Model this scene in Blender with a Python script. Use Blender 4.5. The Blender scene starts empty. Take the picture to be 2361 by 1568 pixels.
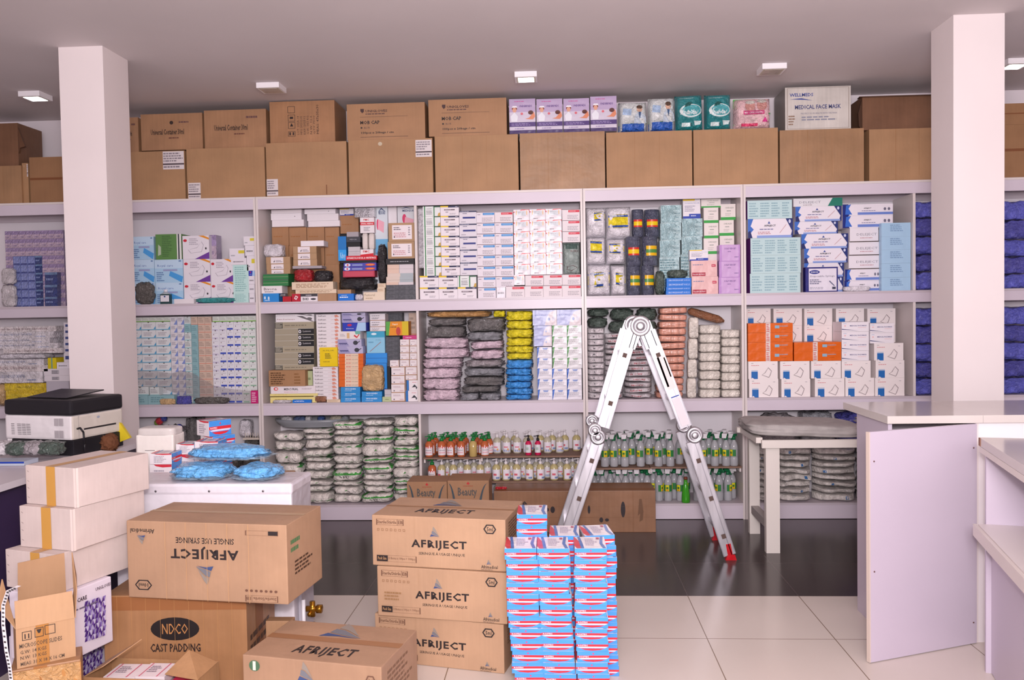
import bpy, bmesh, math, random
from mathutils import Vector, Matrix, noise
random.seed(7)
SC=bpy.context.scene; COL=SC.collection
# ---------------------------------------------------------------- camera (fitted to the room: shelf front is Y=0, floor Z=0)
CX,CY,CZ,YAW,PIT,ROL,F=-0.1878,-6.1461,1.5463,-0.0568,-0.0325,-0.0174,1915.0
def _cam():
    s,c=math.sin,math.cos
    f=Vector((s(YAW)*c(PIT),c(YAW)*c(PIT),s(PIT))); r=Vector((c(YAW),-s(YAW),0)); u=r.cross(f)
    a,b=c(ROL),s(ROL)
    return r*a+u*b, u*a-r*b, f
RR,UU,FF=_cam()
cd=bpy.data.cameras.new('camera'); cam=bpy.data.objects.new('camera',cd); COL.objects.link(cam)
m=Matrix((RR,UU,-FF)).transposed().to_4x4(); m.translation=(CX,CY,CZ); cam.matrix_world=m
cd.sensor_width=36; cd.lens=F*36/2361; cd.clip_start=.05; SC.camera=cam
# ---------------------------------------------------------------- even world light and an added fill lamp behind the camera, flash, exposure
w=bpy.data.worlds.new('world'); SC.world=w; w.use_nodes=True
w.node_tree.nodes['Background'].inputs[0].default_value=(.92,.84,.93,1); w.node_tree.nodes['Background'].inputs[1].default_value=.95
def area(name,loc,tgt,sx,sy,p,col=(1,.93,.95)):
    l=bpy.data.lights.new(name,'AREA'); l.shape='RECTANGLE'; l.size=sx; l.size_y=sy; l.energy=p; l.color=col
    o=bpy.data.objects.new(name,l); COL.objects.link(o); o.location=loc
    o.rotation_euler=(Vector(tgt)-Vector(loc)).to_track_quat('-Z','Y').to_euler(); return o
area('flash',(CX+.02,CY-.02,CZ+.22),(0,0,1.35),.14,.1,62)
area('bounce',(0.2,-8.3,2.5),(0,0,1.1),4.5,1.4,125)  # wide unseen lamp added behind the camera as soft fill
area('flash_up',(CX+.1,CY-.2,1.95),(.6,-3.6,3.17),.8,.8,170)
SC.view_settings.view_transform='Standard'; SC.view_settings.look='None'; SC.view_settings.gamma=1; SC.view_settings.use_curve_mapping=False
SC.view_settings.exposure=-0.1
# ---------------------------------------------------------------- helpers: a measured point on a real plane of the room
def ray(u,v):
    return FF+RR*((u-1180.5)/F)+UU*((784-v)/F)
def PY(u,v,Y):
    d=ray(u,v); t=(Y-CY)/d[1]; return (CX+t*d[0],CZ+t*d[2])
def PZ(u,v,z):
    d=ray(u,v); t=(z-CZ)/d[2]; return Vector((CX+t*d[0],CY+t*d[1]))
def ZV(x,y,v):   # height on the vertical through (x,y) seen at row v
    lo,hi=-1.,4.
    for _ in range(40):
        z=(lo+hi)/2; d=Vector((x-CX,y-CY,z-CZ))
        if 784-F*d.dot(UU)/d.dot(FF)>v: lo=z
        else: hi=z
    return z
def lin(h):
    if isinstance(h,tuple): return h
    r=[int(h[i:i+2],16)/255 for i in (0,2,4)]
    return tuple(c/12.92 if c<=.04045 else ((c+.055)/1.055)**2.4 for c in r)+(1,)
MC={}
def mat(c,kind='',rough=None):
    k=(c,kind,rough)
    if k in MC: return MC[k]
    m=bpy.data.materials.new(f'{kind or "paint"}_{c}'); m.use_nodes=True; nt=m.node_tree; n=nt.nodes; L=nt.links
    if kind in('card','cardworn'):
        l_=lin(c); g_=.3*l_[0]+.6*l_[1]+.1*l_[2]; c0=c; c=tuple(x*.8+g_*.2 for x in l_[:3])+(1,)
    b=n['Principled BSDF']; b.inputs['Base Color'].default_value=lin(c)
    b.inputs['Roughness'].default_value=.5 if rough is None else rough; b.inputs['IOR'].default_value=1.4
    def noi(scale,det=3,sc=(1,1,1),dis=0):
        tc=n.new('ShaderNodeTexCoord'); mp=n.new('ShaderNodeMapping'); mp.inputs['Scale'].default_value=sc
        t=n.new('ShaderNodeTexNoise'); t.inputs['Scale'].default_value=scale; t.inputs['Detail'].default_value=det; t.inputs['Distortion'].default_value=dis
        L.new(tc.outputs['Object'],mp.inputs[0]); L.new(mp.outputs[0],t.inputs['Vector']); return t
    def vary(t,lo,hi,a=.3,bb=.7,src=None):
        r=n.new('ShaderNodeMapRange'); r.inputs[1].default_value=a; r.inputs[2].default_value=bb; r.inputs[3].default_value=lo; r.inputs[4].default_value=hi
        L.new(t.outputs[0],r.inputs[0]); mx=n.new('ShaderNodeMix'); mx.data_type='RGBA'; mx.blend_type='MULTIPLY'; mx.inputs[0].default_value=1
        mx.inputs[6].default_value=lin(c)
        if src: L.new(src,mx.inputs[6])
        L.new(r.outputs[0],mx.inputs[7]); L.new(mx.outputs[2],b.inputs['Base Color']); return mx.outputs[2]
    def bump(t,st,dist=.01):
        bp=n.new('ShaderNodeBump'); bp.inputs['Strength'].default_value=st; bp.inputs['Distance'].default_value=dist
        L.new(t.outputs[0],bp.inputs['Height']); L.new(bp.outputs[0],b.inputs['Normal']); return bp
    if kind=='card':
        b.inputs['Roughness'].default_value=.62 if rough is None else rough
        s=vary(noi(5,4),.9,1.08); vary(noi(90,2,(1,1,.05)),.975,1.02,src=s); bump(noi(9,3),.35,.012)
    elif kind=='cardworn':
        b.inputs['Roughness'].default_value=.42
        s=vary(noi(5,5),.84,1.1); vary(noi(60,2,(1,1,.06)),.94,1.04,src=s); bump(noi(7,3),.35,.015)
    elif kind=='plas':      # shrink wrap: glossy and crinkled
        b.inputs['Roughness'].default_value=.16 if rough is None else rough; b.inputs['IOR'].default_value=1.55
        vary(noi(22,4,dis=.6),.84,1.25); bp=bump(noi(34,4,dis=1.6),1.0,.02)
        b.inputs['Coat Weight'].default_value=1; b.inputs['Coat Roughness'].default_value=.08; b2=n.new('ShaderNodeBump'); b2.inputs['Strength'].default_value=1; b2.inputs['Distance'].default_value=.03; L.new(noi(70,3,dis=2.5).outputs[0],b2.inputs['Height']); L.new(b2.outputs[0],b.inputs['Coat Normal'])
    elif kind=='film':      # loose clear film
        b.inputs['Roughness'].default_value=.12; b.inputs['Alpha'].default_value=.34; bump(noi(26,3,dis=1),.9,.02)
    elif kind=='clear':
        b.inputs['Roughness'].default_value=.15; b.inputs['Transmission Weight'].default_value=.4; b.inputs['IOR'].default_value=1.35
    elif kind=='gloss':
        b.inputs['Roughness'].default_value=.3 if rough is None else rough; b.inputs['IOR'].default_value=1.38
        bump(noi(11,2),.4,.02)
    elif kind=='metal':
        b.inputs['Metallic'].default_value=.85; b.inputs['Roughness'].default_value=.38 if rough is None else rough
        bump(noi(14,3,(1,1,.2)),.12,.004); vary(noi(30,3,(1,1,.1)),.85,1.1)
    elif kind=='wall':
        vary(noi(1.3,3),.96,1.03); bump(noi(30,3),.05,.004)
    elif kind=='board':
        b.inputs['Roughness'].default_value=.33 if rough is None else rough; vary(noi(2.2,2),.97,1.02)
    elif kind=='cloth':
        b.inputs['Roughness'].default_value=.85; vary(noi(14,4),.85,1.1); bump(noi(9,4),.5,.02)
    elif kind=='rolls':     # folded gauze seen through wrap: fine stripes
        b.inputs['Roughness'].default_value=.2; t=noi(30,2,(2.4,1,.25)); vary(t,.72,1.12); bump(t,.6,.01)
    elif kind=='grid':      # printed lattice
        b.inputs['Roughness'].default_value=.5; vary(noi(55,1),.8,1.1,.45,.55)
    elif kind=='lamp':
        e=n.new('ShaderNodeEmission'); e.inputs[0].default_value=lin(c); e.inputs[1].default_value=9; L.new(e.outputs[0],n['Material Output'].inputs[0])
    MC[k]=m; return m
class MB:
    def __init__(s): s.v=[]; s.f=[]; s.m=[]; s.mats=[]; s.sm=[]
    def mi(s,m):
        if m not in s.mats: s.mats.append(m)
        return s.mats.index(m)
    def poly(s,pts,m,smooth=False):
        i=len(s.v); s.v+=[tuple(p) for p in pts]; s.f.append(tuple(range(i,i+len(pts)))); s.m.append(s.mi(m)); s.sm.append(smooth)
    def raw(s,vs,fs,m,smooth=False):
        i=len(s.v); s.v+=[tuple(p) for p in vs]; k=s.mi(m)
        for f in fs: s.f.append(tuple(a+i for a in f)); s.m.append(k); s.sm.append(smooth)
    def box(s,x0,y0,z0,x1,y1,z1,m,M=None):
        vs=[Vector((x,y,z)) for x in (x0,x1) for y in (y0,y1) for z in (z0,z1)]
        if M: vs=[M@v for v in vs]
        s.raw(vs,[(0,1,3,2),(4,6,7,5),(0,4,5,1),(2,3,7,6),(0,2,6,4),(1,5,7,3)],m)
    def bar(s,a,b,wx,wy,m,up=(0,1,0)):      # rectangular bar from a to b
        a=Vector(a);b=Vector(b); d=(b-a).normalized(); q=Vector(up).cross(d).normalized(); r=d.cross(q).normalized()
        vs=[p+q*(sx*wx/2)+r*(sy*wy/2) for p in (a,b) for sx in (-1,1) for sy in (-1,1)]
        s.raw(vs,[(0,1,3,2),(4,6,7,5),(0,4,5,1),(2,3,7,6),(0,2,6,4),(1,5,7,3)],m)
    def lathe(s,prof,m,seg=14,M=None,cap=True):
        vs=[];fs=[]
        for r,z in prof:
            for k in range(seg):
                a=2*math.pi*k/seg; v=Vector((r*math.cos(a),r*math.sin(a),z)); vs.append(M@v if M else v)
        for i in range(len(prof)-1):
            for k in range(seg):
                a=i*seg+k; b=i*seg+(k+1)%seg; fs.append((a,b,b+seg,a+seg))
        if cap: fs.append(tuple(range(seg))[::-1]); fs.append(tuple(range((len(prof)-1)*seg,len(prof)*seg)))
        s.raw(vs,fs,m,True)
    def cyl(s,a,b,r,m,seg=14,r2=None):
        a=Vector(a);b=Vector(b);d=b-a; M=Matrix.Translation(a)@d.to_track_quat('Z','Y').to_matrix().to_4x4()
        s.lathe([(r,0),(r if r2 is None else r2,d.length)],m,seg,M)
    def mesh(s,name):
        me=bpy.data.meshes.new(name); me.from_pydata(s.v,[],s.f)
        for x in s.mats: me.materials.append(x)
        me.polygons.foreach_set('material_index',s.m); me.polygons.foreach_set('use_smooth',s.sm); me.update(); return me
def link(name,me,parent=None,loc=(0,0,0),rz=0,rot=None):
    o=bpy.data.objects.new(name,me); COL.objects.link(o); o.location=loc; o.rotation_euler=rot or (0,0,rz)
    if parent: o.parent=parent
    return o
BAD=[]
def tag(o,label=None,cat=None,group=None,kind=None):
    if label:
        o['label']=label
        if not 4<=len(label.split())<=16: BAD.append(label)
    if cat: o['category']=cat
    if group: o['group']=group
    if kind: o['kind']=kind
    return o
TC={}
def textgeo(body,bold=0,res=1):
    k=(body,bold)
    if k in TC: return TC[k]
    c=bpy.data.curves.new('t','FONT'); c.body=body; c.resolution_u=res; c.offset=bold*.022; c.space_character=1.14 if bold>1.3 else 1
    o=bpy.data.objects.new('t',c); me=bpy.data.meshes.new_from_object(o)
    xs=[v.co.x for v in me.vertices]; ys=[v.co.y for v in me.vertices]
    x0,x1,y0,y1=min(xs),max(xs),min(ys),max(ys)
    g=([((v.co.x-x0)/(x1-x0),(v.co.y-y0)/(y1-y0)) for v in me.vertices],[tuple(p.vertices) for p in me.polygons],(x1-x0)/(y1-y0))
    bpy.data.objects.remove(o); bpy.data.curves.remove(c); bpy.data.meshes.remove(me); TC[k]=g; return g
# decals: printed marks, part of the face they are printed on.  S(s,t,e) maps 0..1 face coordinates to the surface
def decals(mb,S,decs,W,H,kind=''):
    e=.0006
    for d in decs:
        k=d[0]; e+=.00022
        if k=='r':
            _,s0,t0,s1,t1,c=d[:6]; n=d[6] if len(d)>6 else 1
            for i in range(n):
                for j in range(n):
                    a,b=s0+(s1-s0)*i/n,s0+(s1-s0)*(i+1)/n; p,q=t0+(t1-t0)*j/n,t0+(t1-t0)*(j+1)/n
                    mb.poly([S(a,p,e),S(b,p,e),S(b,q,e),S(a,q,e)],mat(c,kind))
        elif k=='p': mb.poly([S(s,t,e) for s,t in d[1]],mat(d[2],kind))
        elif k=='e':
            _,cx,cy,rx,ry,c=d[:6]
            if kind=='plas':
                P_=lambda q,a:S(cx+rx*q*math.cos(a*math.pi/12),cy+ry*q*math.sin(a*math.pi/12),e)
                for q0,q1 in ((0,.33),(.33,.66),(.66,1)):
                    for g in range(24): mb.poly([P_(q0,g),P_(q1,g),P_(q1,g+1),P_(q0,g+1)] if q0 else [P_(0,0),P_(q1,g),P_(q1,g+1)],mat(c,kind))
            else: mb.poly([S(cx+rx*math.cos(a*math.pi/12),cy+ry*math.sin(a*math.pi/12),e) for a in range(24)],mat(c,kind))
        elif k=='o':    # outline ring rectangle / hexagon
            _,pts,th,c=d; n=len(pts); cx=sum(p[0] for p in pts)/n; cy=sum(p[1] for p in pts)/n
            def ins(p):
                dx,dy=(p[0]-cx)*W,(p[1]-cy)*H; l=math.hypot(dx,dy); f=1-th*1.4/l; return (cx+dx*f/W,cy+dy*f/H)
            for i in range(n):
                a,b=pts[i],pts[(i+1)%n]; mb.poly([S(*a,e),S(*b,e),S(*ins(b),e),S(*ins(a),e)],mat(c,kind))
        elif k=='t':    # ('t',text,s_left,t_bottom,width_fraction,height_fraction,color,bold,flip)
            _,body,s0,t0,ww,hh,c=d[:7]; bold=d[7] if len(d)>7 else 0; fl=d[8] if len(d)>8 else ''
            vs,fs,_a=textgeo(body,bold)
            def T(x,y):
                if fl=='u': x,y=1-x,1-y
                if fl=='v': x,y=1-y,x
                return S(s0+x*ww,t0+y*hh,e)
            mb.raw([T(x,y) for x,y in vs],fs,mat(c,kind))
        elif k=='w':    # rows of small print, as short printed dashes
            _,s0,t0,s1,t1,rows,c=d[:7]; rg=random.Random(int(s0*999)+rows)
            for r in range(rows):
                y=t1-(t1-t0)*(r+.5)/rows; hh=(t1-t0)/rows*.26; x=s0; end=s0+(s1-s0)*rg.uniform(.6,1)
                while x<end:
                    l=(s1-s0)*rg.uniform(.06,.2); mb.poly([S(x,y-hh,e),S(min(x+l,end),y-hh,e),S(min(x+l,end),y+hh,e),S(x,y+hh,e)],mat(c,kind)); x+=l+(s1-s0)*.03
def boxmesh(name,w,d,h,col,front=(),top=(),right=(),left=(),kind='',bev=0,sc=None,tcol=None):
    mb=MB(); M=mat(col,kind); Ms=mat(sc,kind) if sc else M; Mt=mat(tcol,kind) if tcol else M
    b=bev
    if b:
        vs=[];X=(0,w);Yy=(0,d);Zz=(0,h)
        bm=bmesh.new(); bmesh.ops.create_cube(bm,size=1)
        for v in bm.verts: v.co=Vector(((v.co.x+.5)*w,(v.co.y+.5)*d,(v.co.z+.5)*h))
        bmesh.ops.bevel(bm,geom=list(bm.edges),offset=b,segments=2,affect='EDGES',profile=.6)
        bm.verts.index_update(); vs=[v.co.copy() for v in bm.verts]
        for f in bm.faces:
            nn=f.normal; mm=Ms if abs(nn.x)>.7 else Mt if nn.z>.7 else M
            i=len(mb.v); mb.v+=[tuple(v.co) for v in f.verts]; mb.f.append(tuple(range(i,i+len(f.verts)))); mb.m.append(mb.mi(mm)); mb.sm.append(False)
        bm.free()
    else:
        P=[(0,0,0),(w,0,0),(w,d,0),(0,d,0),(0,0,h),(w,0,h),(w,d,h),(0,d,h)]
        mb.raw(P,[(0,1,5,4),(2,3,7,6),(3,2,1,0)],M); mb.raw(P,[(1,2,6,5),(3,0,4,7)],Ms); mb.raw(P,[(4,5,6,7)],Mt)
    dk='' if kind in('card','cardworn','') else kind
    if front: decals(mb,lambda s,t,e:(s*w,-e,t*h),front,w,h,dk)
    if top: decals(mb,lambda s,t,e:(s*w,t*d,h+e),top,w,d,dk)
    if right: decals(mb,lambda s,t,e:(w+e,s*d,t*h),right,d,h,dk)
    if left: decals(mb,lambda s,t,e:(-e,d-s*d,t*h),left,d,h,dk)
    return mb.mesh(name)
def pillowmesh(name,w,d,h,col,front=(),kind='plas',n=5,amp=.06,seed=0,res=16,lump=3.,off=.0006):
    mb=MB(); M=mat(col,kind)
    def y(s,t,side):
        g=max(0,(1-abs(2*s-1)**n)*(1-abs(2*t-1)**n))**.5
        nz=noise.noise(Vector((s*lump+seed*7.1,t*lump*h/max(w,.01)+side*3,seed)))
        return d/2+side*d/2*g*(1+amp*nz*1.6)
    def S(s,t,e): return (s*w,y(s,t,-1)-e*1.6-off,t*h)
    for side in (-1,1):
        vs=[(i/res*w,y(i/res,j/res,side),j/res*h) for j in range(res+1) for i in range(res+1)]
        fs=[]
        for j in range(res):
            for i in range(res):
                a=j*(res+1)+i; q=(a,a+1,a+res+2,a+res+1); fs.append(q if side<0 else q[::-1])
        mb.raw(vs,fs,M,True)
    if front:
        fr=[d if d[0]!='r' or len(d)>6 else d+(6,) for d in front]
        decals(mb,S,fr,w,h,kind)
    return mb.mesh(name)
def blobmesh(name,w,d,h,m,n=3.,amp=.08,seed=0,res=9,fr=3.):
    # closed soft package: cube sphere pushed to a superellipsoid and dented
    mb=MB(); idx={}; vs=[];fs=[]
    def vid(p):
        k=tuple(round(c,4) for c in p)
        if k not in idx:
            v=Vector(p); l=(abs(v.x)**n+abs(v.y)**n+abs(v.z)**n)**(1/n); v=v/l
            z=1+amp*noise.noise(v*fr+Vector((seed*3.3,seed,0)))+amp*.5*noise.noise(v*fr*2.7+Vector((0,seed*2.3,0)))
            v=v*z; idx[k]=len(vs); vs.append((v.x*w/2+w/2,v.y*d/2+d/2,max(0,v.z*h/2+h/2)))
        return idx[k]
    L=[2*i/res-1 for i in range(res+1)]
    for ax in range(3):
        for sg in (-1,1):
            for i in range(res):
                for j in range(res):
                    q=[]
                    for a,b in ((i,j),(i+1,j),(i+1,j+1),(i,j+1)):
                        p=[0,0,0]; p[ax]=sg; p[(ax+1)%3]=L[a]; p[(ax+2)%3]=L[b]; q.append(vid(p))
                    fs.append(tuple(q if sg>0 else q[::-1]))
    lo=[min(v[i] for v in vs) for i in range(3)]; hi=[max(v[i] for v in vs) for i in range(3)]; sz=(w,d,h)
    vs=[tuple((v[i]-lo[i])/(hi[i]-lo[i])*sz[i] for i in range(3)) for v in vs]
    mb.raw(vs,fs,m,True); return mb.mesh(name)
# ---------------------------------------------------------------- room
ZC=3.172
def floor_mat(c,ct,ox,oy,rough,ts=.59):
    m=mat(c,'wall',rough); n=m.node_tree.nodes; L=m.node_tree.links; b=n['Principled BSDF']
    tc=n.new('ShaderNodeTexCoord'); mp=n.new('ShaderNodeMapping'); mp.inputs['Location'].default_value=(-ox,-oy,0)
    br=n.new('ShaderNodeTexBrick'); br.offset=0; br.inputs['Scale'].default_value=1; br.inputs['Brick Width'].default_value=ts; br.inputs['Row Height'].default_value=ts
    br.inputs['Mortar Size'].default_value=.0022; br.inputs['Mortar Smooth'].default_value=0
    L.new(tc.outputs['Object'],mp.inputs[0]); L.new(mp.outputs[0],br.inputs['Vector'])
    src=b.inputs['Base Color'].links[0].from_socket; L.new(src,br.inputs['Color1']); L.new(src,br.inputs['Color2']); br.inputs['Mortar'].default_value=lin(ct)
    L.new(br.outputs['Color'],b.inputs['Base Color'])
    for l in list(b.inputs['Normal'].links): L.remove(l)
    return m
FB=-1.654
def quadobj(name,pts,m,flip=False):
    mb=MB(); mb.poly(pts[::-1] if flip else pts,m); o=link(name,mb.mesh(name)); tag(o,kind='structure'); return o
mb=MB(); wt=floor_mat('CFC3BB','7d6a58',.485,FB,.22); dk=floor_mat('443a3a','5a4e4e',.485,FB,.2)
mb.box(-7,-9.5,-.1,6.5,FB,0,wt); mb.box(-7,FB,-.1,6.5,.6,-.0,dk)
tag(link('floor',mb.mesh('floor')),kind='structure')
mb=MB(); mb.box(-7,-9.5,ZC,6.5,.6,ZC+.1,mat('D8CFD0','wall',.8)); tag(link('ceiling',mb.mesh('ceiling')),kind='structure')
mb=MB(); mb.box(-7,.43,0,6.5,.53,ZC,mat('E3DADF','wall',.7)); tag(link('wall_back',mb.mesh('wall_back')),kind='structure')
for nm,x in (('wall_left',-7.1),('wall_right',6.5)):
    mb=MB(); mb.box(x,-9.5,0,x+.1,.53,ZC,mat('DCD0D4','wall',.7)); tag(link(nm,mb.mesh(nm)),kind='structure')
for x0,x1,y0,y1,lb in ((-3.135,-2.864,-1.311,-1.022,'white painted square pillar behind the printer'),(2.045,2.324,-1.303,-1.024,'white painted square pillar behind the counter at right')):
    mb=MB(); mb.box(x0,y0,0,x1,y1,ZC,mat('E0D5D5','wall',.6)); tag(link('pillar',mb.mesh('pillar')),lb,None,None,'structure')
# ceiling lamps
for u,v,s,lit,lb in ((82,222,.155,1,'lit square ceiling light left of the left pillar'),(626,203,.16,0,'unlit square ceiling light above the sealed carton with care symbols'),(1213,178,.15,1,'lit square ceiling light above the underpad packs'),(1779,160,.16,0,'unlit square ceiling light above the diaper pack'),(2338,148,.155,1,'lit square ceiling light right of the right pillar')):
    p=PZ(u,v+4,ZC-.03); t=tag(link('ceiling_light',None,None,(p.x,p.y,ZC)),lb,'light',None)
    mb=MB(); mb.box(-s/2,-s/2,-.036,s/2,s/2,0,mat('EDE8EC','',.4)); mb.box(-s/2+.012,-s/2+.012,-.037,s/2-.012,s/2-.012,-.0365,mat('c9bfae','',.5)); link('housing',mb.mesh('housing'),t)
    mb=MB(); q=s/2-.022; mb.box(-q,-q,-.0385,q,q,-.0372,mat('FFFDFA','lamp') if lit else mat('B9ADA4','gloss',.3)); link('diffuser',mb.mesh('diffuser'),t)
# ---------------------------------------------------------------- shelving units
LV=mat('D3C7D3','board'); LE=mat('DCD1CF','board'); LI=mat('C6BAC2','board')
T=[.12,.895,1.66,2.45]; DP=.38
def unit(x0,x1,divs,lb):
    t=tag(link('shelving_unit',None,None,(x0,0,0)),lb,'shelving'); W=x1-x0; th=.017
    mb=MB(); mb.box(0.0005,0,0,th,DP,T[3]-.016,LE); link('side_panel',mb.mesh('side_panel'),t)
    mb=MB(); mb.box(W-th,0,0,W-.0005,DP,T[3]-.016,LE); link('side_panel',mb.mesh('side_panel'),t)
    for i,z in enumerate(T):
        mb=MB(); a,b=(0,W) if i==3 else (th,W-th)
        mb.box(a+.0005,0,z-.016,b-.0005,DP,z,LI if i<3 else LE); link('shelf_board',mb.mesh('shelf_board'),t)
        mb=MB(); z0={0:0.004,1:.802,2:1.575,3:2.356}[i]; mb.box(th,0.001,z0,W-th,.017,z-.0165,LV); link('fascia',mb.mesh('fascia'),t)
        if i: mb=MB(); mb.box(th,DP-.02,z0-.01,W-th,DP-.004,z-.045,LI); link('back_rail',mb.mesh('back_rail'),t)
    for x in divs:
        for i in range(3):
            mb=MB(); mb.box(x-x0-.009,0.0,T[i]+.0005,x-x0+.009,DP-.021,(.801,1.574,2.355)[i],LE); link('divider',mb.mesh('divider'),t)
    mb=MB(); mb.box(0,DP,0,W,DP+.006,T[3]-.017,mat('E3DCE2','board')); link('back_panel',mb.mesh('back_panel'),t)
unit(-4.9,-2.449,[-3.67],'lavender shelving unit at the left, partly behind the left pillar')
unit(-2.447,-.001,[-1.24],'double lavender shelving unit holding syringe boxes and hand wash bottles')
unit(.001,1.160,[],'single width lavender shelving unit behind the aluminium ladder')
unit(1.162,3.6,[2.372],'lavender shelving unit at the right holding blue and white mask boxes')
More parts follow.
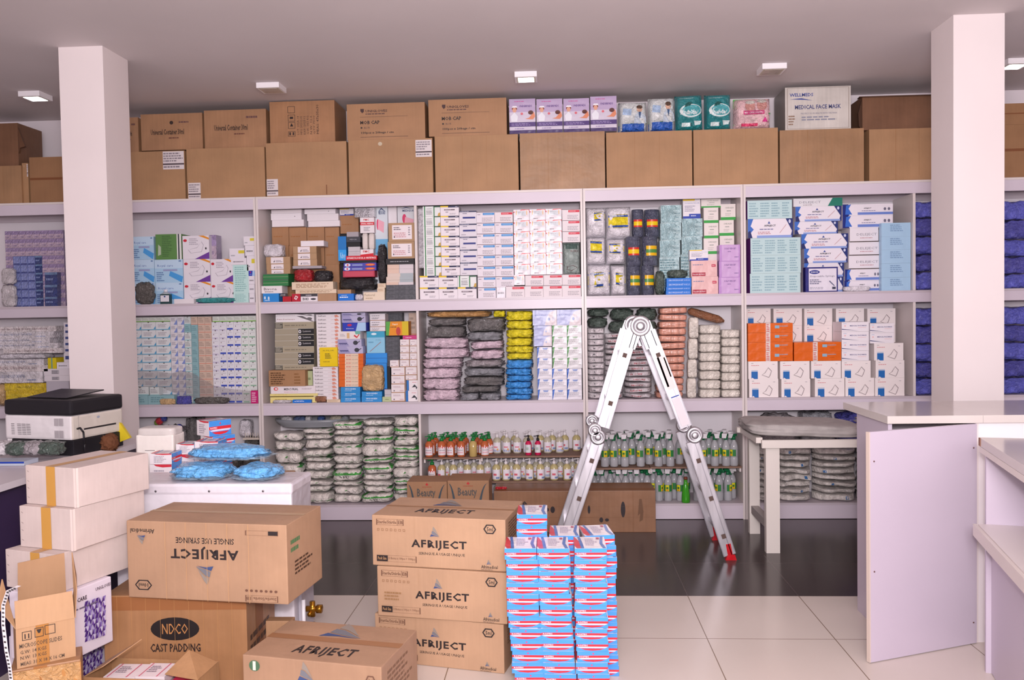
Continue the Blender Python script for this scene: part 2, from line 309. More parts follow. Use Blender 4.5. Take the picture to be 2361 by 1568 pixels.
# ---------------------------------------------------------------- shelf goods
ORD=['','first','second','third','fourth','fifth','sixth','seventh','eighth','ninth','tenth','eleventh','twelfth','thirteenth','fourteenth','fifteenth','sixteenth']
NV='1B2760';RD='C8262E';BK='262226';GR='8b8790'
def tx(c='9a949c',s0=.1,t0=.2,s1=.9,t1=.8,n=4): return ('w',s0,t0,s1,t1,n,c)
ST={}   # style: colour, front marks, options
ST.update(dict(
 brown=('B07A48',[tx('a06a3c',.1,.45,.9,.55,1)],dict(kind='card')),
 tan=('B98A5E',[],dict(kind='card')),
 white=('E9E1E6',[],{}), whiteflat=('EDE6EC',[('e',.78,.5,.012,.07,'55505a')],{}),
 cream=('E2CDB4',[tx('a8886c')],{}),
 brownlabel=('B48A5C',[('r',.14,.12,.9,.88,'E9DEE2'),('w',.2,.6,.55,.8,2,'5c5560'),('w',.2,.2,.7,.5,3,'c9929a'),('e',.22,.25,.02,.05,'3a3540'),('w',.76,.3,.84,.8,4,'8a8390')],dict(kind='card')),
 smalllabel=('B48A5C',[('r',.2,.08,.72,.94,'E9DEE2'),('p',[(.3,.25),(.36,.25),(.36,.6),(.33,.4)],'3a3540'),('w',.4,.2,.68,.55,2,'8a8390')],dict(kind='card')),
 green=('2F7A45',[('r',0,.47,1,.5,'C9C9A8'),('r',0,.9,1,1,'57635c')],{}),
 bivona=('EAE2E4',[('t','Bivona',.12,.42,.62,.36,'5a5558'),('w',.15,.12,.6,.32,1,'8a8486')],{}),
 bluewhite=('2A86D2',[('e',.12,.5,.05,.18,'DCE8F4'),('e',.36,.45,.05,.2,'DCE8F4'),('w',.1,.1,.6,.3,1,'BFD9F0')],{}),
 red=('B4182A',[],{}), redlogo=('B81C34',[('p',[(.25,.4),(.45,.8),(.75,.6),(.5,.2)],'E9DEDF'),('p',[(.38,.45),(.47,.65),(.6,.57),(.5,.36)],'B81C34')],{}),
 whtblk=('E9E1E6',[('r',0,.66,1,1,'3b3840'),('w',.3,.72,.7,.92,1,'d0c8d0'),('t','B083',.12,.12,.35,.4,'4a464c',1),('e',.75,.3,.16,.13,'3b3840')],{}),
 black=('1c1a1e',[('w',.15,.35,.85,.6,1,'a8a8ac')],{}), blk=('18161a',[],{}),
 bluebox=('1673D4',[('w',.1,.35,.9,.65,1,'E6EEF8'),('w',.2,.72,.8,.82,1,'E6EEF8')],{}), bluside=('1D74BE',[('r',0,.0,1,.45,'2E9CE8'),('t','Kidney',.25,.02,.6,.32,'BFE0F4',0)],{}),
 gyn=('C8102A',[('t','GYNAECOLOGICAL & OBSTETRICS',.03,.3,.94,.42,'F4E8EC',1)],{}),
 instr=('4A48A8',[('e',.12,.5,.09,.42,'D8E0F0'),('r',.09,.4,.15,.6,'D02040'),('r',.11,.2,.135,.8,'D02040'),('r',.26,.25,.58,.7,'8a94c8'),('e',.82,.5,.15,.32,'D84830'),('r',.72,.4,.92,.6,'E8A050')],{}),
 pinkred=('B8384E',[('r',.05,.15,.95,.85,'C44A60')],{}),
 darkgrey=('3c3c44',[('t','MEDICAL',.25,.4,.5,.2,'b8b8c0')],{}), greybox=('A49CA2',[],dict()), silver=('C4BEC4',[('r',0,.25,1,.3,'8a8a90')],dict(kind='gloss')),
 infra=('D5DCE4',[('r',0,.3,1,.58,'6FB0DC'),('r',0,.22,1,.34,'2B56A8'),('t','INFRA-',.02,.3,.6,.09,'F4F4F8',1),('t','MEDIGUARD',.35,.9,.5,.05,'3a4878',1),('p',[(.3,.93),(.55,.99),(.9,.93),(.55,.97)],'3a4878'),('e',.26,.77,.08,.07,'D83868'),('p',[(.26,.71),(.3,.84),(.75,.8),(.7,.66)],'E8A8B8'),('w',.1,.36,.6,.42,1,'4a80b0')],{}),
 medi=('D9D9DF',[('t','MEDIGUA',.3,.72,.66,.12,'3a4878',1),('p',[(.2,.88),(.5,.98),(.95,.88),(.5,.93)],'3a4878'),('e',.4,.35,.12,.25,'D83868'),('p',[(.4,.08),(.45,.45),(.95,.3),(.9,.0)],'E8A8B8')],{}),
 pmc=('E6DEE2',[('t','PMC',.25,.78,.4,.13,'D03838',1),('r',0,.5,1,.7,'D0182C'),('t','SPINAL NEEDLE',.06,.55,.86,.1,'F0E0E4',1),('w',.25,.1,.75,.4,3,'9a949c')],{}),
 pmc2=('E6DEE2',[('t','PMC',.2,.5,.5,.35,'D03838',1),('p',[(0,0),(1,0),(1,.4),(0,.2)],'D0182C')],{}),
 femoral=('E4D2BC',[('t','Femoral',.06,.5,.48,.3,'8a745c'),('w',.1,.15,.6,.35,1,'b09a80')],{}),
 slab=('D6CCD0',[('r',0,0,.45,1,'DDBFAE'),('r',.45,0,.46,1,'8a8486')],{}), slabb=('D9C6BA',[('r',.5,0,1,1,'A9B2B8')],{}), greytex=('55555c',[],dict(kind='grid')),
 papers=('CFCBD2',[('w',0,.05,1,.95,7,'7d767c')],dict(kind='plas')),
 # wall of syringe and glove boxes
 ygrn=('E6DEE4',[('r',0,.88,.42,1,'E6C41C'),('r',.42,.84,1,1,'2c2f52'),('w',.8,.88,.95,.96,1,'E6DEE4'),('r',.2,.55,.78,.67,'6e5f68'),('w',.26,.58,.72,.65,1,'cfc6cc'),('w',.28,.32,.48,.44,1,'4a4650'),('w',.5,.1,.9,.3,2,'b3acb4')],{}),
 grnw=('E3E4E4',[('r',.08,0,.14,1,'2e7d46'),('r',.62,0,.68,1,'2e7d46'),('r',.62,.9,1,1,'24573a'),('r',.22,.72,.52,.76,'6e6a74'),('w',.2,.15,.56,.6,3,'8a868e'),('p',[(.85,0),(1,0),(1,.35),(.9,.3)],'C9A24a')],{}),
 navy=('DBD5DE',[('r',0,.9,1,1,'262B50'),('w',.05,.92,.7,.98,1,'b4b6cc'),('r',.2,.4,.93,.54,'26307E'),('w',.2,.74,.6,.86,1,'6e6c88'),('w',.1,.1,.5,.2,1,'8f8a9a')],{}),
 blu=('E2DAE2',[('r',.35,.72,.98,.92,'2F84CC'),('r',.4,.76,.9,.88,'6aa4d8'),('w',.3,.1,.9,.5,3,'a9a0a8'),('r',0,.96,1,1,'6B4A50'),('w',.05,.7,.25,.85,1,'9a90a0')],{}),
 redb=('E4DADE',[('r',.35,.72,.98,.92,'D02440'),('w',.4,.76,.92,.88,1,'e8a0a8'),('w',.3,.1,.9,.5,3,'a9a0a8'),('r',0,.96,1,1,'6B4A50')],{}),
 redc=('E3DCE2',[('p',[(.4,.9),(.95,.96),(1,.82),(1,1),(.5,1)],'D8202E'),('r',0,.72,.06,.84,'D8202E'),('r',.16,.5,.2,.9,'E0B050'),('r',.82,.5,.86,.9,'E0B050'),('r',.24,.42,.78,.86,'C9CDD4'),('w',.3,.55,.74,.8,2,'9aa0a8'),('w',.25,.1,.6,.22,1,'55505a')],dict(kind='gloss')),
 chdx=('E6DCD8',[('t','CHIDALEX',.3,.72,.58,.09,'4a5a4c'),('w',.4,.52,.8,.62,1,'8a908a'),('r',0,0,1,.18,'35A043'),('w',.3,.25,.8,.45,2,'c4bcb8')],{}),
 comp=('E6E0E6',[('r',0,.92,.68,1,'E8C41C'),('t','Complete Needle',.1,.76,.86,.06,'4a58a8'),('w',.1,.35,.7,.68,4,'9a96a8'),('r',0,0,1,.12,'2742A8'),('r',.35,.12,1,.24,'2742A8'),('w',.45,.1,.9,.18,1,'dfe4f4')],{}),
 circ=('1673D4',[('t','CIRCUMCISION KIT 10 X 2 S',.08,.3,.86,.36,'E8EEF8',0)],{}),
 skin=('E2B6B4',[('r',.03,.04,.55,.26,'A8203C'),('t','Disposable Skin Stapler',.06,.1,.46,.09,'F0D8DC',1),('w',.06,.7,.6,.78,1,'5f6f98'),('r',.78,.6,.94,.75,'C02848'),('w',.8,.64,.92,.7,1,'F0D8DC')],dict(kind='gloss')),
 purp=('B98BC8',[('r',.12,.02,.92,.98,'C9A4D2'),('t','SCALP VEIN SET',.25,.72,.55,.1,'6a4a88',1),('w',.4,.55,.62,.62,1,'6a4a88'),('w',.72,.2,.95,.3,1,'7a5a98')],dict(kind='gloss')),
 cyan=('BCD6D8',[('w',.04,.08,.26,.9,6,'8FB0BA'),('w',.29,.08,.5,.9,6,'8FB0BA'),('w',.54,.08,.74,.9,6,'8FB0BA'),('w',.78,.08,.98,.9,6,'8FB0BA')],dict(sc='7A2A8E')),
 tealst=('BAD6DA',[('w',.03,.04,.97,.96,12,'7FA4AC')],dict(kind='plas')),
 lblue=('A9CBE6',[('w',.3,.35,.85,.9,4,'7F9FC2')],dict(kind='gloss')),
 afri=('E7E0E8',[('p',[(0,0),(.09,0),(.02,.5),(.06,1),(0,1)],'1C2A78'),('p',[(.0,.1),(.13,.45),(.06,.62),(.12,1),(.0,1)],'3A6AC0'),('p',[(0,0),(.1,0),(.05,.4),(.0,.3)],'182464'),('p',[(.84,1),(1,1),(1,.0),(.94,.0),(.98,.35)],'1E2C70'),('e',.93,.85,.025,.1,'c9cce4'),('r',.2,0,.97,.13,'8AA0D8'),('t','AFRIJECT',.36,.56,.26,.13,'2c2a38',1),('p',[(.44,.74),(.5,.74),(.47,.88)],'3a4f96'),('w',.26,.4,.7,.5,1,'7a78a0'),('w',.22,.18,.6,.34,2,'c08c94'),('p',[(.7,.25),(.71,.23),(.86,.68),(.85,.7)],'c4a0a4')],{}),
 afrin=('E9E2EA',[('p',[(0,0),(.14,0),(.07,.5),(.12,1),(0,1)],'1C2A78'),('p',[(.05,.1),(.19,.1),(.12,.62),(.17,1),(.07,.9)],'3C6CC8'),('r',.3,.06,1,.28,'6E86CC'),('t','AFRIJECT',.42,.55,.15,.14,'2c2a38',1),('w',.38,.36,.66,.46,1,'7a78a0'),('e',.84,.55,.025,.13,'6f6c80'),('e',.92,.55,.025,.13,'6f6c80')],dict(kind='gloss')),
 dele=('E7E1E8',[('t','DELEJECT',.24,.4,.7,.22,'8f8c98'),('w',.36,.24,.8,.34,1,'c09098'),('r',0,0,1,.06,'3a2a22')],{}),
 deleg=('E3E0E4',[('t','DELEJECT',.12,.3,.44,.35,'8f8c98'),('w',.2,.1,.5,.25,1,'a09098'),('p',[(.7,0),(1,0),(1,1),(.8,1)],'1E7A66')],{}),
 disp=('2E2E78',[('r',.1,.04,.96,.94,'E2DCE8'),('e',.28,.8,.16,.08,'2A3488'),('t','ROMSONS',.17,.77,.22,.06,'E8E8F0',1),('t','Disposable Syringe',.15,.58,.75,.09,'3a3c58'),('w',.13,.3,.5,.52,3,'6a6c88'),('w',.13,.1,.7,.2,2,'a8a4b4'),('p',[(.72,.42),(.75,.45),(.9,.25),(.88,.22)],'6a6c88'),('r',.82,.1,.93,.2,'4a4c60')],dict(kind='gloss')),
 # second row
 mask=('EDE3E2',[('r',.1,.0,.32,.42,'1E66B0'),('r',.1,.42,.32,.5,'b9c4d6'),('p',[(.1,.0),(.2,.0),(.13,.08)],'EDE3E2'),('w',.1,.74,.5,.8,1,'d07a80'),('t','KN95',.1,.86,.07,.05,'4a4650'),('o',[(.45,.22),(.55,.34),(.68,.66),(.8,.45),(.75,.2),(.7,.06)],.004,'9a8c90'),('w',.82,.8,.92,.86,1,'b0a8b0')],{}),
 mask2=('EBE4EA',[('t','MEDICAL FACE MASK',.3,.55,.62,.12,'3a3a80',1),('w',.6,.38,.9,.44,1,'e0a0a0'),('p',[(0,.22),(.3,.16),(.65,.06),(.3,.2),(0,.3)],'26306C'),('e',.12,.6,.03,.08,'e8b8b8'),('w',.06,.8,.22,.86,1,'6a9cc0')],{}),
 orng=('DC6418',[('r',.4,0,.5,1,'E4D6D0'),('w',.41,.05,.49,.95,5,'C03030'),('r',.6,.45,.7,.75,'8FB4CC'),('w',.71,.6,.95,.75,1,'8a9cb0'),('w',.75,.3,.9,.4,1,'b05010')],dict(kind='gloss')),
 orngl=('DC6418',[('r',.25,0,.8,1,'E9CDB4'),('t','KAYGAZ',.3,.3,.2,.4,'C03038',1),('t','VICRYL RAPIDE',.52,.3,.26,.35,'6a5a50',0)],{}),
 lenny=('A29884',[('r',.6,0,1,1,'17161a'),('e',.64,.45,.035,.3,'DCD8DC'),('e',.64,.45,.015,.13,'17161a'),('t','Lennon',.72,.35,.2,.32,'D6D2D6',0),('r',0,.92,1,1,'C9C2B4')],{}),
 lennr=('A79C86',[('r',0,0,.2,1,'5a574e'),('w',.02,.1,.2,.9,4,'b9b2a2'),('w',.25,.3,.98,.6,1,'7d7464'),('r',0,.94,1,1,'C9C2B4')],{}),
 pdev=('EAE4E8',[('p',[(.55,1),(.95,0),(1,0),(.7,1)],'6a6468'),('e',.88,.5,.07,.25,'6a6468'),('t','Pulse Dermacare',.04,.35,.46,.22,'8a3038',0)],{}),
 card1=('B07C48',[('w',.05,.1,.5,.9,6,'5c3c22'),('w',.7,.1,.9,.85,4,'8a5e34')],dict(kind='card')),
 merc=('EADFE2',[('t','MERCURIAL',.3,.45,.32,.3,'3a363c',1),('t','Sphygmomanometer',.3,.14,.32,.14,'c04050'),('e',.12,.65,.05,.22,'D8382C'),('e',.125,.65,.03,.13,'EADFE2'),('w',.7,.5,.95,.75,2,'b8a8ac')],{}),
 yello=('E7D68A',[('w',.1,.5,.5,.7,1,'b8a050')],{}), lime=('B7C094',[('w',.3,.3,.8,.6,1,'7a8460')],{}),
 gelo=('E6DEE2',[('t','Gelfoam',.06,.4,.34,.36,'5a5054',1),('w',.6,.45,.8,.55,1,'b06070'),('p',[(.78,.1),(.95,.3),(.85,.9),(.75,.7)],'D8907C')],{}),
 ycard=('EBC915',[('t','H. PYLORI',.2,.8,.6,.07,'4a4420'),('w',.3,.4,.75,.7,4,'6a6020'),('w',.2,.2,.8,.3,1,'b89c20')],dict(kind='gloss')),
 cuff=('B6B0CE',[('p',[(0,1),(.32,1),(.5,0),(0,0)],'A29CC4'),('r',.05,.35,.4,.5,'4a487a'),('w',.08,.2,.6,.32,1,'5a588a'),('e',.75,.5,.1,.3,'34343e'),('p',[(.8,.35),(.95,.7),(.92,.75),(.78,.45)],'34343e')],{}),
 bluel=('2438AE',[('p',[(.66,1),(1,1),(1,0),(.56,0)],'A8C8EA'),('e',.3,.72,.1,.14,'C02850'),('w',.15,.25,.5,.35,1,'E0E4F4')],{}),
 tball=('E6DCDC',[('p',[(.7,.4),(.85,.1),(1,.7),(.95,.7),(.85,.3),(.75,.55)],'D02830'),('w',.1,.3,.35,.7,3,'b0a8ac'),('r',.4,.1,.52,.8,'D8B080'),('p',[(.75,1),(1,1),(1,.6),(.8,.6)],'6AAFA0')],{}),
 bcode=('E6DEE2',[('r',0,0,1,.08,'a87a50'),('w',.1,.2,.7,.45,2,'3c383e'),('w',.1,.6,.9,.8,1,'8a848c')],{}),
 bflag=('E8901C',[('p',[(0,0),(.12,0),(.2,1),(0,1)],'5AA84A'),('r',.72,0,1,1,'D9BC1C'),('t','Rapid',.3,.72,.22,.14,'F4E8D0',1),('e',.55,.3,.1,.3,'C04038'),('w',.2,.55,.65,.66,1,'6a4010')],{}),
 tealb=('8CC4E0',[('r',0,.72,1,1,'3AA0C4'),('e',.4,.88,.15,.05,'E0EEF4'),('w',.1,.45,.5,.55,1,'5f98b8'),('p',[(.15,.08),(.17,.06),(.8,.5),(.78,.52)],'9a6c6c'),('t','STOMAX',.5,.58,.3,.04,'4a7a98')],{}),
 blublk=('2F8EE0',[('r',0,0,1,.07,'1E66B4')],{}),
 wood=('2E8CD0',[('t','WOODEN',.22,.5,.55,.28,'E8F0F8',1),('w',.2,.2,.8,.35,1,'CFE0F0')],{}),
 brnedge=('E6DCDE',[('r',0,0,1,.09,'A87A52'),('r',.95,0,1,1,'A87A52'),('w',.15,.6,.7,.8,2,'b8a0a8'),('e',.2,.25,.05,.08,'6a646c'),('w',.6,.2,.9,.3,1,'b06070')],{}),
 horse=('E9E1E4',[('p',[(0,0),(.2,0),(.2,1),(0,1)],'2A70B8'),('p',[(.45,.3),(.7,.6),(.95,.3),(.85,.1),(.8,.35)],'34343e'),('w',.5,.75,.9,.85,1,'d0808a')],{}),
 magent=('C6347A',[('w',.2,.3,.9,.6,1,'F0D0E0')],{}), magbox=('C0186E',[('w',.15,.1,.9,.9,5,'EBC0D8')],{}),
 sut=('DCDEE0',[('p',[(.8,0),(1,0),(1,.5)],'4C9CCB'),('p',[(0,0),(1,0),(1,.12),(0,.12)],'7FB4CF'),('p',[(.42,1),(.58,1),(.5,.86)],'5a5048'),('w',.15,.3,.75,.75,3,'a8a0a8')],dict(kind='gloss')),
 sutb=('DCD8DE',[('p',[(.5,0),(1,0),(1,.7)],'7F90CC'),('w',.12,.4,.8,.85,3,'9a94a0')],dict(kind='gloss')),
 sutg=('CFD4D4',[('r',0,0,1,.1,'8FC0C4'),('w',.1,.25,.9,.8,3,'9a989c'),('p',[(.4,1),(.6,1),(.5,.85)],'5a5048')],{}),
 sutt=('8CB2B8',[('w',.1,.2,.9,.85,3,'6a929a')],{}), suts=('CDB4A4',[('r',0,0,1,.08,'d8907c'),('w',.1,.25,.9,.85,3,'a08c80')],{}),
 gpk=('D6D8D2',[('r',0,0,1,.16,'7CB84A'),('w',.1,.3,.9,.8,3,'b0b4a8')],{}),
 tmark=('DFDDE4',[('r',.1,.9,.9,.935,'b8a8c8'),('p',[(.38,1),(.62,1),(.5,.82)],'6a5f60'),('e',.25,.45,.05,.07,'6a4a50'),('w',.15,.58,.85,.68,1,'b4b0bc'),('r',.05,.02,.85,.06,'8a70b8')],{}),
 tmarkb=('DFDDE4',[('r',.08,.02,.9,.24,'3C50B4'),('p',[(.38,1),(.62,1),(.5,.82)],'6a5f60'),('e',.25,.5,.05,.07,'6a4a50'),('w',.15,.62,.85,.72,1,'b4b0bc')],{}),
 tmarkg=('DDE0DE',[('r',.08,.02,.9,.18,'8EB49C'),('p',[(.38,1),(.62,1),(.5,.82)],'6a5f60'),('e',.25,.5,.05,.07,'6a4a50'),('w',.15,.62,.85,.72,1,'b4b0bc')],{}),
 glt=('A9CDE8',[('r',0,.62,1,1,'BFD8EE'),('t','Royal care',.1,.66,.55,.13,'4868B0'),('r',.3,.5,.8,.58,'9aa0c8'),('w',.06,.05,.35,.48,5,'6080b0'),('p',[(.5,.3),(.95,.0),(1,.25),(.7,.42),(.55,.5)],'4A9CDE'),('e',.9,.93,.05,.03,'6080b0')],{}),
 grnbk=('5E8A4C',[('w',.25,.1,.65,.95,12,'4a7040'),('p',[(.08,.15),(.2,.2),(.2,.5),(.1,.6)],'B9C4B0'),('r',.82,0,.87,1,'E0E0DC'),('r',.87,0,.92,1,'2c2c3a'),('r',.92,0,1,1,'E0E0DC')],{}),
 glw=('E2DCE4',[('p',[(.45,0),(1,.3),(1,0)],'6E3C98'),('p',[(.6,1),(1,.82),(1,.9),(.8,1)],'E0902C'),('e',.1,.8,.07,.06,'C42838'),('w',.25,.6,.6,.9,4,'b0a8b4'),('o',[(.2,.4),(.55,.5),(.72,.75),(.8,.6),(.72,.3),(.3,.25)],.003,'b0a8b4'),('e',.88,.45,.03,.05,'2c2a30')],{}),
 mintbk=('BFE0DC',[('w',.12,.05,.9,.95,12,'90BCBA')],{}),
 smallw=('E4DEE6',[('w',.15,.3,.85,.6,1,'8a848c')],dict(kind='gloss')), smallwy=('E4DEE6',[('r',.6,.5,1,.8,'D8C83C'),('w',.1,.2,.5,.4,1,'a0a0a8')],{}),
 purs=('A08CB4',[('r',0,0,1,.55,'BFA9BC'),('w',.1,.12,.9,.42,1,'9a88a8')],dict(kind='plas')),
 bluv=('6A78B8',[('r',.06,.15,.94,.9,'8490C8'),('r',.06,0,.94,.12,'3a4690')],dict(kind='plas')),
 navybx=('2B3C78',[('r',0,.8,1,1,'6a86b0'),('w',.1,.3,.9,.6,1,'8090c0')],dict(kind='plas')), tealdk=('2f5a58',[('r',0,.7,1,.85,'c0ccd0')],dict(kind='plas')),
 foley=('DFD6D8',[('t','100% SILICONE FOLEY CATHETER',.12,.35,.75,.3,'6a3440',0)],dict(kind='plas')),
 foleyb=('DED8DE',[('t','100% SILICONE FOLEY CATHETER',.1,.45,.55,.28,'4a6498',0),('w',.7,.15,.95,.35,1,'8a9ac0')],dict(kind='plas')),
 foleyu=('E0D6D8',[('t','100% SILICONE FOLEY CATHETER',.05,.4,.75,.4,'6a3440',0,'u')],dict(kind='plas')),
 yelbig=('D8B81C',[('r',.04,.1,.9,.75,'E0C428'),('w',.3,.3,.8,.6,2,'9a8418')],dict(kind='plas')), yelsm=('D6C018',[('r',.4,0,.55,1,'6a9c98')],dict(kind='gloss')),
 greyl=('B9B2BC',[('w',.15,.1,.6,.6,6,'5a5664')],{}), wlabel=('DED6DC',[('r',.3,.2,.6,.8,'b8b2b8'),('w',.32,.25,.58,.75,3,'6a6670')],{}), navdash=('DDD6DE',[('r',.2,.3,1,.7,'3a4880')],{}),
 lilac=('AFB4DC',[('p',[(.5,0),(.58,.5),(.72,.85),(1,1),(1,0)],'DCCFD4'),('w',.08,.6,.6,.7,2,'6f7cb8'),('e',.68,.4,.05,.1,'8A9AC8'),('e',.86,.42,.07,.14,'C4C0D0')],dict(kind='gloss')),
 gtri=('E2E0E4',[('p',[(0,.95),(.16,1),(.02,.02),(0,.02)],'3E8E38'),('w',.12,.25,.95,.7,3,'b8b4b8'),('p',[(.35,.92),(.75,.92),(.68,.78),(.42,.78)],'88A888')],dict(kind='gloss')),
 btri=('E2DEE6',[('p',[(0,.95),(.16,1),(.02,.02),(0,.02)],'2A62C4'),('w',.12,.25,.95,.7,3,'b8b4c0'),('p',[(.35,.92),(.75,.92),(.68,.75),(.42,.75)],'7A90C8')],dict(kind='gloss')),
))
ST['rostec']=('E4DCE0',[('r',0,0,1,1,'4790DE'),('r',.0,.42,1,.62,'D8303A'),('t','ROSTEC',.06,.46,.3,.12,'F0E4EC',1),('p',[(.02,.38),(.98,.38),(.9,.3),(.1,.3)],'D8D4EA'),('p',[(.12,.26),(.9,.26),(.75,.12),(.5,.06),(.27,.12)],'D8303A'),('p',[(.08,.42),(.98,.42),(.8,.33),(.6,.3),(.3,.33)],'DCD6EA'),('e',.5,.8,.03,.07,'C84870')],
 dict(top=[('p',[(0,1),(.02,1),(.16,.6),(.2,0),(.08,0),(.0,.2)],'C83040'),('p',[(.12,1),(.2,1),(.26,.5),(.3,0),(.2,0),(.16,.5)],'4A6CAE'),('p',[(.86,1),(.95,1),(.9,.4),(.98,0),(.88,0),(.8,.4)],'4A6CAE'),('w',.35,.2,.75,.85,5,'b0a4b8'),('r',.72,.75,.82,.9,'B04060')],
 right=[('p',[(0,.1),(1,.95),(1,.7),(.2,0),(0,0)],'4A6CAE'),('e',.12,.5,.07,.22,'C83040')],left=[('w',.15,.15,.8,.8,6,'a39aa6')]))
MESHC={}
def goods_mesh(style,w,d,h):
    k=(style,round(w,3),round(d,3),round(h,3))
    if k not in MESHC:
        c,fr,o=ST[style]; w,d,h=k[1:]
        MESHC[k]=boxmesh('package',w,d,h,c,fr,kind=o.get('kind',''),sc=o.get('sc'),top=o.get('top',()),right=o.get('right',()),left=o.get('left',()))
    return MESHC[k]
CMP=[(-4.883,-3.68),(-3.66,-2.467),(-2.429,-1.25),(-1.23,-.019),(.019,1.142),(1.18,2.362),(2.382,3.582)]
def clampx(a,b):
    c=(a+b)/2
    for l,h in CMP:
        if l-.02<c<h+.02: return max(a,l+.0015),min(b,h-.0015)
    return a,b
def lo_(a): return a-1 if all(abs(a-l)>.03 for l,h in CMP) else a
HULLS=[]  # placed things of the current compartment: (x0,x1,y0,y1,z1)
def support(x0,x1,y0,y1,z,base):
    best=base
    for a,b,c,d,t in HULLS:
        if min(b,x1)-max(a,x0)>.2*min(b-a,x1-x0) and min(d,y1)-max(c,y0)>.01 and t<z+.035 and t>best: best=t
    return best
def R(tier,org,sc,items):
    # items: x0,y0,x1,y1 (as measured), style, name, category, label, [front Y, depth, yaw]; settled from the bottom up
    HULLS.clear(); L=[]
    for it in items:
        x0,y0,x1,y1=it[:4]; Y=it[8] if len(it)>8 else .03; dp=it[9] if len(it)>9 else .16
        a=PY(org[0]+x0/sc,org[1]+(y0+y1)/2/sc,Y)[0]; b=PY(org[0]+x1/sc,org[1]+(y0+y1)/2/sc,Y)[0]
        um=org[0]+(x0+x1)/2/sc; z1=PY(um,org[1]+y0/sc,Y)[1]; z0=PY(um,org[1]+y1/sc,Y)[1]
        if tier<3: a,b=clampx(a,b); dp=min(dp,.355-Y)
        L.append([z0,z1,a,b,Y,dp,it])
    L.sort(key=lambda q:q[0])
    for z0,z1,a,b,Y,dp,it in L:
        base=T[tier]; s=support(a,b,Y,Y+dp,z0,base)
        z=s+.0006 if abs(s-z0)<.06 else z0
        z=max(z,s+.0006)
        if z1-z<.008: z1=z+.012
        if tier<3: z1=min(z1,(.797,1.57,2.40)[tier])
        w=b-a-.0012; h=z1-z
        st=it[4]; tl=0
        if st in('@cot','@pink','@smoke','@smoked','@gz','@gown','@salmon') and w*.04<h*.3 and .35<(a-lo_(a))/1: tl=random.uniform(-.04,.04)
        if st.startswith('@'): me=BAGS[st](w-(.004 if tl else 0),dp,h-w*abs(tl)*.95)
        else: me=goods_mesh(st,w,dp,h)
        o=link(it[5],me,None,(a+.0006,Y,z),it[10] if len(it)>10 else 0); tag(o,it[7],it[6])
        if tl: o.rotation_euler[1]=tl; o.location.z+=max(0,w*tl)
        HULLS.append((a,b,Y,Y+dp,z1))
def grid(tier,org,sc,x0,y0,x1,y1,nx,ny,styles,name,cat,desc,group,Y=.03,dp=.14,z0=None,jit=.002,only=None):
    um=org[0]+(x0+x1)/2/sc; vm=org[1]+(y0+y1)/2/sc
    a=PY(org[0]+x0/sc,vm,Y)[0]; b=PY(org[0]+x1/sc,vm,Y)[0]; zt=PY(um,org[1]+y0/sc,Y)[1]; zb=PY(um,org[1]+y1/sc,Y)[1] if z0 is None else z0
    if z0 is None and abs(zb-T[tier])<.05: zb=T[tier]+.0006
    a,b=clampx(a,b); zt=min(zt,(.798,1.571,2.352)[tier])
    w=(b-a)/nx; h=(zt-zb)/ny
    for j in range(ny):      # j from the top
        for i in range(nx):
            if only and not only(i,j): continue
            st=styles(i,j) if callable(styles) else styles
            o=link(name,goods_mesh(st,w-.0016,dp,h-.0006),None,(a+w*i+.0008,Y+random.uniform(0,jit),zb+h*(ny-1-j)),random.uniform(-.006,.006))
            col=f', {ORD[i+1]} column' if nx>1 else ''
            dd=desc(i,j) if callable(desc) else desc
            tag(o,f'{dd}, {ORD[j+1]} from top{col}',cat,group)
    HULLS.append((a,b,Y,Y+dp,zt))
    return zt
def blob(kind,c,**k):
    def f(w,d,h,cnt=[0]):
        cnt[0]+=1; key=('b',kind,c,round(w,2),round(h,2),cnt[0]%3,round(d,2))
        if key not in MESHC: MESHC[key]=blobmesh('bag',1,1,1,mat(c,kind),seed=cnt[0]%3+1,**k)
        me=MESHC[key].copy()
        me.transform(Matrix.Diagonal((w,d,h,1))); return me
    return f
BAGS={'@black':blob('plas','1d1b20',n=4,amp=.12),'@white':blob('plas','DAD4DC',n=5,amp=.09),'@cloudy':blob('plas','9a9296',n=3,amp=.2),'@dark':blob('plas','5c5854',n=3,amp=.22),
 '@pale':blob('plas','C9C2C6',n=4,amp=.12),'@tan':blob('plas','C9A678',n=5,amp=.1),'@roll':blob('cloth','DED4D0',n=6,amp=.02),'@teal':blob('plas','2A8E90',n=3,amp=.15),'@greenish':blob('plas','46544c',n=3,amp=.22),'@redb':blob('plas','A81822',n=3.5,amp=.12),
 '@yellow':blob('plas','E2D01C',n=8,amp=.16),'@blue':blob('plas','3A90DC',n=8,amp=.16),'@pink':blob('plas','D6BCCA',n=8,amp=.18),'@smoke':blob('plas','8a8a90',n=8,amp=.18),'@smoked':blob('plas','6c6868',n=8,amp=.16),'@violet':blob('plas','5A5EBE',n=8,amp=.18),
 '@violetd':blob('plas','4A4AA0',n=8,amp=.18),'@salmon':blob('rolls','DA9C88',n=8,amp=.05),'@ivory':blob('plas','DDD4CA',n=7,amp=.05),'@gauze':blob('plas','D4CCD0',n=4,amp=.1),'@brown':blob('plas','8C5A3C',n=4,amp=.1),'@orange':blob('plas','B98A54',n=4,amp=.1)}
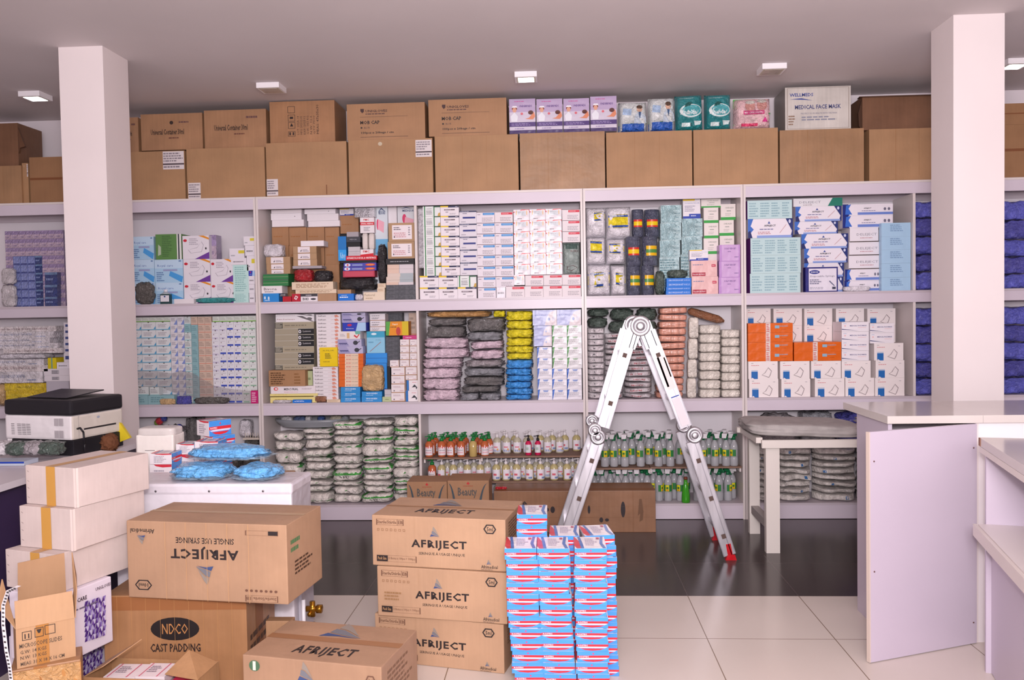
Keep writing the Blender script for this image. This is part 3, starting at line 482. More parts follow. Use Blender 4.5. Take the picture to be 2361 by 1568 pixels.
# ======== top row, compartment 1 (far left of the double unit)
O=(590,440);S=5.808
def nb(x0,y0,x1,y1,st,lb,n='carton',c='box',*r): return (x0,y0,x1,y1,st,n,c,lb)+r
its=[]
cols=[(215,440),(445,680),(685,918),(925,1118)]; rows=[(490,735),(735,985),(985,1235),(1235,1478)]
pos=['leftmost','second','third','rightmost']; rw=['top','second','third','bottom']
for i,(a,b) in enumerate(cols):
    for j,(c,d) in enumerate(rows): its.append(nb(a,c,b,d,'brown',f'plain brown carton at the shelf back, {rw[j]} layer, {pos[i]} of four','small_carton','box',.22,.15))
its+=[nb(1130,330,1375,575,'brown','plain brown carton below the black and yellow box','small_carton','box',.22,.15),
 nb(1130,575,1375,1478,'blk','dark tall carton behind the stack of books','tall_carton','box',.24,.13),
 nb(215,390,643,488,'white','flat white box under the perforated one, left pile','flat_box','box',.18,.18),nb(200,300,612,390,'whiteflat','flat white box with a black hole, middle of left pile','flat_box','box',.18,.18),nb(205,252,612,300,'white','flat white box topmost of the left pile','flat_box','box',.18,.18),
 nb(700,400,1125,495,'white','flat white box lowest of the right pile of three','flat_box','box',.18,.18),nb(685,308,1105,402,'white','flat white box in the middle of right pile','flat_box','box',.18,.18),nb(650,245,1065,305,'whiteflat','flat white box with black hole topmost of right pile','flat_box','box',.18,.18),
 nb(1120,240,1310,325,'comp','white box with black and yellow corner near shelf top','small_box','box',.24,.12),
 nb(1590,215,1770,1240,'infra','tall infrared lamp box printed INFRA in white on blue','lamp_box','box',.16,.2),nb(1895,212,2125,430,'medi','lamp box with red lamp picture behind labelled brown cartons','lamp_box','box',.2,.15),nb(1770,212,1888,430,'white','upper right corner of pale lamp box pair','lamp_box','box',.2,.15),
 nb(1745,1260,2140,1330,'greytex','dark grey textured flat pack, upper of the grey stack','flat_pack','pack',.04,.2),nb(1745,1330,2140,1385,'greytex','dark grey textured flat pack, middle of the grey stack','flat_pack','pack',.04,.2),nb(1740,1385,2140,1440,'greytex','dark grey textured flat pack, lowest of grey stack','flat_pack','pack',.04,.2)]
sl=[985,1045,1105,1150,1195,1225,1258]; nm=['topmost','second','third','fourth','fifth','lowest']
for i in range(6): its.append(nb(1745 if i>2 else 1760,sl[i],2110,sl[i+1],'slabb' if i in(2,3,4) else 'slab',f'thin grey and peach boxed kit, {nm[i]} of the pile under black box','kit_box','box',.05,.2))
its+=[nb(1740,908,2120,985,'black','long black box beneath two labelled brown cartons','long_box','box',.04,.2),nb(1765,680,2125,908,'brownlabel','brown carton with large white label, lower of two','labelled_carton','box',.04,.2),nb(1775,430,2125,678,'brownlabel','brown carton with large white label, upper of two','labelled_carton','box',.04,.2),
 nb(1440,1355,1725,1455,'femoral','cream box with brown script at the shelf bottom beside grey packs','small_box','box',.03,.12),nb(1625,1300,1725,1355,'cream','small cream box on the script printed cream box','small_box','box',.05,.1),nb(1630,1240,1740,1300,'cream','topmost small cream box beside the pale kits','small_box','box',.05,.1),
 nb(1320,1380,1435,1460,'@white','crumpled white wrapper beside bright blue box','wrapper','wrapper',.03,.08),nb(1100,1378,1312,1460,'bluebox','small bright blue box with white words on shelf','small_box','box',.02,.12),nb(1090,1325,1275,1378,'tan','flat brown box on the small bright blue box','small_box','box',.03,.13),
 nb(1095,1155,1600,1325,'@black','shiny black plastic bag bulging under the books','plastic_bag','bag',.04,.2),nb(1165,1070,1590,1150,'pinkred','thick dusky red book in the pile of books','book','book',.05,.16),nb(1170,1018,1612,1065,'instr','violet boxed instrument kit, lower of two','kit_box','box',.05,.16),nb(1175,965,1612,1015,'instr','violet boxed instrument kit, upper of two','kit_box','box',.05,.16),
 nb(1130,930,1615,963,'blk','thin black book under the bright red book','book','book',.05,.16),nb(1205,870,1620,928,'gyn','bright red book on gynaecology and obstetrics','book','book',.05,.16),
 nb(1400,785,1575,868,'pmc2','white and red needle box lying under cotton rolls','needle_box','box',.08,.1),nb(1235,838,1398,868,'silver','thin silver box under the taller silver box','small_box','box',.07,.1),nb(1235,750,1395,836,'silver','silver box on the thin silver box by needle box','small_box','box',.07,.1),
 nb(1100,610,1210,868,'bluside','blue box standing on end left of silver box','blue_box','box',.08,.15),nb(1212,690,1398,750,'blk','black box under the dark grey printed box','small_box','box',.09,.1),nb(1210,615,1400,690,'darkgrey','dark grey box with small white words','small_box','box',.08,.12),nb(1215,550,1375,612,'greybox','light grey box topmost of the dark pile','small_box','box',.09,.1),
 nb(1420,565,1495,782,'@roll','upright white cotton roll, left of two','cotton_roll','roll',.09,.07),nb(1505,565,1585,782,'@roll','upright white cotton roll, right of two','cotton_roll','roll',.09,.07),nb(1395,355,1585,562,'pmc','white spinal needle box with red band and red letters','needle_box','box',.1,.1),nb(1320,228,1588,352,'papers','sheaf of crumpled silvery envelopes on the needle box','envelope_sheaf','envelopes',.08,.14)]
its+=[nb(95,1375,308,1478,'bluewhite','blue box with white glove pictures in bottom left corner','blue_box','box',.02,.12),nb(312,1378,405,1478,'@smoke','crumpled clear wrapper right of blue box','wrapper','wrapper',.03,.08),nb(75,1275,350,1372,'bivona','white box with brown script beneath green boxes','white_box','box',.02,.13),
 nb(95,1190,435,1270,'green','green box, lower of two at left','green_box','box',.03,.14),nb(95,1112,435,1188,'green','green box, upper of two at left','green_box','box',.03,.14),
 nb(145,1055,460,1110,'smalllabel','small labelled brown box just above green boxes','labelled_box','box',.04,.12),nb(140,980,462,1055,'smalllabel','small labelled brown box, middle of left column','labelled_box','box',.04,.12),nb(135,884,460,980,'smalllabel','small labelled brown box under the white bag','labelled_box','box',.04,.12),nb(82,705,350,882,'@white','shiny white plastic packet on labelled brown boxes','packet','packet',.05,.12),
 nb(358,1415,476,1478,'red','small plain red box on shelf floor','red_box','box',.02,.07),nb(482,1380,596,1478,'redlogo','small red box with white diamond logo','red_box','box',.02,.07),nb(600,1380,826,1475,'whtblk','white box with black top band on shelf floor','white_box','box',.02,.09),nb(830,1375,1080,1465,'tan','short tan carton beside the black banded white box','small_carton','box',.03,.08),
 nb(530,1322,1080,1378,'cream','long cream box under the wider tan box','long_box','box',.04,.1),nb(480,1220,1035,1320,'cream','thick cream box under the red bag','long_box','box',.03,.12),nb(490,1040,755,1218,'@redb','crumpled red plastic bag on cream box','plastic_bag','bag',.02,.1),nb(760,1060,1010,1218,'@black','small black plastic bag beside the red bag','plastic_bag','bag',.04,.1),
 nb(490,1006,885,1060,'greybox','flat grey board box under labelled brown boxes','flat_box','box',.05,.12),nb(500,920,820,1004,'smalllabel','small labelled brown box, lowest of centre column','labelled_box','box',.05,.12),nb(500,835,815,918,'smalllabel','small labelled brown box, middle of centre column','labelled_box','box',.05,.12),nb(498,745,810,833,'smalllabel','small labelled brown box, top of centre column','labelled_box','box',.05,.12),nb(600,668,910,745,'white','plain white box on top of labelled brown boxes','white_box','box',.05,.12),
 nb(1620,700,1740,1235,'@black','black plastic bag standing beside labelled brown cartons','plastic_bag','bag',.04,.1)]
R(2,O,S,its)
# ======== top row, compartment 2: wall of small boxes
O=(960,440); HULLS.clear()
G='boxes stacked in the upper middle compartment'; bx='small_box'
Y0=1137; Y1=1422
grid(2,O,S,45,Y0,300,Y1,1,2,'ygrn',bx,'box','white box with yellow and navy top edge at bottom left corner',G,z0=T[2]+.0006)
grid(2,O,S,300,Y0,552,Y1,1,2,'ygrn',bx,'box','yellow and navy edged box, second bottom pile from left',G,z0=T[2]+.0006)
grid(2,O,S,552,Y0,805,Y1,1,2,lambda i,j:'grnw' if j==0 else 'ygrn',bx,'box','yellow or green edged box in third bottom pile',G,z0=T[2]+.0006)
zb=PY(O[0]+400/S,O[1]+Y0/S,.03)[1]+.0006
grid(2,O,S,92,192,326,Y0,1,7,'grnw',bx,'box','white box with dark green side stripes, left column',G,z0=zb)
grid(2,O,S,328,182,578,Y0,1,7,'ygrn',bx,'box','white box with yellow and navy lid, column beside green striped',G,z0=zb)
grid(2,O,S,580,268,812,Y0,1,5,'navy',bx,'box','white box with navy bar across its face',G,z0=zb)
grid(2,O,S,814,280,1302,Y1,2,8,lambda i,j:'redb' if (i,j)==(1,0) else 'blu',bx,'box','white box with light blue print patch',G,z0=T[2]+.0006,only=lambda i,j:not(i==1 and j==7))
z1=grid(2,O,S,1455,1120,2212,1262,3,1,'redb',bx,'box','glossy white box with red print, upper bottom layer',G,z0=PY(O[0]+1800/S,O[1]+1265/S,.03)[1])
grid(2,O,S,1198,1266,2212,1422,4,1,'redb',bx,'box','glossy white box with red print on shelf floor',G,z0=T[2]+.0006)
grid(2,O,S,1072,1290,1195,1422,1,1,'smallw',bx,'box','narrow white box between blue and red printed boxes',G,z0=T[2]+.0006)
grid(2,O,S,1306,1125,1452,1262,1,1,'redc',bx,'box','narrow box with red corner beside glossy red printed boxes',G,z0=PY(O[0]+1400/S,O[1]+1262/S,.03)[1])
grid(2,O,S,1306,245,1950,1112,3,6,lambda i,j:'redc',bx,'box','glossy box with red corner and framed print',G,z0=z1+.0006)
grid(2,O,S,1953,245,2200,690,1,3,'redb',bx,'box','white box with red print patch, right hand column',G,z0=PY(O[0]+2050/S,O[1]+690/S,.03)[1])
o=link('foil_packet',pillowmesh('p',.038*1.05,.05,.07*1.02,'8f9c98',[],'plas'),None,(0,0,0)); me=pillowmesh('foil_packet',.122,.06,.215,'93A09C',[('r',.02,.8,.98,.97,'46605a'),('t','MULTIFLO',.45,.7,.45,.06,'7a3038'),('o',[(.2,.15),(.5,.1),(.85,.2),(.6,.28),(.25,.25)],.003,'5a3038')],'plas'); o.data=me
a=PY(O[0]+1968/S,O[1]+900/S,.03); o.location=(a[0],.03,z1+.0008); o.scale=(1,1,(PY(O[0]+2080/S,O[1]+692/S,.03)[1]-z1-.002)/.215); tag(o,'grey green foil packet with glare standing in right column','packet')
mb=MB(); 
o=link('clear_sleeve',boxmesh('clear_sleeve',.055,.12,.6,'C4BFC6',[],kind='plas'),None,(-1.228,.05,T[2]+.235)); o.scale=(.9,1,.74); tag(o,'clear plastic sleeve of boxes against the left divider','sleeve')
# ======== top row, compartment 3
O=(1340,430); its=[]
def glovebag(w,d,h,cnt=[0]):
    cnt[0]+=1; k=cnt[0]; q=[(.42,.5,.95,.8),(.3,.35,.95,.75),(.05,.25,.95,.72),(.15,.4,.92,.8),(.22,.4,.8,.85),(.08,.3,.85,.72)][k%6]
    s0,t0,s1,t1=q; sk=random.Random(k).uniform(-.05,.05)
    def P(s,t): return (s0+(s1-s0)*s,t0+(t1-t0)*t+sk*s)
    def band(a,b,c): return ('p',[P(0,a),P(.33,a),P(.66,a),P(1,a),P(1,b),P(.66,b),P(.33,b),P(0,b)],c)
    return pillowmesh('glove_bag',w,d,h,'ECE7EE',[band(.18,.82,'E6D00E'),band(.0,.04,'D8C420'),band(.04,.2,'2450A8'),band(.8,.96,'2450A8'),band(.96,1,'D8C420'),('w',*P(.1,.84),*P(.9,.94),1,'b8c4dc'),('e',(s0+s1)/2,(t0+t1)/2+sk/2,.05,.03,'C4AE10')],'plas',seed=k,n=5,amp=.13,off=.004,lump=2)
BAGS['@glove']=glovebag
lb6=['white glove bag with yellow label in top left corner','white glove bag with yellow label, top right of six','white glove bag with yellow label, middle left of six','white glove bag with tilted yellow label, middle right of six','white glove bag with yellow label, bottom left of six','white glove bag with yellow label, bottom right of six']
for q,l in zip([(58,265,335,662),(338,255,678,662),(66,670,332,1032),(338,690,600,1040),(75,1036,400,1442),(402,1045,606,1442)],lb6): its.append(q+('@glove','glove_bag','bag',l,.03,.2))
R(2,O,S,its)
def rollmesh(h,r,lab):
    mb=MB(); mb.lathe([(r*.96,0),(r,.006),(r,h-.006),(r*.95,h)],mat('4e5166','plas',.3),20)
    cols=(('D0342C',.36,.42),('E8C818',.42,.56),('D0342C',.56,.63)) if lab==0 else (('E8B41C',.34,.44),('4E8A46',.44,.56),('E8B41C',.56,.68))
    for c,a,b in cols:
        vs=[];n=8
        for k in range(n+1):
            an=-math.pi/2-.75+1.5*k/n+(.25 if lab else 0)
            for z in (a,b): vs.append(((r+.0012)*math.cos(an),(r+.0012)*math.sin(an),z*h))
        mb.raw(vs,[(2*k,2*k+2,2*k+3,2*k+1) for k in range(n)],mat(c,'gloss'),True)
    return mb.mesh('cotton_roll')
rl=[(680,305,845,665,0,.12,'upper left dark blue wrapped roll with red and yellow label'),(848,305,1062,665,0,.12,'upper right dark blue wrapped roll with red and yellow label'),(600,665,812,1062,0,.05,'middle left dark blue wrapped roll with red and yellow label'),(815,668,1035,1062,1,.05,'middle right dark blue wrapped roll with green and yellow label'),(610,1062,805,1442,1,.05,'bottom left dark blue wrapped roll with green and yellow label'),(806,1062,990,1442,1,.05,'bottom right dark blue wrapped roll with green and yellow label')]
zz={}
for i,(x0,y0,x1,y1,lab,Y,l) in enumerate(reversed(rl)):
    a=PY(O[0]+x0/S,O[1]+(y0+y1)/2/S,Y)[0]; b=PY(O[0]+x1/S,O[1]+(y0+y1)/2/S,Y)[0]; r=(b-a)/2-.001
    zt=PY(O[0]+(x0+x1)/2/S,O[1]+y0/S,Y)[1]; lev=i//2; z0=T[2]+.0006 if lev==0 else zz[lev-1]+.0006
    h=zt-z0; zz[lev]=max(zz.get(lev,0),z0+h)
    if lev<2: h=PY(O[0]+820/S,O[1]+y0/S,.05)[1]-z0; zz[lev]=z0+h
    o=link('cotton_roll',rollmesh(h,r,lab),None,((a+b)/2,Y+r,z0)); tag(o,l,'roll','dark blue wrapped rolls')
its=[nb(1048,950,1318,1442,'tealst','pale teal wrapped pile, lowest of front column','wrapped_pile','pack',.1,.14),nb(1052,722,1325,948,'tealst','pale teal wrapped pile, third down in left column','wrapped_pile','pack',.1,.14),nb(1060,490,1340,720,'tealst','pale teal wrapped pile, second down in left column','wrapped_pile','pack',.1,.14),nb(1065,250,1345,488,'tealst','pale teal wrapped pile topmost beside dark blue rolls','wrapped_pile','pack',.1,.14),
 nb(1335,910,1500,1442,'tealst','pale teal wrapped pile behind the leaning white box','wrapped_pile','pack',.12,.12),nb(1345,675,1620,908,'tealst','pale teal wrapped pile, third down below upright needle box','wrapped_pile','pack',.12,.12),nb(1350,430,1625,673,'tealst','pale teal wrapped pile directly under upright needle box','wrapped_pile','pack',.12,.12),nb(1362,170,1597,428,'comp','upright needle box with yellow top and blue base','needle_box','box',.12,.12),
 nb(1640,905,1835,1442,'chdx','tall lower white box behind the pink stapler boxes','swab_box','box',.12,.12),nb(1640,695,1838,904,'chdx','white box with green base, lowest clear one of left pile','swab_box','box',.12,.12),nb(1645,490,1838,693,'chdx','white box with green base, middle of left pile','swab_box','box',.12,.12),nb(1640,282,1838,488,'chdx','white box with green base, second down in left pile','swab_box','box',.12,.12),nb(1605,165,1870,280,'chdx','white box with green base touching the shelf top','swab_box','box',.14,.12),
 nb(1855,870,2050,1442,'chdx','white box behind the purple vein set boxes','swab_box','box',.15,.1),nb(1855,660,2050,868,'chdx','white box with green base just above purple boxes','swab_box','box',.15,.1),nb(1848,450,2045,657,'chdx','white box with green base, middle of right pile','swab_box','box',.15,.1),nb(1868,236,2068,447,'chdx','white box with green base, topmost of right pile','swab_box','box',.15,.1),nb(2075,440,2165,1442,'greybox','grey carton stack in the right back corner','carton','box',.2,.12),
 nb(1135,1390,1470,1440,'circ','bright blue circumcision kit, lowest of four','kit_box','box',.02,.1),nb(1137,1345,1470,1389,'circ','bright blue circumcision kit, third down of four','kit_box','box',.02,.1),nb(1142,1282,1475,1335,'circ','bright blue circumcision kit, second down of four','kit_box','box',.02,.1),nb(1142,1228,1475,1281,'circ','bright blue circumcision kit, topmost of four','kit_box','box',.02,.1),
 nb(990,1120,1132,1440,'@greenish','crumpled dark green plastic bag beside the blue kits','plastic_bag','bag',.02,.08),nb(1150,1105,1440,1226,'@greenish','dark crumpled plastic bag lying on the blue kits','plastic_bag','bag',.02,.08),
 nb(1480,1208,1835,1440,'skin','pink skin stapler box with glare, lower of two','stapler_box','box',.02,.1),nb(1472,990,1822,1206,'skin','pink skin stapler box, upper of two','stapler_box','box',.02,.1),nb(1450,850,1700,988,'comp','white needle box with yellow top behind pink stapler box','needle_box','box',.05,.07),
 nb(1842,1216,2170,1440,'purp','shiny purple vein set box, lowest of three','vein_set_box','box',.02,.12),nb(1846,1000,2170,1214,'purp','shiny purple vein set box, middle of three','vein_set_box','box',.02,.12),nb(1850,780,2170,998,'purp','shiny purple vein set box, topmost of three','vein_set_box','box',.02,.12)]
R(2,O,S,its)
# ======== top row, compartment 4 (right unit)
O=(1710,430); S5=5.247
its=[nb(100,1050,712,1268,'cyan','long pale cyan box, bottom of the stack of three','long_box','box',.03,.2),nb(108,831,716,1048,'cyan','long pale cyan box, middle of the stack of three','long_box','box',.03,.2),nb(106,620,714,829,'cyan','long pale cyan box, top of the stack of three','long_box','box',.03,.2),
 nb(75,390,620,612,'afri','large syringe box lying on the three cyan boxes','syringe_box','box',.03,.2),nb(68,165,610,385,'cyan','long pale cyan box near the shelf top left','long_box','box',.03,.2)]
g='syringe boxes in the right upper compartment'
for q,st,l in [((755,1095,1232,1268),'afri','syringe box on shelf floor behind framed syringe box'),((755,925,1240,1093),'afri','syringe box directly behind the framed syringe box'),((755,748,1282,924),'afri','syringe box just above the framed disposable syringe box'),((722,572,1290,747),'afri','syringe box, third down in the middle pile'),((640,422,1165,570),'afri','syringe box shifted left, second down in middle pile'),((650,240,1208,420),'afri','syringe box just under the green cornered box'),((625,142,1220,238),'deleg','white box with green corner at top of middle pile'),
 ((1240,1140,1682,1268),'afrin','narrow syringe box on shelf floor, right pile'),((1248,1000,1685,1139),'afrin','narrow syringe box under the three plain lettered boxes'),((1295,834,1675,998),'dele','plain white lettered syringe box, lowest of three'),((1300,672,1668,832),'dele','plain white lettered syringe box, middle of three'),((1308,500,1655,670),'dele','plain white lettered syringe box, top of three'),((1220,350,1830,488),'afrin','blue striped syringe box, second from top of right pile'),((1220,213,1830,348),'afrin','blue striped syringe box topmost of right pile')]:
    its.append(q+(st,'syringe_box','box',l,.08 if q[0]>740 else .085,.18))
its+=[nb(772,975,1165,1268,'disp','syringe box with dark blue frame on shelf floor','syringe_box','box',.01,.06),nb(1235,1205,1570,1262,'@white','flattened white wrapper on shelf floor before syringe boxes','wrapper','wrapper',.012,.05)]
yb=[440,605,765,930,1100,1262]; nn=['topmost','second','third','fourth','lowest']
for i in range(5): its.append(nb(1690,yb[i],2045,yb[i+1],'lblue',f'glossy pale blue box, {nn[i]} of the pile beside the divider','glossy_box','box',.03,.045))
R(2,O,S5,its)
# violet bag piles in the last compartment, seen left and right of the pillar
def bagpile(tier,u0,u1,vs,st,lb,name='plastic_bag',Y=.03,dp=.26,grp=None):
    HULLS.clear()
    its=[(u0,vs[i],u1,vs[i+1],st(i) if callable(st) else st,name,'bag',lb.format(['topmost','second','third','fourth','fifth','sixth','seventh','eighth','ninth'][i] if i<len(vs)-2 else 'lowest'),Y,dp) for i in range(len(vs)-1)]
    R(tier,(0,0),1,its)
vv=lambda i:'@violet' if i%2==0 else '@violetd'
bagpile(2,2105,2205,[462,500,543,585,625,669],vv,'violet blue plastic bag, {} of upper pile left of the pillar')
bagpile(2,2308,2420,[460,505,550,590,630,667],vv,'violet blue plastic bag, {} of upper pile right of the pillar')
bagpile(1,2103,2205,[709,750,792,835,872,910],vv,'violet blue plastic bag, {} of lower pile left of the pillar')
bagpile(1,2308,2420,[706,748,788,830,870,908],vv,'violet blue plastic bag, {} of lower pile right of the pillar')
# ======== top row, left unit, right compartment
O=(0,180); S1=2.903
its=[nb(885,1370,1040,1512,'glt','blue glove box, lowest of the left pair of piles','glove_box','box',.06,.2),nb(1042,1370,1228,1512,'glt','blue glove box at shelf floor behind the green bottle','glove_box','box',.06,.2),
 nb(885,1215,1034,1368,'glt','blue glove box beside the pillar, middle row','glove_box','box',.06,.2),nb(1036,1215,1226,1368,'glt','blue glove box below the green book box','glove_box','box',.06,.2),nb(885,1062,1030,1213,'glt','blue glove box beside the pillar, top row','glove_box','box',.06,.2),nb(1042,1045,1216,1213,'grnbk','green box with white and navy side stripe','green_box','box',.06,.2),
 nb(1232,1365,1412,1510,'glw','white glove box with red dot, bottom row left','glove_box','box',.05,.2),nb(1414,1365,1582,1510,'glw','white glove box with red dot, bottom row right','glove_box','box',.05,.2),nb(1228,1212,1408,1363,'glw','white glove box with red dot, middle row left','glove_box','box',.05,.2),nb(1410,1212,1560,1363,'glw','white glove box with red dot, middle row right','glove_box','box',.05,.2),nb(1222,1055,1400,1210,'glw','white glove box with red dot and purple wedge topmost','glove_box','box',.05,.2),nb(1402,1050,1448,1210,'purs','narrow box end beside the topmost white glove box','box_end','box',.1,.1),
 nb(1562,1440,1665,1500,'mintbk','mint leaflet box on shelf floor','mint_box','box',.04,.1),nb(1560,1250,1665,1440,'mintbk','tall mint green leaflet box beside white glove boxes','mint_box','box',.04,.1),nb(1545,1205,1650,1250,'smallw','small white box on mint green leaflet box','small_box','box',.04,.1),
 nb(1668,1440,1706,1500,'smallw','small white box in right corner on shelf floor','small_box','box',.04,.1),nb(1666,1380,1706,1440,'smallw','small white box in right corner, second up','small_box','box',.04,.1),nb(1664,1325,1706,1380,'smallw','small white box in right corner, third up','small_box','box',.04,.1),nb(1664,1290,1706,1325,'bluel','small navy box in the right corner pile','small_box','box',.04,.1),nb(1652,1190,1706,1290,'smallwy','white box with yellow corner in right corner pile','small_box','box',.04,.1),nb(1640,1120,1704,1190,'smallw','white packet above yellow cornered box','small_box','box',.04,.1),nb(1630,1060,1702,1120,'smallwy','topmost yellow flecked packet of the right corner pile','small_box','box',.04,.1),nb(1535,1140,1636,1203,'smallwy','white box with yellow patch at the back','small_box','box',.1,.1),
 nb(895,1360,1030,1514,'@dark','dark grey plastic bag of packets by the pillar','plastic_bag','bag',.01,.05),nb(1300,1468,1570,1512,'@teal','folded teal plastic sheet on the shelf floor','plastic_sheet','sheet',.005,.045),nb(1165,1478,1298,1514,'white','flat white box on shelf floor by the green bottle','flat_box','box',.005,.045)]
R(2,O,S1,its)
# green antiseptic bottle
def P1(x,y,Y,o,s): return PY(o[0]+x/s,o[1]+y/s,Y)
a=P1(1105,1510,.012,O,S1)
t=tag(link('antiseptic_bottle',None,None,(a[0],.03,T[2]+.0006)),'dark teal bottle with white label before blue glove boxes','bottle')
mb=MB(); mb.box(-.037,-.02,0,.037,.02,.075,mat('2f4a4c','gloss')); mb.lathe([(.034,.075),(.02,.088),(.013,.092)],mat('aeb8c0','gloss'),12); link('body',mb.mesh('body'),t)
mb=MB(); mb.box(-.033,-.0215,.018,.033,-.0205,.065,mat('E4E0E8')); mb.box(-.004,-.0222,.05,.004,-.0217,.062,mat('2858A0')); mb.box(-.008,-.0222,.054,.008,-.0217,.058,mat('2858A0')); link('label',mb.mesh('label'),t)
mb=MB(); mb.lathe([(.013,.092),(.013,.108),(.0115,.11)],mat('E8E4EC'),12); link('cap',mb.mesh('cap'),t)
# ======== top row, left unit, left compartment (left of the pillar)
HULLS.clear()
grid(2,O,S1,40,1020,430,1520,8,9,lambda i,j:'purs' if j<3 or i<1 or i>4 else ('bluv' if i<4 else 'navybx'),'vial_box','box',lambda i,j:('blue' if not(j<3 or i<1 or i>4) else 'mauve')+' wrapped vial box left of the pillar','wrapped vial boxes left of the left pillar',Y=.06,dp=.1,z0=T[2]+.0006)
HULLS.clear()
R(2,O,S1,[nb(0,1380,100,1520,'@pale','clear shiny wrapped bundle at left edge, lower','plastic_bag','bag',.01,.045),nb(0,1270,95,1378,'@pale','clear shiny wrapped bundle at left edge, upper','plastic_bag','bag',.01,.045),nb(300,1465,385,1520,'navybx','navy wrapped box on shelf floor by pillar','wrapped_box','box',.01,.045),nb(300,1385,385,1463,'navybx','navy wrapped box, middle by the pillar','wrapped_box','box',.01,.045),nb(300,1300,385,1383,'navybx','navy wrapped box, topmost by the pillar','wrapped_box','box',.01,.045)])
# ======== middle row, left unit
O=(0,700); S6=4.355
R(1,O,S6,[nb(60,870,465,1030,'yelbig','large yellow packet lying under white catheter boxes','yellow_packet','packet',.03,.2),nb(45,800,465,868,'yelbig','yellow packet on the large yellow packet','yellow_packet','packet',.03,.2),nb(-60,800,42,1030,'@tan','crumpled tan plastic bag at left edge','plastic_bag','bag',.02,.2),
 nb(-80,685,430,797,'foleyb','wide white catheter box with blue letters, lowest','catheter_box','box',.03,.2),nb(-80,622,480,683,'foleyu','white catheter box with upside down maroon letters','catheter_box','box',.03,.2),nb(-80,560,440,620,'foleyb','white catheter box, third from bottom of the pile','catheter_box','box',.03,.2),nb(-80,502,440,558,'@white','crumpled white wrapper in the catheter pile','wrapper','wrapper',.03,.2),nb(30,450,630,500,'foley','long catheter box with maroon letters, slightly shifted right','catheter_box','box',.03,.2),nb(-80,398,580,448,'foleyb','catheter box with blue letters, fourth from top','catheter_box','box',.03,.2),nb(-80,348,500,396,'foleyb','catheter box with blue letters, third from top','catheter_box','box',.03,.2),nb(-80,284,540,346,'foleyb','catheter box with blue letters, second from top','catheter_box','box',.03,.2),nb(-80,230,560,282,'foley','catheter box with maroon letters, topmost','catheter_box','box',.03,.2),
 nb(468,780,697,1030,'greyl','grey box with dark small print beside printer','grey_box','box',.03,.15),nb(445,722,697,778,'wlabel','dark topped white box on the grey box','small_box','box',.03,.15),nb(440,655,697,720,'wlabel','white box with grey label, above dark topped box','small_box','box',.03,.15),nb(570,590,697,653,'smallw','small white box beside yellow box','small_box','box',.03,.15),nb(480,545,566,653,'yelsm','small yellow box with teal band','yellow_box','box',.03,.15)]+[nb(640,190+62*k,720,250+62*k,'navdash',f'white box with navy dash beside pillar, {ORD[k+1]} down','small_box','box',.06,.12) for k in range(6)])
# suture boxes
O=(300,700); SS=6.272; HULLS.clear(); tz=T[1]+.0006
gs='small suture boxes in the middle row left'
grid(1,O,SS,-30,265,594,1440,3,10,'sut','suture_box','box','wide white suture box with blue corner','suture boxes with blue corner',Y=.08,dp=.12,z0=tz)
grid(1,O,SS,-30,200,594,263,6,1,'gpk','suture_box','box','short suture box on wide suture boxes',gs,Y=.08,dp=.12,z0=PY(O[0]+300/SS,O[1]+263/SS,.08)[1])
grid(1,O,SS,596,190,796,1440,2,11,'sutb','suture_box','box','white and blue suture box',gs,Y=.08,dp=.12,z0=tz)
grid(1,O,SS,798,190,893,1440,1,11,lambda i,j:'sutt' if j==1 else 'sutg','suture_box','box','pale green suture box in single column',gs,Y=.08,dp=.12,z0=tz)
grid(1,O,SS,895,190,992,1440,1,11,lambda i,j:'suts' if j==0 else 'sutt','suture_box','box','teal suture box in single column',gs,Y=.08,dp=.12,z0=tz)
grid(1,O,SS,994,190,1190,1440,2,11,'suts','suture_box','box','salmon suture box beside teal column',gs,Y=.08,dp=.12,z0=tz)
grid(1,O,SS,1192,262,1830,1440,6,10,lambda i,j:'tmark' if i==0 or (i==1 and j<3) or j==0 and i!=2 and i<4 else ('tmarkg' if i>3 else 'tmarkb'),'suture_box','box','white suture box in right block','suture boxes with coloured base line',Y=.08,dp=.12,z0=tz)
grid(1,O,SS,1190,182,1820,260,6,1,'gpk','suture_box','box','green based packet on right block',gs,Y=.08,dp=.12,z0=PY(O[0]+1500/SS,O[1]+260/SS,.08)[1])
R(1,O,SS,[nb(1745,1262,1850,1438,'magbox','magenta box of five small drawers at the right corner','magenta_box','box',.005,.06),nb(-20,1326,260,1440,'sutt','pale teal box on shelf floor by the pillar','small_box','box',.01,.06),nb(262,1326,640,1440,'sutt','long pale teal box on shelf floor','small_box','box',.01,.06),nb(20,1205,270,1322,'sutg','white box on the pale teal box by the pillar','small_box','box',.01,.06),nb(285,1210,420,1322,'sutg','white box with dark mark under plastic sheet','small_box','box',.01,.06)])
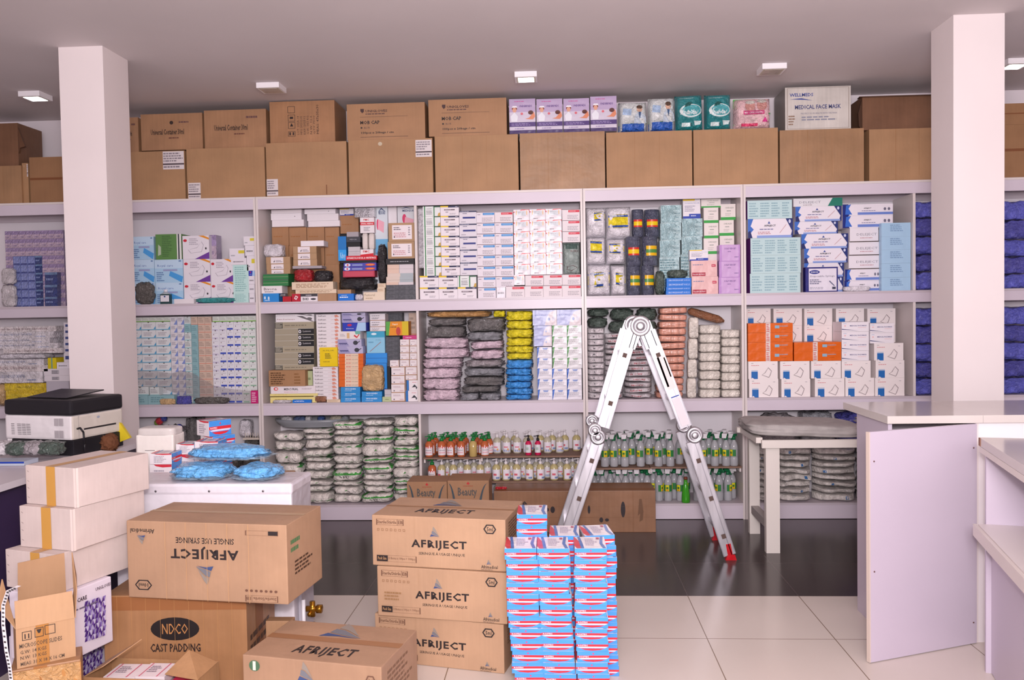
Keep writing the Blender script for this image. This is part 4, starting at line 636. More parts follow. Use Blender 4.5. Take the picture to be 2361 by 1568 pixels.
# loose plastic sheet draped over the suture boxes
def drape(name,u0,u1,topf,botf,org,sc,Y0,Yb,c,kind,nx=26,ny=9,seed=1):
    mb=MB(); vs=[]
    for j in range(ny+1):
        for i in range(nx+1):
            s=i/nx; t=j/ny; x=u0+(u1-u0)*s; y=topf(s)+(botf(s)-topf(s))*t
            Y=Y0+(Yb-Y0)*t+.018*noise.noise(Vector((s*9,t*3,seed)))
            q=PY(org[0]+x/sc,org[1]+y/sc,Y); vs.append((q[0],Y,q[1]))
    fs=[(j*(nx+1)+i,j*(nx+1)+i+1,(j+1)*(nx+1)+i+1,(j+1)*(nx+1)+i) for j in range(ny) for i in range(nx)]
    mb.raw(vs,fs,mat(c,kind),True); return mb.mesh(name)
def pw(*p):
    def f(s):
        for (a,b),(c,d) in zip(p,p[1:]):
            if s<=c: return b+(d-b)*(s-a)/(c-a)
        return p[-1][1]
    return f
me=drape('plastic_sheet',100,1740,pw((0,960),(.2,980),(.32,1010),(.38,960),(.5,1010),(.68,1190),(.85,1240),(1,1260)),pw((0,1180),(.2,1200),(.4,1340),(.7,1400),(1,1420)),O,SS,.045,.03,'A0989A','film')
tag(link('plastic_sheet',me),'loose grey plastic sheet draped over the suture boxes','plastic sheet')
R(1,O,SS,[nb(660,1335,880,1440,'@violetd','dark blue crumpled packet under the plastic sheet','packet','packet',.0,.03),nb(900,1350,1440,1432,'@dark','dark glossy folded plastic bag on shelf edge','plastic_bag','bag',.0,.03),nb(420,1375,655,1440,'@tan','tan rubber glove packet on shelf edge','packet','packet',-.002,.012)])
# ======== middle row, double unit left
O=(590,700); S7=6.054
its=[nb(200,1305,850,1385,'yello','pale yellow long box lying on shelf floor','long_box','box',.04,.2),nb(195,1258,860,1303,'yello','pale yellow long box under the white blood pressure box','long_box','box',.04,.2),nb(205,1153,830,1256,'merc','white blood pressure meter box with red emblem','long_box','box',.04,.2),nb(180,932,690,1150,'card1','brown carton with dark printed lines on white long box','labelled_carton','box',.03,.2),nb(694,940,792,1150,'lime','pale green box between brown carton and white strips','small_box','box',.1,.1),nb(510,1342,770,1388,'bluebox','flat blue box on the shelf edge','flat_box','box',.005,.03),nb(225,1345,500,1388,'@pale','clear crumpled wrapper on shelf edge beside blue box','wrapper','wrapper',.005,.03)]
yy=[150,176,256,346,430,514,598,682,767,853,932]; stl=['pdev','pdev','lennr','lenny','lenny','lenny','lennr','lenny','lenny','lennr']
for i in range(10): its.append(nb(265 if i>1 else 275,yy[i],812,yy[i+1],stl[i],f'{"white and grey" if i<2 else "olive and black" if stl[i]=="lenny" else "olive striped"} long box, {ORD[i+1]} down in left pile','long_box','box',.08,.2))
its+=[nb(812,1290,985,1385,'@brown','crumpled brown wrapper on shelf floor','wrapper','wrapper',.03,.05),nb(990,1340,1178,1388,'cream','small cream box on the shelf floor','small_box','box',.02,.06),
 nb(1185,1305,1460,1388,'wood','blue wooden applicator box, lowest of left three','applicator_box','box',.02,.14),nb(1185,1238,1456,1303,'wood','blue wooden applicator box, middle of left three','applicator_box','box',.02,.14),nb(1185,1167,1456,1236,'wood','blue wooden applicator box, top of left three','applicator_box','box',.02,.14),nb(1475,1300,1758,1388,'wood','blue wooden applicator box, lower of right two','applicator_box','box',.02,.14),nb(1478,1228,1760,1298,'wood','blue wooden applicator box under the tan bag','applicator_box','box',.02,.14),nb(1460,852,1775,1226,'@tan','clear bag of tan wooden spatulas on blue boxes','spatula_bag','bag',.01,.1)]
for k in range(9): its.append(nb(1158,700+51.7*k,1500,700+51.7*(k+1),'orngl',f'orange and cream suture carton, {ORD[k+1]} down in its column','suture_carton','box',.05,.12))
its+=[nb(1155,600,1495,699,'cuff','lilac boxed stethoscope, lowest, on orange cartons','stethoscope_box','box',.05,.12),nb(1142,497,1475,598,'cuff','lilac boxed stethoscope below the white box with red mark','stethoscope_box','box',.05,.12),nb(1145,387,1458,495,'tball','white box with red zigzag mark','small_box','box',.05,.12),nb(1210,266,1535,385,'bluel','royal blue box with red oval emblem','blue_box','box',.05,.12),nb(1200,168,1530,264,'cuff','lilac boxed stethoscope above the royal blue box','stethoscope_box','box',.05,.12),nb(1196,128,1525,166,'cuff','lilac boxed stethoscope touching the shelf top','stethoscope_box','box',.05,.12),
 nb(1530,835,1830,1226,'blublk','tall bright blue block behind the tan spatula bag','blue_pack','pack',.12,.12),nb(1532,765,1830,833,'blublk','bright blue pack, lower of two above spatula bag','blue_pack','pack',.12,.12),nb(1532,692,1830,763,'blublk','bright blue pack, upper of two above spatula bag','blue_pack','pack',.12,.12),nb(1548,388,1800,690,'tealb','light blue box with teal top and diagonal line','blue_box','box',.12,.1),nb(1595,326,1805,387,'bcode','brown edged white box, lowest of the top three','small_box','box',.12,.12),nb(1595,237,1805,324,'bcode','brown edged white box, middle of the top three','small_box','box',.12,.12),nb(1592,145,1805,235,'bcode','brown edged white box, highest of the top three','small_box','box',.12,.12),
 nb(1765,1302,1890,1388,'lime','small green box on shelf floor','small_box','box',.03,.08),nb(1795,1200,1888,1300,'silver','small silver packet on green box','small_packet','packet',.03,.08),nb(1835,880,1880,1198,'blk','dark upright box behind the silver packet','dark_box','box',.1,.1)]
its+=[nb(1812,465+67*k,2008,465+67*(k+1),'greytex',f'dark grey pack below the orange box, {ORD[k+1]} down','grey_pack','pack',.14,.12) for k in range(6)]
its+=[nb(1814,250,2130,463,'bflag','orange and yellow box with green left edge','orange_box','box',.12,.12)]
its+=[nb(1822,130,2040,248,'greytex','dark grey pack behind the orange box','grey_pack','pack',.26,.1),nb(2135,130,2240,443,'suts','pinkish grey pack column in the top right corner','grey_pack','pack',.26,.1)]
its+=[nb(1890+0,890+119*k,2085,890+119*(k+1),'brnedge',f'white box with brown edges, {ORD[k+1]} down in front column','edged_box','box',.03,.13) for k in range(4)]
its+=[nb(2092,1216,2262,1388,'horse','white box with black tube picture, lower of two','tube_box','box',.03,.13),nb(2105,1070,2262,1214,'horse','white box with black tube picture, upper of two','tube_box','box',.03,.13),nb(2092,1000,2255,1068,'brnedge','brown edged white box just above tube picture boxes','edged_box','box',.04,.13),nb(2092,885,2255,998,'brnedge','brown edged white box, second above tube picture boxes','edged_box','box',.04,.13),nb(1872,792,2000,885,'brnedge','small brown edged box left of the twin columns','edged_box','box',.04,.1)]
for c,(a,b) in enumerate(((2012,2146),(2150,2254))):
    for k in range(4): its.append(nb(a,500+96*k,b,500+96*(k+1),'brnedge',f'small brown edged white box, {ORD[k+1]} down, {["left","right"][c]} twin column','edged_box','box',.04,.12))
its.append(nb(2050,446,2248,498,'magent','magenta box on the twin columns of white boxes','magenta_box','box',.04,.1))
R(1,O,S7,its)
grid(1,O,S7,848,150,1188,880,1,14,'gelo','sponge_box','box','white sponge box with peach picture in upper column','white sponge boxes in the middle row',Y=.06,dp=.14,z0=PY(O[0]+1000/S7,O[1]+880/S7,.05)[1])
grid(1,O,S7,798,882,1150,1340,1,9,'gelo','sponge_box','box','white sponge box with peach picture in lower column','white sponge boxes in the middle row',Y=.05,dp=.14,z0=T[1]+.018)
R(1,O,S7,[nb(890,612,1140,880,'ycard','bright yellow square test box before the sponge boxes','yellow_box','box',.03,.02)])
bpy.context.view_layer.update()
for o in COL.objects:
    if o.name.startswith('yellow_box') and 'square' in o.get('label',''): o.location.z=PY(O[0]+1000/S7,O[1]+880/S7,.03)[1]+.001; o.scale.z=1.0; hh=PY(O[0]+1000/S7,O[1]+612/S7,.03)[1]-o.location.z; o.scale.z=hh/max(v.co.z for v in o.data.vertices)
# ======== middle row, double unit right
O=(960,700)
its=[]
for q,st,l in [((45,1200,598,1362),'@pink','pink plastic bag bundle, lowest left'),((45,1042,600,1198),'@pink','pink plastic bag bundle, second from bottom left'),((50,902,618,1040),'@pink','pink plastic bag bundle, third from bottom left'),((60,762,640,900),'@pink','pink plastic bag bundle, fourth from bottom left'),((80,622,735,760),'@pink','pink plastic bag bundle, second from top left'),((90,472,722,620),'@pink','pink plastic bag bundle, top left under smoky packs'),((120,312,690,440),'@smoked','smoky wrapped flat pack, lower left of the top'),((150,200,690,310),'@smoked','smoky wrapped flat pack, upper left of the top'),((110,102,1055,190),'@orange','brown wrapped bundle against the shelf top'),
 ((605,1250,880,1362),'@smoke','smoky pack on shelf floor, left of two'),((882,1250,1180,1362),'@smoke','smoky pack on shelf floor, right of two'),((605,1150,1180,1248),'@smoked','long smoky pack on the two floor packs'),((645,1020,1235,1148),'@smoked','dark smoky pack below the grey bundle'),((645,900,1240,1018),'@smoke','grey plastic bundle in the centre of the compartment'),((650,782,1240,898),'@cloudy','cloudy plastic bundle under the right pink bundles'),((740,642,1230,780),'@pink','pink plastic bundle, lower right'),((738,515,1230,640),'@pink','pink plastic bundle, upper right'),((690,392,1215,513),'@smoke','smoky pack, lower right of the top'),((690,195,1250,390),'@smoked','thick smoky pack, upper right of the top')]:
    its.append(q+(st,'wrapped_bundle','bundle',l,.03,.24))
for k,(c,d) in enumerate([(1272,1362),(1182,1272),(1092,1182),(1002,1092),(905,1002),(785,905)]): its.append((1242 if k%2 else 1232,c,1632 if k%2 else 1615,d,'@blue','glove_bundle','bundle',f'blue bundle of caps, {ORD[k+1]} from the bottom',.03,.24))
for k,(c,d) in enumerate([(690,783),(590,690),(480,590),(355,480),(235,355),(100,235)]): its.append((1245-5*(k%2),c,1625+10*(k%2),d,'@yellow','glove_bundle','bundle',f'yellow bundle of caps, {ORD[k+1]} above the blue ones',.03,.24))
its.append((1065,95,1240,194,'@yellow','glove_bundle','bundle','small yellow bundle resting on smoky pack at the top',.05,.2))
R(1,O,S7,its)
HULLS.clear()
gg='white medical boxes beside the blue and yellow bundles'
grid(1,O,S7,2105,904,2312,1360,1,3,'btri','angled_box','box','white box with blue wedge, right hand column',gg,Y=.03,dp=.14,z0=tz)
grid(1,O,S7,1898,904,2103,1360,1,3,'btri','angled_box','box','white box with blue wedge, middle column',gg,Y=.03,dp=.14,z0=tz)
grid(1,O,S7,1690,604,1896,1360,1,5,'btri','angled_box','box','white box with blue wedge, left hand column',gg,Y=.03,dp=.14,z0=tz)
grid(1,O,S7,1898,300,2312,902,2,4,'gtri','angled_box','box','white box with green wedge',gg,Y=.03,dp=.14,z0=PY(O[0]+2100/S7,O[1]+902/S7,.03)[1])
z9=PY(O[0]+2100/S7,O[1]+300/S7,.03)[1]
grid(1,O,S7,1640,300,1892,602,1,2,'lilac','lilac_box','box','glossy lilac box left of green wedged boxes',gg,Y=.06,dp=.14,z0=PY(O[0]+1760/S7,O[1]+602/S7,.06)[1]+.004)
grid(1,O,S7,1622,85,2300,296,2,1,'lilac','lilac_box','box','large glossy lilac box at the top',gg,Y=.03,dp=.14,z0=z9+.001)
# ======== middle row, single unit behind the ladder
O=(1340,690)
def gz(w,d,h,cnt=[0]):
    cnt[0]+=1; k=cnt[0]; r=random.Random(k)
    fr=[('t','ASKCURE',.1+.3*r.random(),.3,.45,.34,'B83848',1,'u' if k%2 else '')] if k%3 else [('r',.3,.4,.42,.6,'6a6a70')]
    return pillowmesh('gauze_pack',w,d,h,'DED6DA',fr,'plas',n=8,amp=.3,seed=k,res=8)
BAGS['@gz']=gz
its=[]
for c,(a,b) in enumerate(((92,338),(340,610),(614,1010))):
    top=(400,470,470)[c]; n=12
    for k in range(n):
        its.append((a,top+(1390-top)*k/n,b,top+(1390-top)*(k+1)/n,'@gz','gauze_pack','pack',f'white gauze pack with red letters, {ORD[k+1]} down, {["left","middle","right"][c]} pile',.04,.2))
for k,(a,b,c,d) in enumerate([(85,245,380,398),(385,300,700,468),(705,300,1085,468),(85,120,400,243),(405,120,760,298),(765,120,1085,298)]): its.append((a,b,c,d,'@greenish','plastic_bag','bag',f'dark green clear plastic bag of tubing, {["lower left","lower middle","lower right","upper left","upper middle","upper right"][k]} of six',.05,.2))
n=13
for k in range(n): its.append((1100-4*k,108+(1390-108)*k/n,1502-5*k,108+(1390-108)*(k+1)/n,'@salmon','bandage_pack','pack',f'salmon striped bandage pack, {ORD[k+1]} down beside the ladder',.04,.2))
for k,(c,d) in enumerate(((1100,1390),(836,1098),(545,834),(250,543))): its.append((1478+8*k,c,1612+11*k,d,'@ivory','bandage_tube','roll',f'upright ivory bandage tube, {["lowest","second up","third up","topmost"][k]} of four',.03,.07))
for c,(a,b,tp) in enumerate(((1655,1955,355),(1962,2258,420))):
    for k in range(8): its.append((a,tp+(1385-tp)*k/8,b,tp+(1385-tp)*(k+1)/8,'@ivory','bandage_bundle','roll',f'ivory bandage roll, {ORD[k+1]} down, {["left","right"][c]} pile',.03,.14))
R(1,O,S7,its)
a=PY(O[0]+1560/S7,O[1]+160/S7,.1); b=PY(O[0]+1960/S7,O[1]+290/S7,.1)
mb=MB(); A=Vector((a[0],.1,a[1]-.01)); B_=Vector((b[0],.1,b[1]-.004)); M_=Matrix.Translation(A)@(B_-A).to_track_quat('Z','Y').to_matrix().to_4x4(); L_=(B_-A).length
mb.lathe([(.012,-.04),(.028,-.02),(.031,.02),(.031,L_-.03),(.022,L_-.005),(.008,L_+.02)],mat('8C5A3C','plas'),14,M_)
tag(link('bandage_tube',mb.mesh('bandage_tube')),'brown wrapped bandage tube lying tilted on ivory rolls','roll')
# ======== middle row, right unit
O=(1710,690); gm='white mask boxes with blue square in the right unit'
its=[]
for k,q in enumerate([(90,965,445,1170),(480,965,832,1170),(885,957,1245,1170),(1253,952,1605,1170),(1612,950,1970,1170)]): its.append(q+('mask','mask_box','box',f'white mask box with blue square, {ORD[k+1]} from left, bottom row',.03,.2))
for k,q in enumerate([(80,752,437,955),(465,750,822,955),(840,746,1202,951),(1210,744,1562,948),(1620,740,1970,947)]): its.append(q+('mask','mask_box','box',f'white mask box with blue square, {ORD[k+1]} from left, second row up',.03,.2))
its.append((1602,532,1956,737,'mask','mask_box','box','white mask box with blue square standing alone third row up',.03,.2))
for k,(a,b) in enumerate([(45,352),(385,730),(757,1097),(1140,1482),(1520,1862)]):
    its.append((a,112,b,314,'mask','mask_box','box',f'white mask box with blue square, {ORD[k+1]} from left, top row',.24,.13))
    if k<4: its.append((a,318,b,520,'mask','mask_box','box',f'white mask box behind orange ones, {ORD[k+1]} from left, row below top',.24,.13))
    its.append((a,524,b,738,'mask','mask_box','box',f'white mask box mostly hidden, {ORD[k+1]} from left, behind orange boxes',.24,.13))
its.append((1520,318,1862,520,'mask','mask_box','box','white mask box hidden behind the two right white cartons',.24,.13))
yo=[290,405,519,633,747]
for k in range(4): its.append((76,yo[k],618,yo[k+1],'orng','orange_box','box',f'long orange box, {["topmost","second","third","lowest"][k]} of four at the left',.03,.2))
for k in (2,3): its.append((634,yo[k],1205,yo[k+1],'orng','orange_box','box',f'long shiny orange box, {["","","upper","lower"][k]} of two in the centre',.03,.2))
ym=[275,392,508,623,738]
for k in range(4): its.append((1210,ym[k],1540,ym[k+1],'mask2','mask_carton','box',f'white carton with dark swoosh, {["topmost","second","third","lowest"][k]} of four',.03,.2))
for k,(c,d) in enumerate(((290,405),(405,528))): its.append((1552,c,1846,d,'mask2','mask_carton','box',f'white carton with dark swoosh, {["upper","lower"][k]} of right two',.03,.2))
R(1,O,S5,its)
# ======== cartons and packs on top of the shelving
def cst(k,c,fr,kind='card',**o): ST[k]=(c,fr,dict(kind=kind,**o))
LBL=lambda s0,t0,s1,t1:[('r',s0,t0,s1,t1,'DAD0D2'),('r',s0,t0+(t1-t0)*.25,s1,t0+(t1-t0)*.33,'4a3c44'),('w',s0+.01,t0+(t1-t0)*.4,s1-.01,t1-.02,4,'8a8088'),('w',s0+.01,t0+.02,s1-.01,t0+(t1-t0)*.22,1,'8a8088')]
CR=[('r',.33,0,.333,1,'96683c'),('r',.62,.1,.622,1,'96683c')]
cst('ctn','B0804F',CR); cst('ctn1','B0804F',LBL(.66,.62,.99,.99)); cst('ctn2','B0804F',LBL(.01,.0,.17,.32)); cst('ctn3','B0804F',LBL(.0,.02,.14,.33)+[('r',.74,.02,.75,.2,'7a4a30')]); cst('ctn4','B0804F',LBL(.8,.66,.99,.97)+[('e',.38,.92,.025,.035,'C4B49C')]); cst('ctn5','A87A4C',CR,'cardworn')
cst('uni','AC7A4E',[('t','Universal Container 30ml',.16,.42,.54,.16,'3a2c28',1),('w',.45,.3,.7,.36,1,'6a4038'),('e',.5,.75,.03,.05,'3a2c28'),('w',.62,.72,.85,.8,1,'6a4a48')],'cardworn')
cst('uni2','AC7A4E',[('t','Universal Container 30ml',.16,.46,.54,.16,'3a2c28',1),('w',.48,.34,.7,.4,1,'6a4038'),('w',.68,.75,.9,.85,1,'6a4a48')],'cardworn')
cst('mob','AE7C4E',[('t','UNIGLOVES',.24,.76,.28,.07,'4a3434',1),('p',[(.175,.8),(.175,.86),(.22,.86),(.22,.78),(.197,.74)],'4a3434'),('w',.24,.69,.5,.74,1,'5a4040'),('r',.17,.63,.78,.636,'4a3434'),('t','MOB CAP',.17,.43,.25,.1,'3a3030',1),('t','BLUE',.22,.31,.07,.05,'5a4848'),('e',.185,.335,.012,.025,'3a3030'),('t','100pcs x 20bags / ctn',.18,.15,.42,.075,'3a3030',1),('r',.17,.07,.78,.078,'4a3434')],'card')
cst('care','AE7848',[('o',[(.28,.16),(.39,.16),(.39,.28),(.28,.28)],.003,'3a2c28'),('o',[(.28,.35),(.39,.35),(.39,.5),(.28,.5)],.003,'3a2c28'),('o',[(.28,.52),(.39,.52),(.39,.68),(.28,.68)],.003,'3a2c28'),('o',[(.28,.72),(.39,.72),(.39,.88),(.28,.88)],.003,'3a2c28'),('p',[(.31,.4),(.36,.4),(.335,.48)],'2a2022'),('p',[(.31,.58),(.36,.58),(.36,.63),(.31,.63)],'2a2022'),('r',.3,.19,.32,.26,'2a2022'),('r',.35,.19,.37,.26,'2a2022')]+[('t',s,.42+.05*i,.2,.03,.44,'5a4038',0,'v') for i,s in enumerate(['LOT: 202A-14','MFG: 202112-02','EXP: 202512','G.W. 14.5 KG','N.W. 12.6','QTY 7500'])]+[('t','MEAS: 47x35x30',.72,.2,.035,.7,'4a3430',0,'v')],'cardworn')
cst('torn','7e5334',[],'cardworn'); cst('ctr','9a6a3c',[('r',.0,.5,1,.55,'7a4a2c')],'card')
cst('under','CFC6D6',[('r',0,.62,1,1,'B7A3C4'),('r',0,.2,1,.33,'57447A'),('r',0,0,1,.1,'4a3a68'),('t','UNDERPADS',.38,.76,.48,.06,'5a3a80',1),('w',.2,.9,.8,.95,1,'c06aa0'),('e',.2,.72,.1,.06,'7a3a2c'),('e',.2,.68,.075,.07,'D8A088'),('p',[(.1,.75),(.32,.75),(.28,.8),(.13,.8)],'E8E4EC'),('p',[(.08,.35),(.05,.5),(.2,.62),(.33,.5),(.3,.35)],'E6E6EE'),('p',[(.75,.45),(.95,.62),(.99,.48),(.9,.4),(.6,.42)],'D88A6A'),('e',.82,.6,.1,.06,'5a2c28'),('e',.48,.57,.05,.035,'D8707C'),('w',.08,.22,.9,.3,2,'9a88b8'),('w',.2,.12,.8,.17,1,'a090b8')],'gloss')
cst('dayw','D5D8D8',[('r',0,0,1,.26,'1F5AB8',8),('p',[(0,.26),(0,.34),(.2,.3),(.45,.27),(.75,.32),(1,.42),(1,.3),(.5,.2)],'4A8A34'),('p',[(.12,.55),(.42,.52),(.45,.72),(.15,.75)],'A8C0E0'),('e',.72,.7,.1,.09,'D4A890'),('e',.72,.77,.11,.06,'5a4030'),('p',[(.52,.26),(.55,.5),(.68,.62),(.78,.62),(.95,.5),(.97,.3),(.75,.24)],'C6D2E0'),('p',[(.68,.62),(.73,.4),(.78,.62)],'3a5a88')],'plas')
cst('anand','128086',[('e',.52,.52,.4,.18,'D8E8E8'),('e',.55,.53,.34,.145,'4AA8B0'),('t','Ananda',.14,.42,.6,.13,'F0F4F4',1),('p',[(.3,.62),(.5,.66),(.6,.73),(.45,.76),(.33,.7)],'0d5a58'),('t','Unisex Adults Diapers',.12,.84,.5,.04,'C8E4E4'),('r',.18,.1,.5,.2,'D8E8E8'),('t','XL',.47,.11,.1,.07,'143a40',1),('p',[(.65,.12),(.85,.14),(.9,.24),(.62,.24)],'D8E8E8')],'plas')
cst('oldd','E2B8BC',[('p',[(0,.7),(0,1),(.6,1),(.3,.85)],'3EA63C'),('p',[(.05,.66),(.35,.9),(.9,.94),(.95,.5),(.5,.4)],'D0A0A0'),('e',.4,.7,.14,.14,'C88C84'),('e',.72,.72,.14,.16,'C88C84'),('e',.4,.82,.13,.06,'C8C0B8'),('e',.72,.86,.13,.06,'C8C0B8'),('r',.22,.44,.78,.56,'C0286C'),('t','MAKCARE DIAPERS',.25,.47,.5,.06,'F4D0E0',1),('p',[(0,.2),(.5,.28),(.95,.5),(.97,.46),(.5,.24),(0,.16)],'4A9A50'),('r',.16,.08,.6,.16,'D83868'),('p',[(.72,.2),(.88,.2),(.8,.36)],'D82C88')],'plas')
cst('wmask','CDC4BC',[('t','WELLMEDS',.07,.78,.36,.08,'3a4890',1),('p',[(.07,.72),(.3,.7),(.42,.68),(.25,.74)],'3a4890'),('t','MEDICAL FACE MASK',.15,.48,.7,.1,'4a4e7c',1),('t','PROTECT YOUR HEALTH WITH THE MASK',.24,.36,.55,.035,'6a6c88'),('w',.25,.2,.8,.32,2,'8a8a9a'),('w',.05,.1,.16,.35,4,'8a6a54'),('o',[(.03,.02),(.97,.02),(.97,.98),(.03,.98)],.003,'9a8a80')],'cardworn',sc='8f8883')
TOPZ=T[3]+.0008
def TR(its): R(3,(0,0),1,its)
def c_(x0,y0,x1,y1,st,lb,Y=.02,dp=.36,n='carton',c='box'): return (x0,y0,x1,y1,st,n,c,lb,Y,dp)
TR([c_(-60,383,50,481,'ctn5','brown carton at the far left edge on the shelving',.0,.38),c_(52,376,66,480,'ctn4','brown carton end with white label beside far left carton',.02,.3),c_(-60,285,42,383,'torn','dark torn carton resting on the far left carton',.04,.3),c_(69,362,150,479,'ctr','brown carton just left of the left pillar'),
 c_(280,349,427,467,'ctn1','brown carton with white label at its top right corner'),c_(431,341,611,461,'ctn2','brown carton with white label at its bottom left corner'),c_(614,328,800,453,'ctn3','brown carton with label bottom left and dark nick'),c_(804,321,998,444,'ctn4','brown carton with white label beneath second mob cap carton'),
 c_(1003,312,1195,438,'ctn','plain brown carton under the second mob cap carton'),c_(1199,305,1395,434,'ctn5','plain brown carton under the four underpad packs'),c_(1398,303,1596,430,'ctn','plain brown carton under the nurse packs and teal packs'),c_(1599,297,1794,428,'ctn','plain brown carton under the pink diaper pack'),c_(1798,298,1992,426,'ctn5','plain brown carton under the white face mask carton'),c_(2004,296,2190,425,'ctn','plain brown carton just left of right pillar'),
 c_(2290,287,2420,423,'ctr','brown carton with strap right of the right pillar'),c_(2290,238,2420,286,'ctr','upper brown carton right of the right pillar'),
 c_(270,271,319,346,'uni2','worn brown carton end beside the left pillar',.04,.3),c_(325,262,467,346,'uni','worn container carton with dark print, left of two',.04,.3),c_(471,253,614,341,'uni2','worn container carton with dark print, right of two',.04,.3),c_(622,233,772,326,'care','brown carton with care symbols and sideways print',.04,.34),
 c_(800,238,980,320,'mob','brown mob cap carton, left of two',.02,.33),c_(988,228,1168,316,'mob','brown mob cap carton, right of two',.02,.33),c_(1810,200,1962,300,'wmask','grubby white face mask carton topmost near right pillar',.02,.3),c_(1988,220,2190,296,'torn','dark topped torn carton beside the right pillar',.04,.3)])
HULLS.clear()
def pk(u0,v0,u1,v1,st,name,cat,lb,d=.14,n=6,amp=.08,ry=0,pill=True,Y=.03):
    a=PY(u0,(v0+v1)/2,Y)[0]; b=PY(u1,(v0+v1)/2,Y)[0]; um=(u0+u1)/2
    zb=PY(um,v1,Y)[1]; zt=PY(um,v0,Y)[1]; zs=max([t for (x0,x1,_,_,t) in TOPH if min(x1,b)-max(x0,a)>.02]+[T[3]])
    zb=zs+.001; c,fr,o=ST[st]
    me=pillowmesh(name,b-a-.002,d,zt-zb,c,fr,o.get('kind','plas'),seed=int(u0),n=n,amp=amp,off=.006) if pill else boxmesh(name,b-a-.002,d,zt-zb,c,fr,kind=o.get('kind',''))
    o=link(name,me,None,(a+.001,Y,zb)); o.rotation_euler[1]=ry; return tag(o,lb,cat)
TOPH=[]
for o in COL.objects:
    if o.name.startswith('carton') and o.location.z<T[3]+.02 and o.location.z>T[3]-.01:
        xs=[v.co.x for v in o.data.vertices]; zs_=[v.co.z for v in o.data.vertices]; TOPH.append((o.location.x,o.location.x+max(xs),0,0,o.location.z+max(zs_)))
for k,(a,b,c,d) in enumerate([(1174,228,1235,308),(1237,228,1297,306),(1299,227,1359,304),(1361,222,1422,302)]): pk(a,b,c,d,'under','underpad_pack','pack',f'lilac underpad pack with nurse picture, {ORD[k+1]} from the left',pill=False)
pk(1427,231,1493,302,'dayw','underpad_pack','pack','white and blue pack with doctor picture, left of two',.16); pk(1496,221,1558,300,'dayw','underpad_pack','pack','white and blue pack with doctor picture, taller right one',.16)
pk(1560,215,1624,300,'anand','diaper_pack','pack','teal diaper pack, left of two',.16,ry=-.02); pk(1627,213,1689,298,'anand','diaper_pack','pack','teal diaper pack, right of two',.16)
pk(1695,223,1781,297,'oldd','diaper_pack','pack','pink and green diaper pack beside the face mask carton',.16)
# torn flaps as parts of the two torn cartons
for o in list(COL.objects):
    l=o.get('label','')
    if l.startswith('dark torn carton'):
        h=max(v.co.z for v in o.data.vertices); w_=max(v.co.x for v in o.data.vertices); mb=MB(); m_=mat('6b4429','cardworn')
        mb.raw([(w_,0,h*.9),(w_+.06,-.01,h*.45),(w_+.02,-.01,h*.42),(w_,0,h*.3),(w_,.02,h*.3),(w_+.02,.01,h*.42),(w_+.06,.01,h*.45),(w_,.02,h*.9)],[(0,3,2,1),(4,7,6,5),(0,1,6,7),(1,2,5,6),(2,3,4,5),(3,0,7,4)],m_); link('flap',mb.mesh('flap'),o)
    if l.startswith('dark topped torn'):
        h=max(v.co.z for v in o.data.vertices); w_=max(v.co.x for v in o.data.vertices); mb=MB(); m_=mat('5a3a26','cardworn')
        mb.raw([(-.03,-.03,h-.01),(w_,-.03,h-.012),(w_,.1,h+.004),(0,.1,h+.006),(-.03,-.03,h-.004),(w_,-.03,h-.006),(w_,.1,h+.01),(0,.1,h+.012)],[(0,3,2,1),(4,5,6,7),(0,1,5,4),(1,2,6,5),(2,3,7,6),(3,0,4,7)],m_); link('flap',mb.mesh('flap'),o)
        mb=MB(); mb.raw([(-.002,0,h-.02),(-.035,-.02,h*.5),(-.03,-.02,h*.1),(-.002,0,0),(-.002,.02,h-.02),(-.035,.0,h*.5),(-.03,.0,h*.1),(-.002,.02,0)],[(0,1,2,3),(7,6,5,4),(0,4,5,1),(1,5,6,2),(2,6,7,3),(3,7,4,0)],m_); link('flap',mb.mesh('flap'),o)
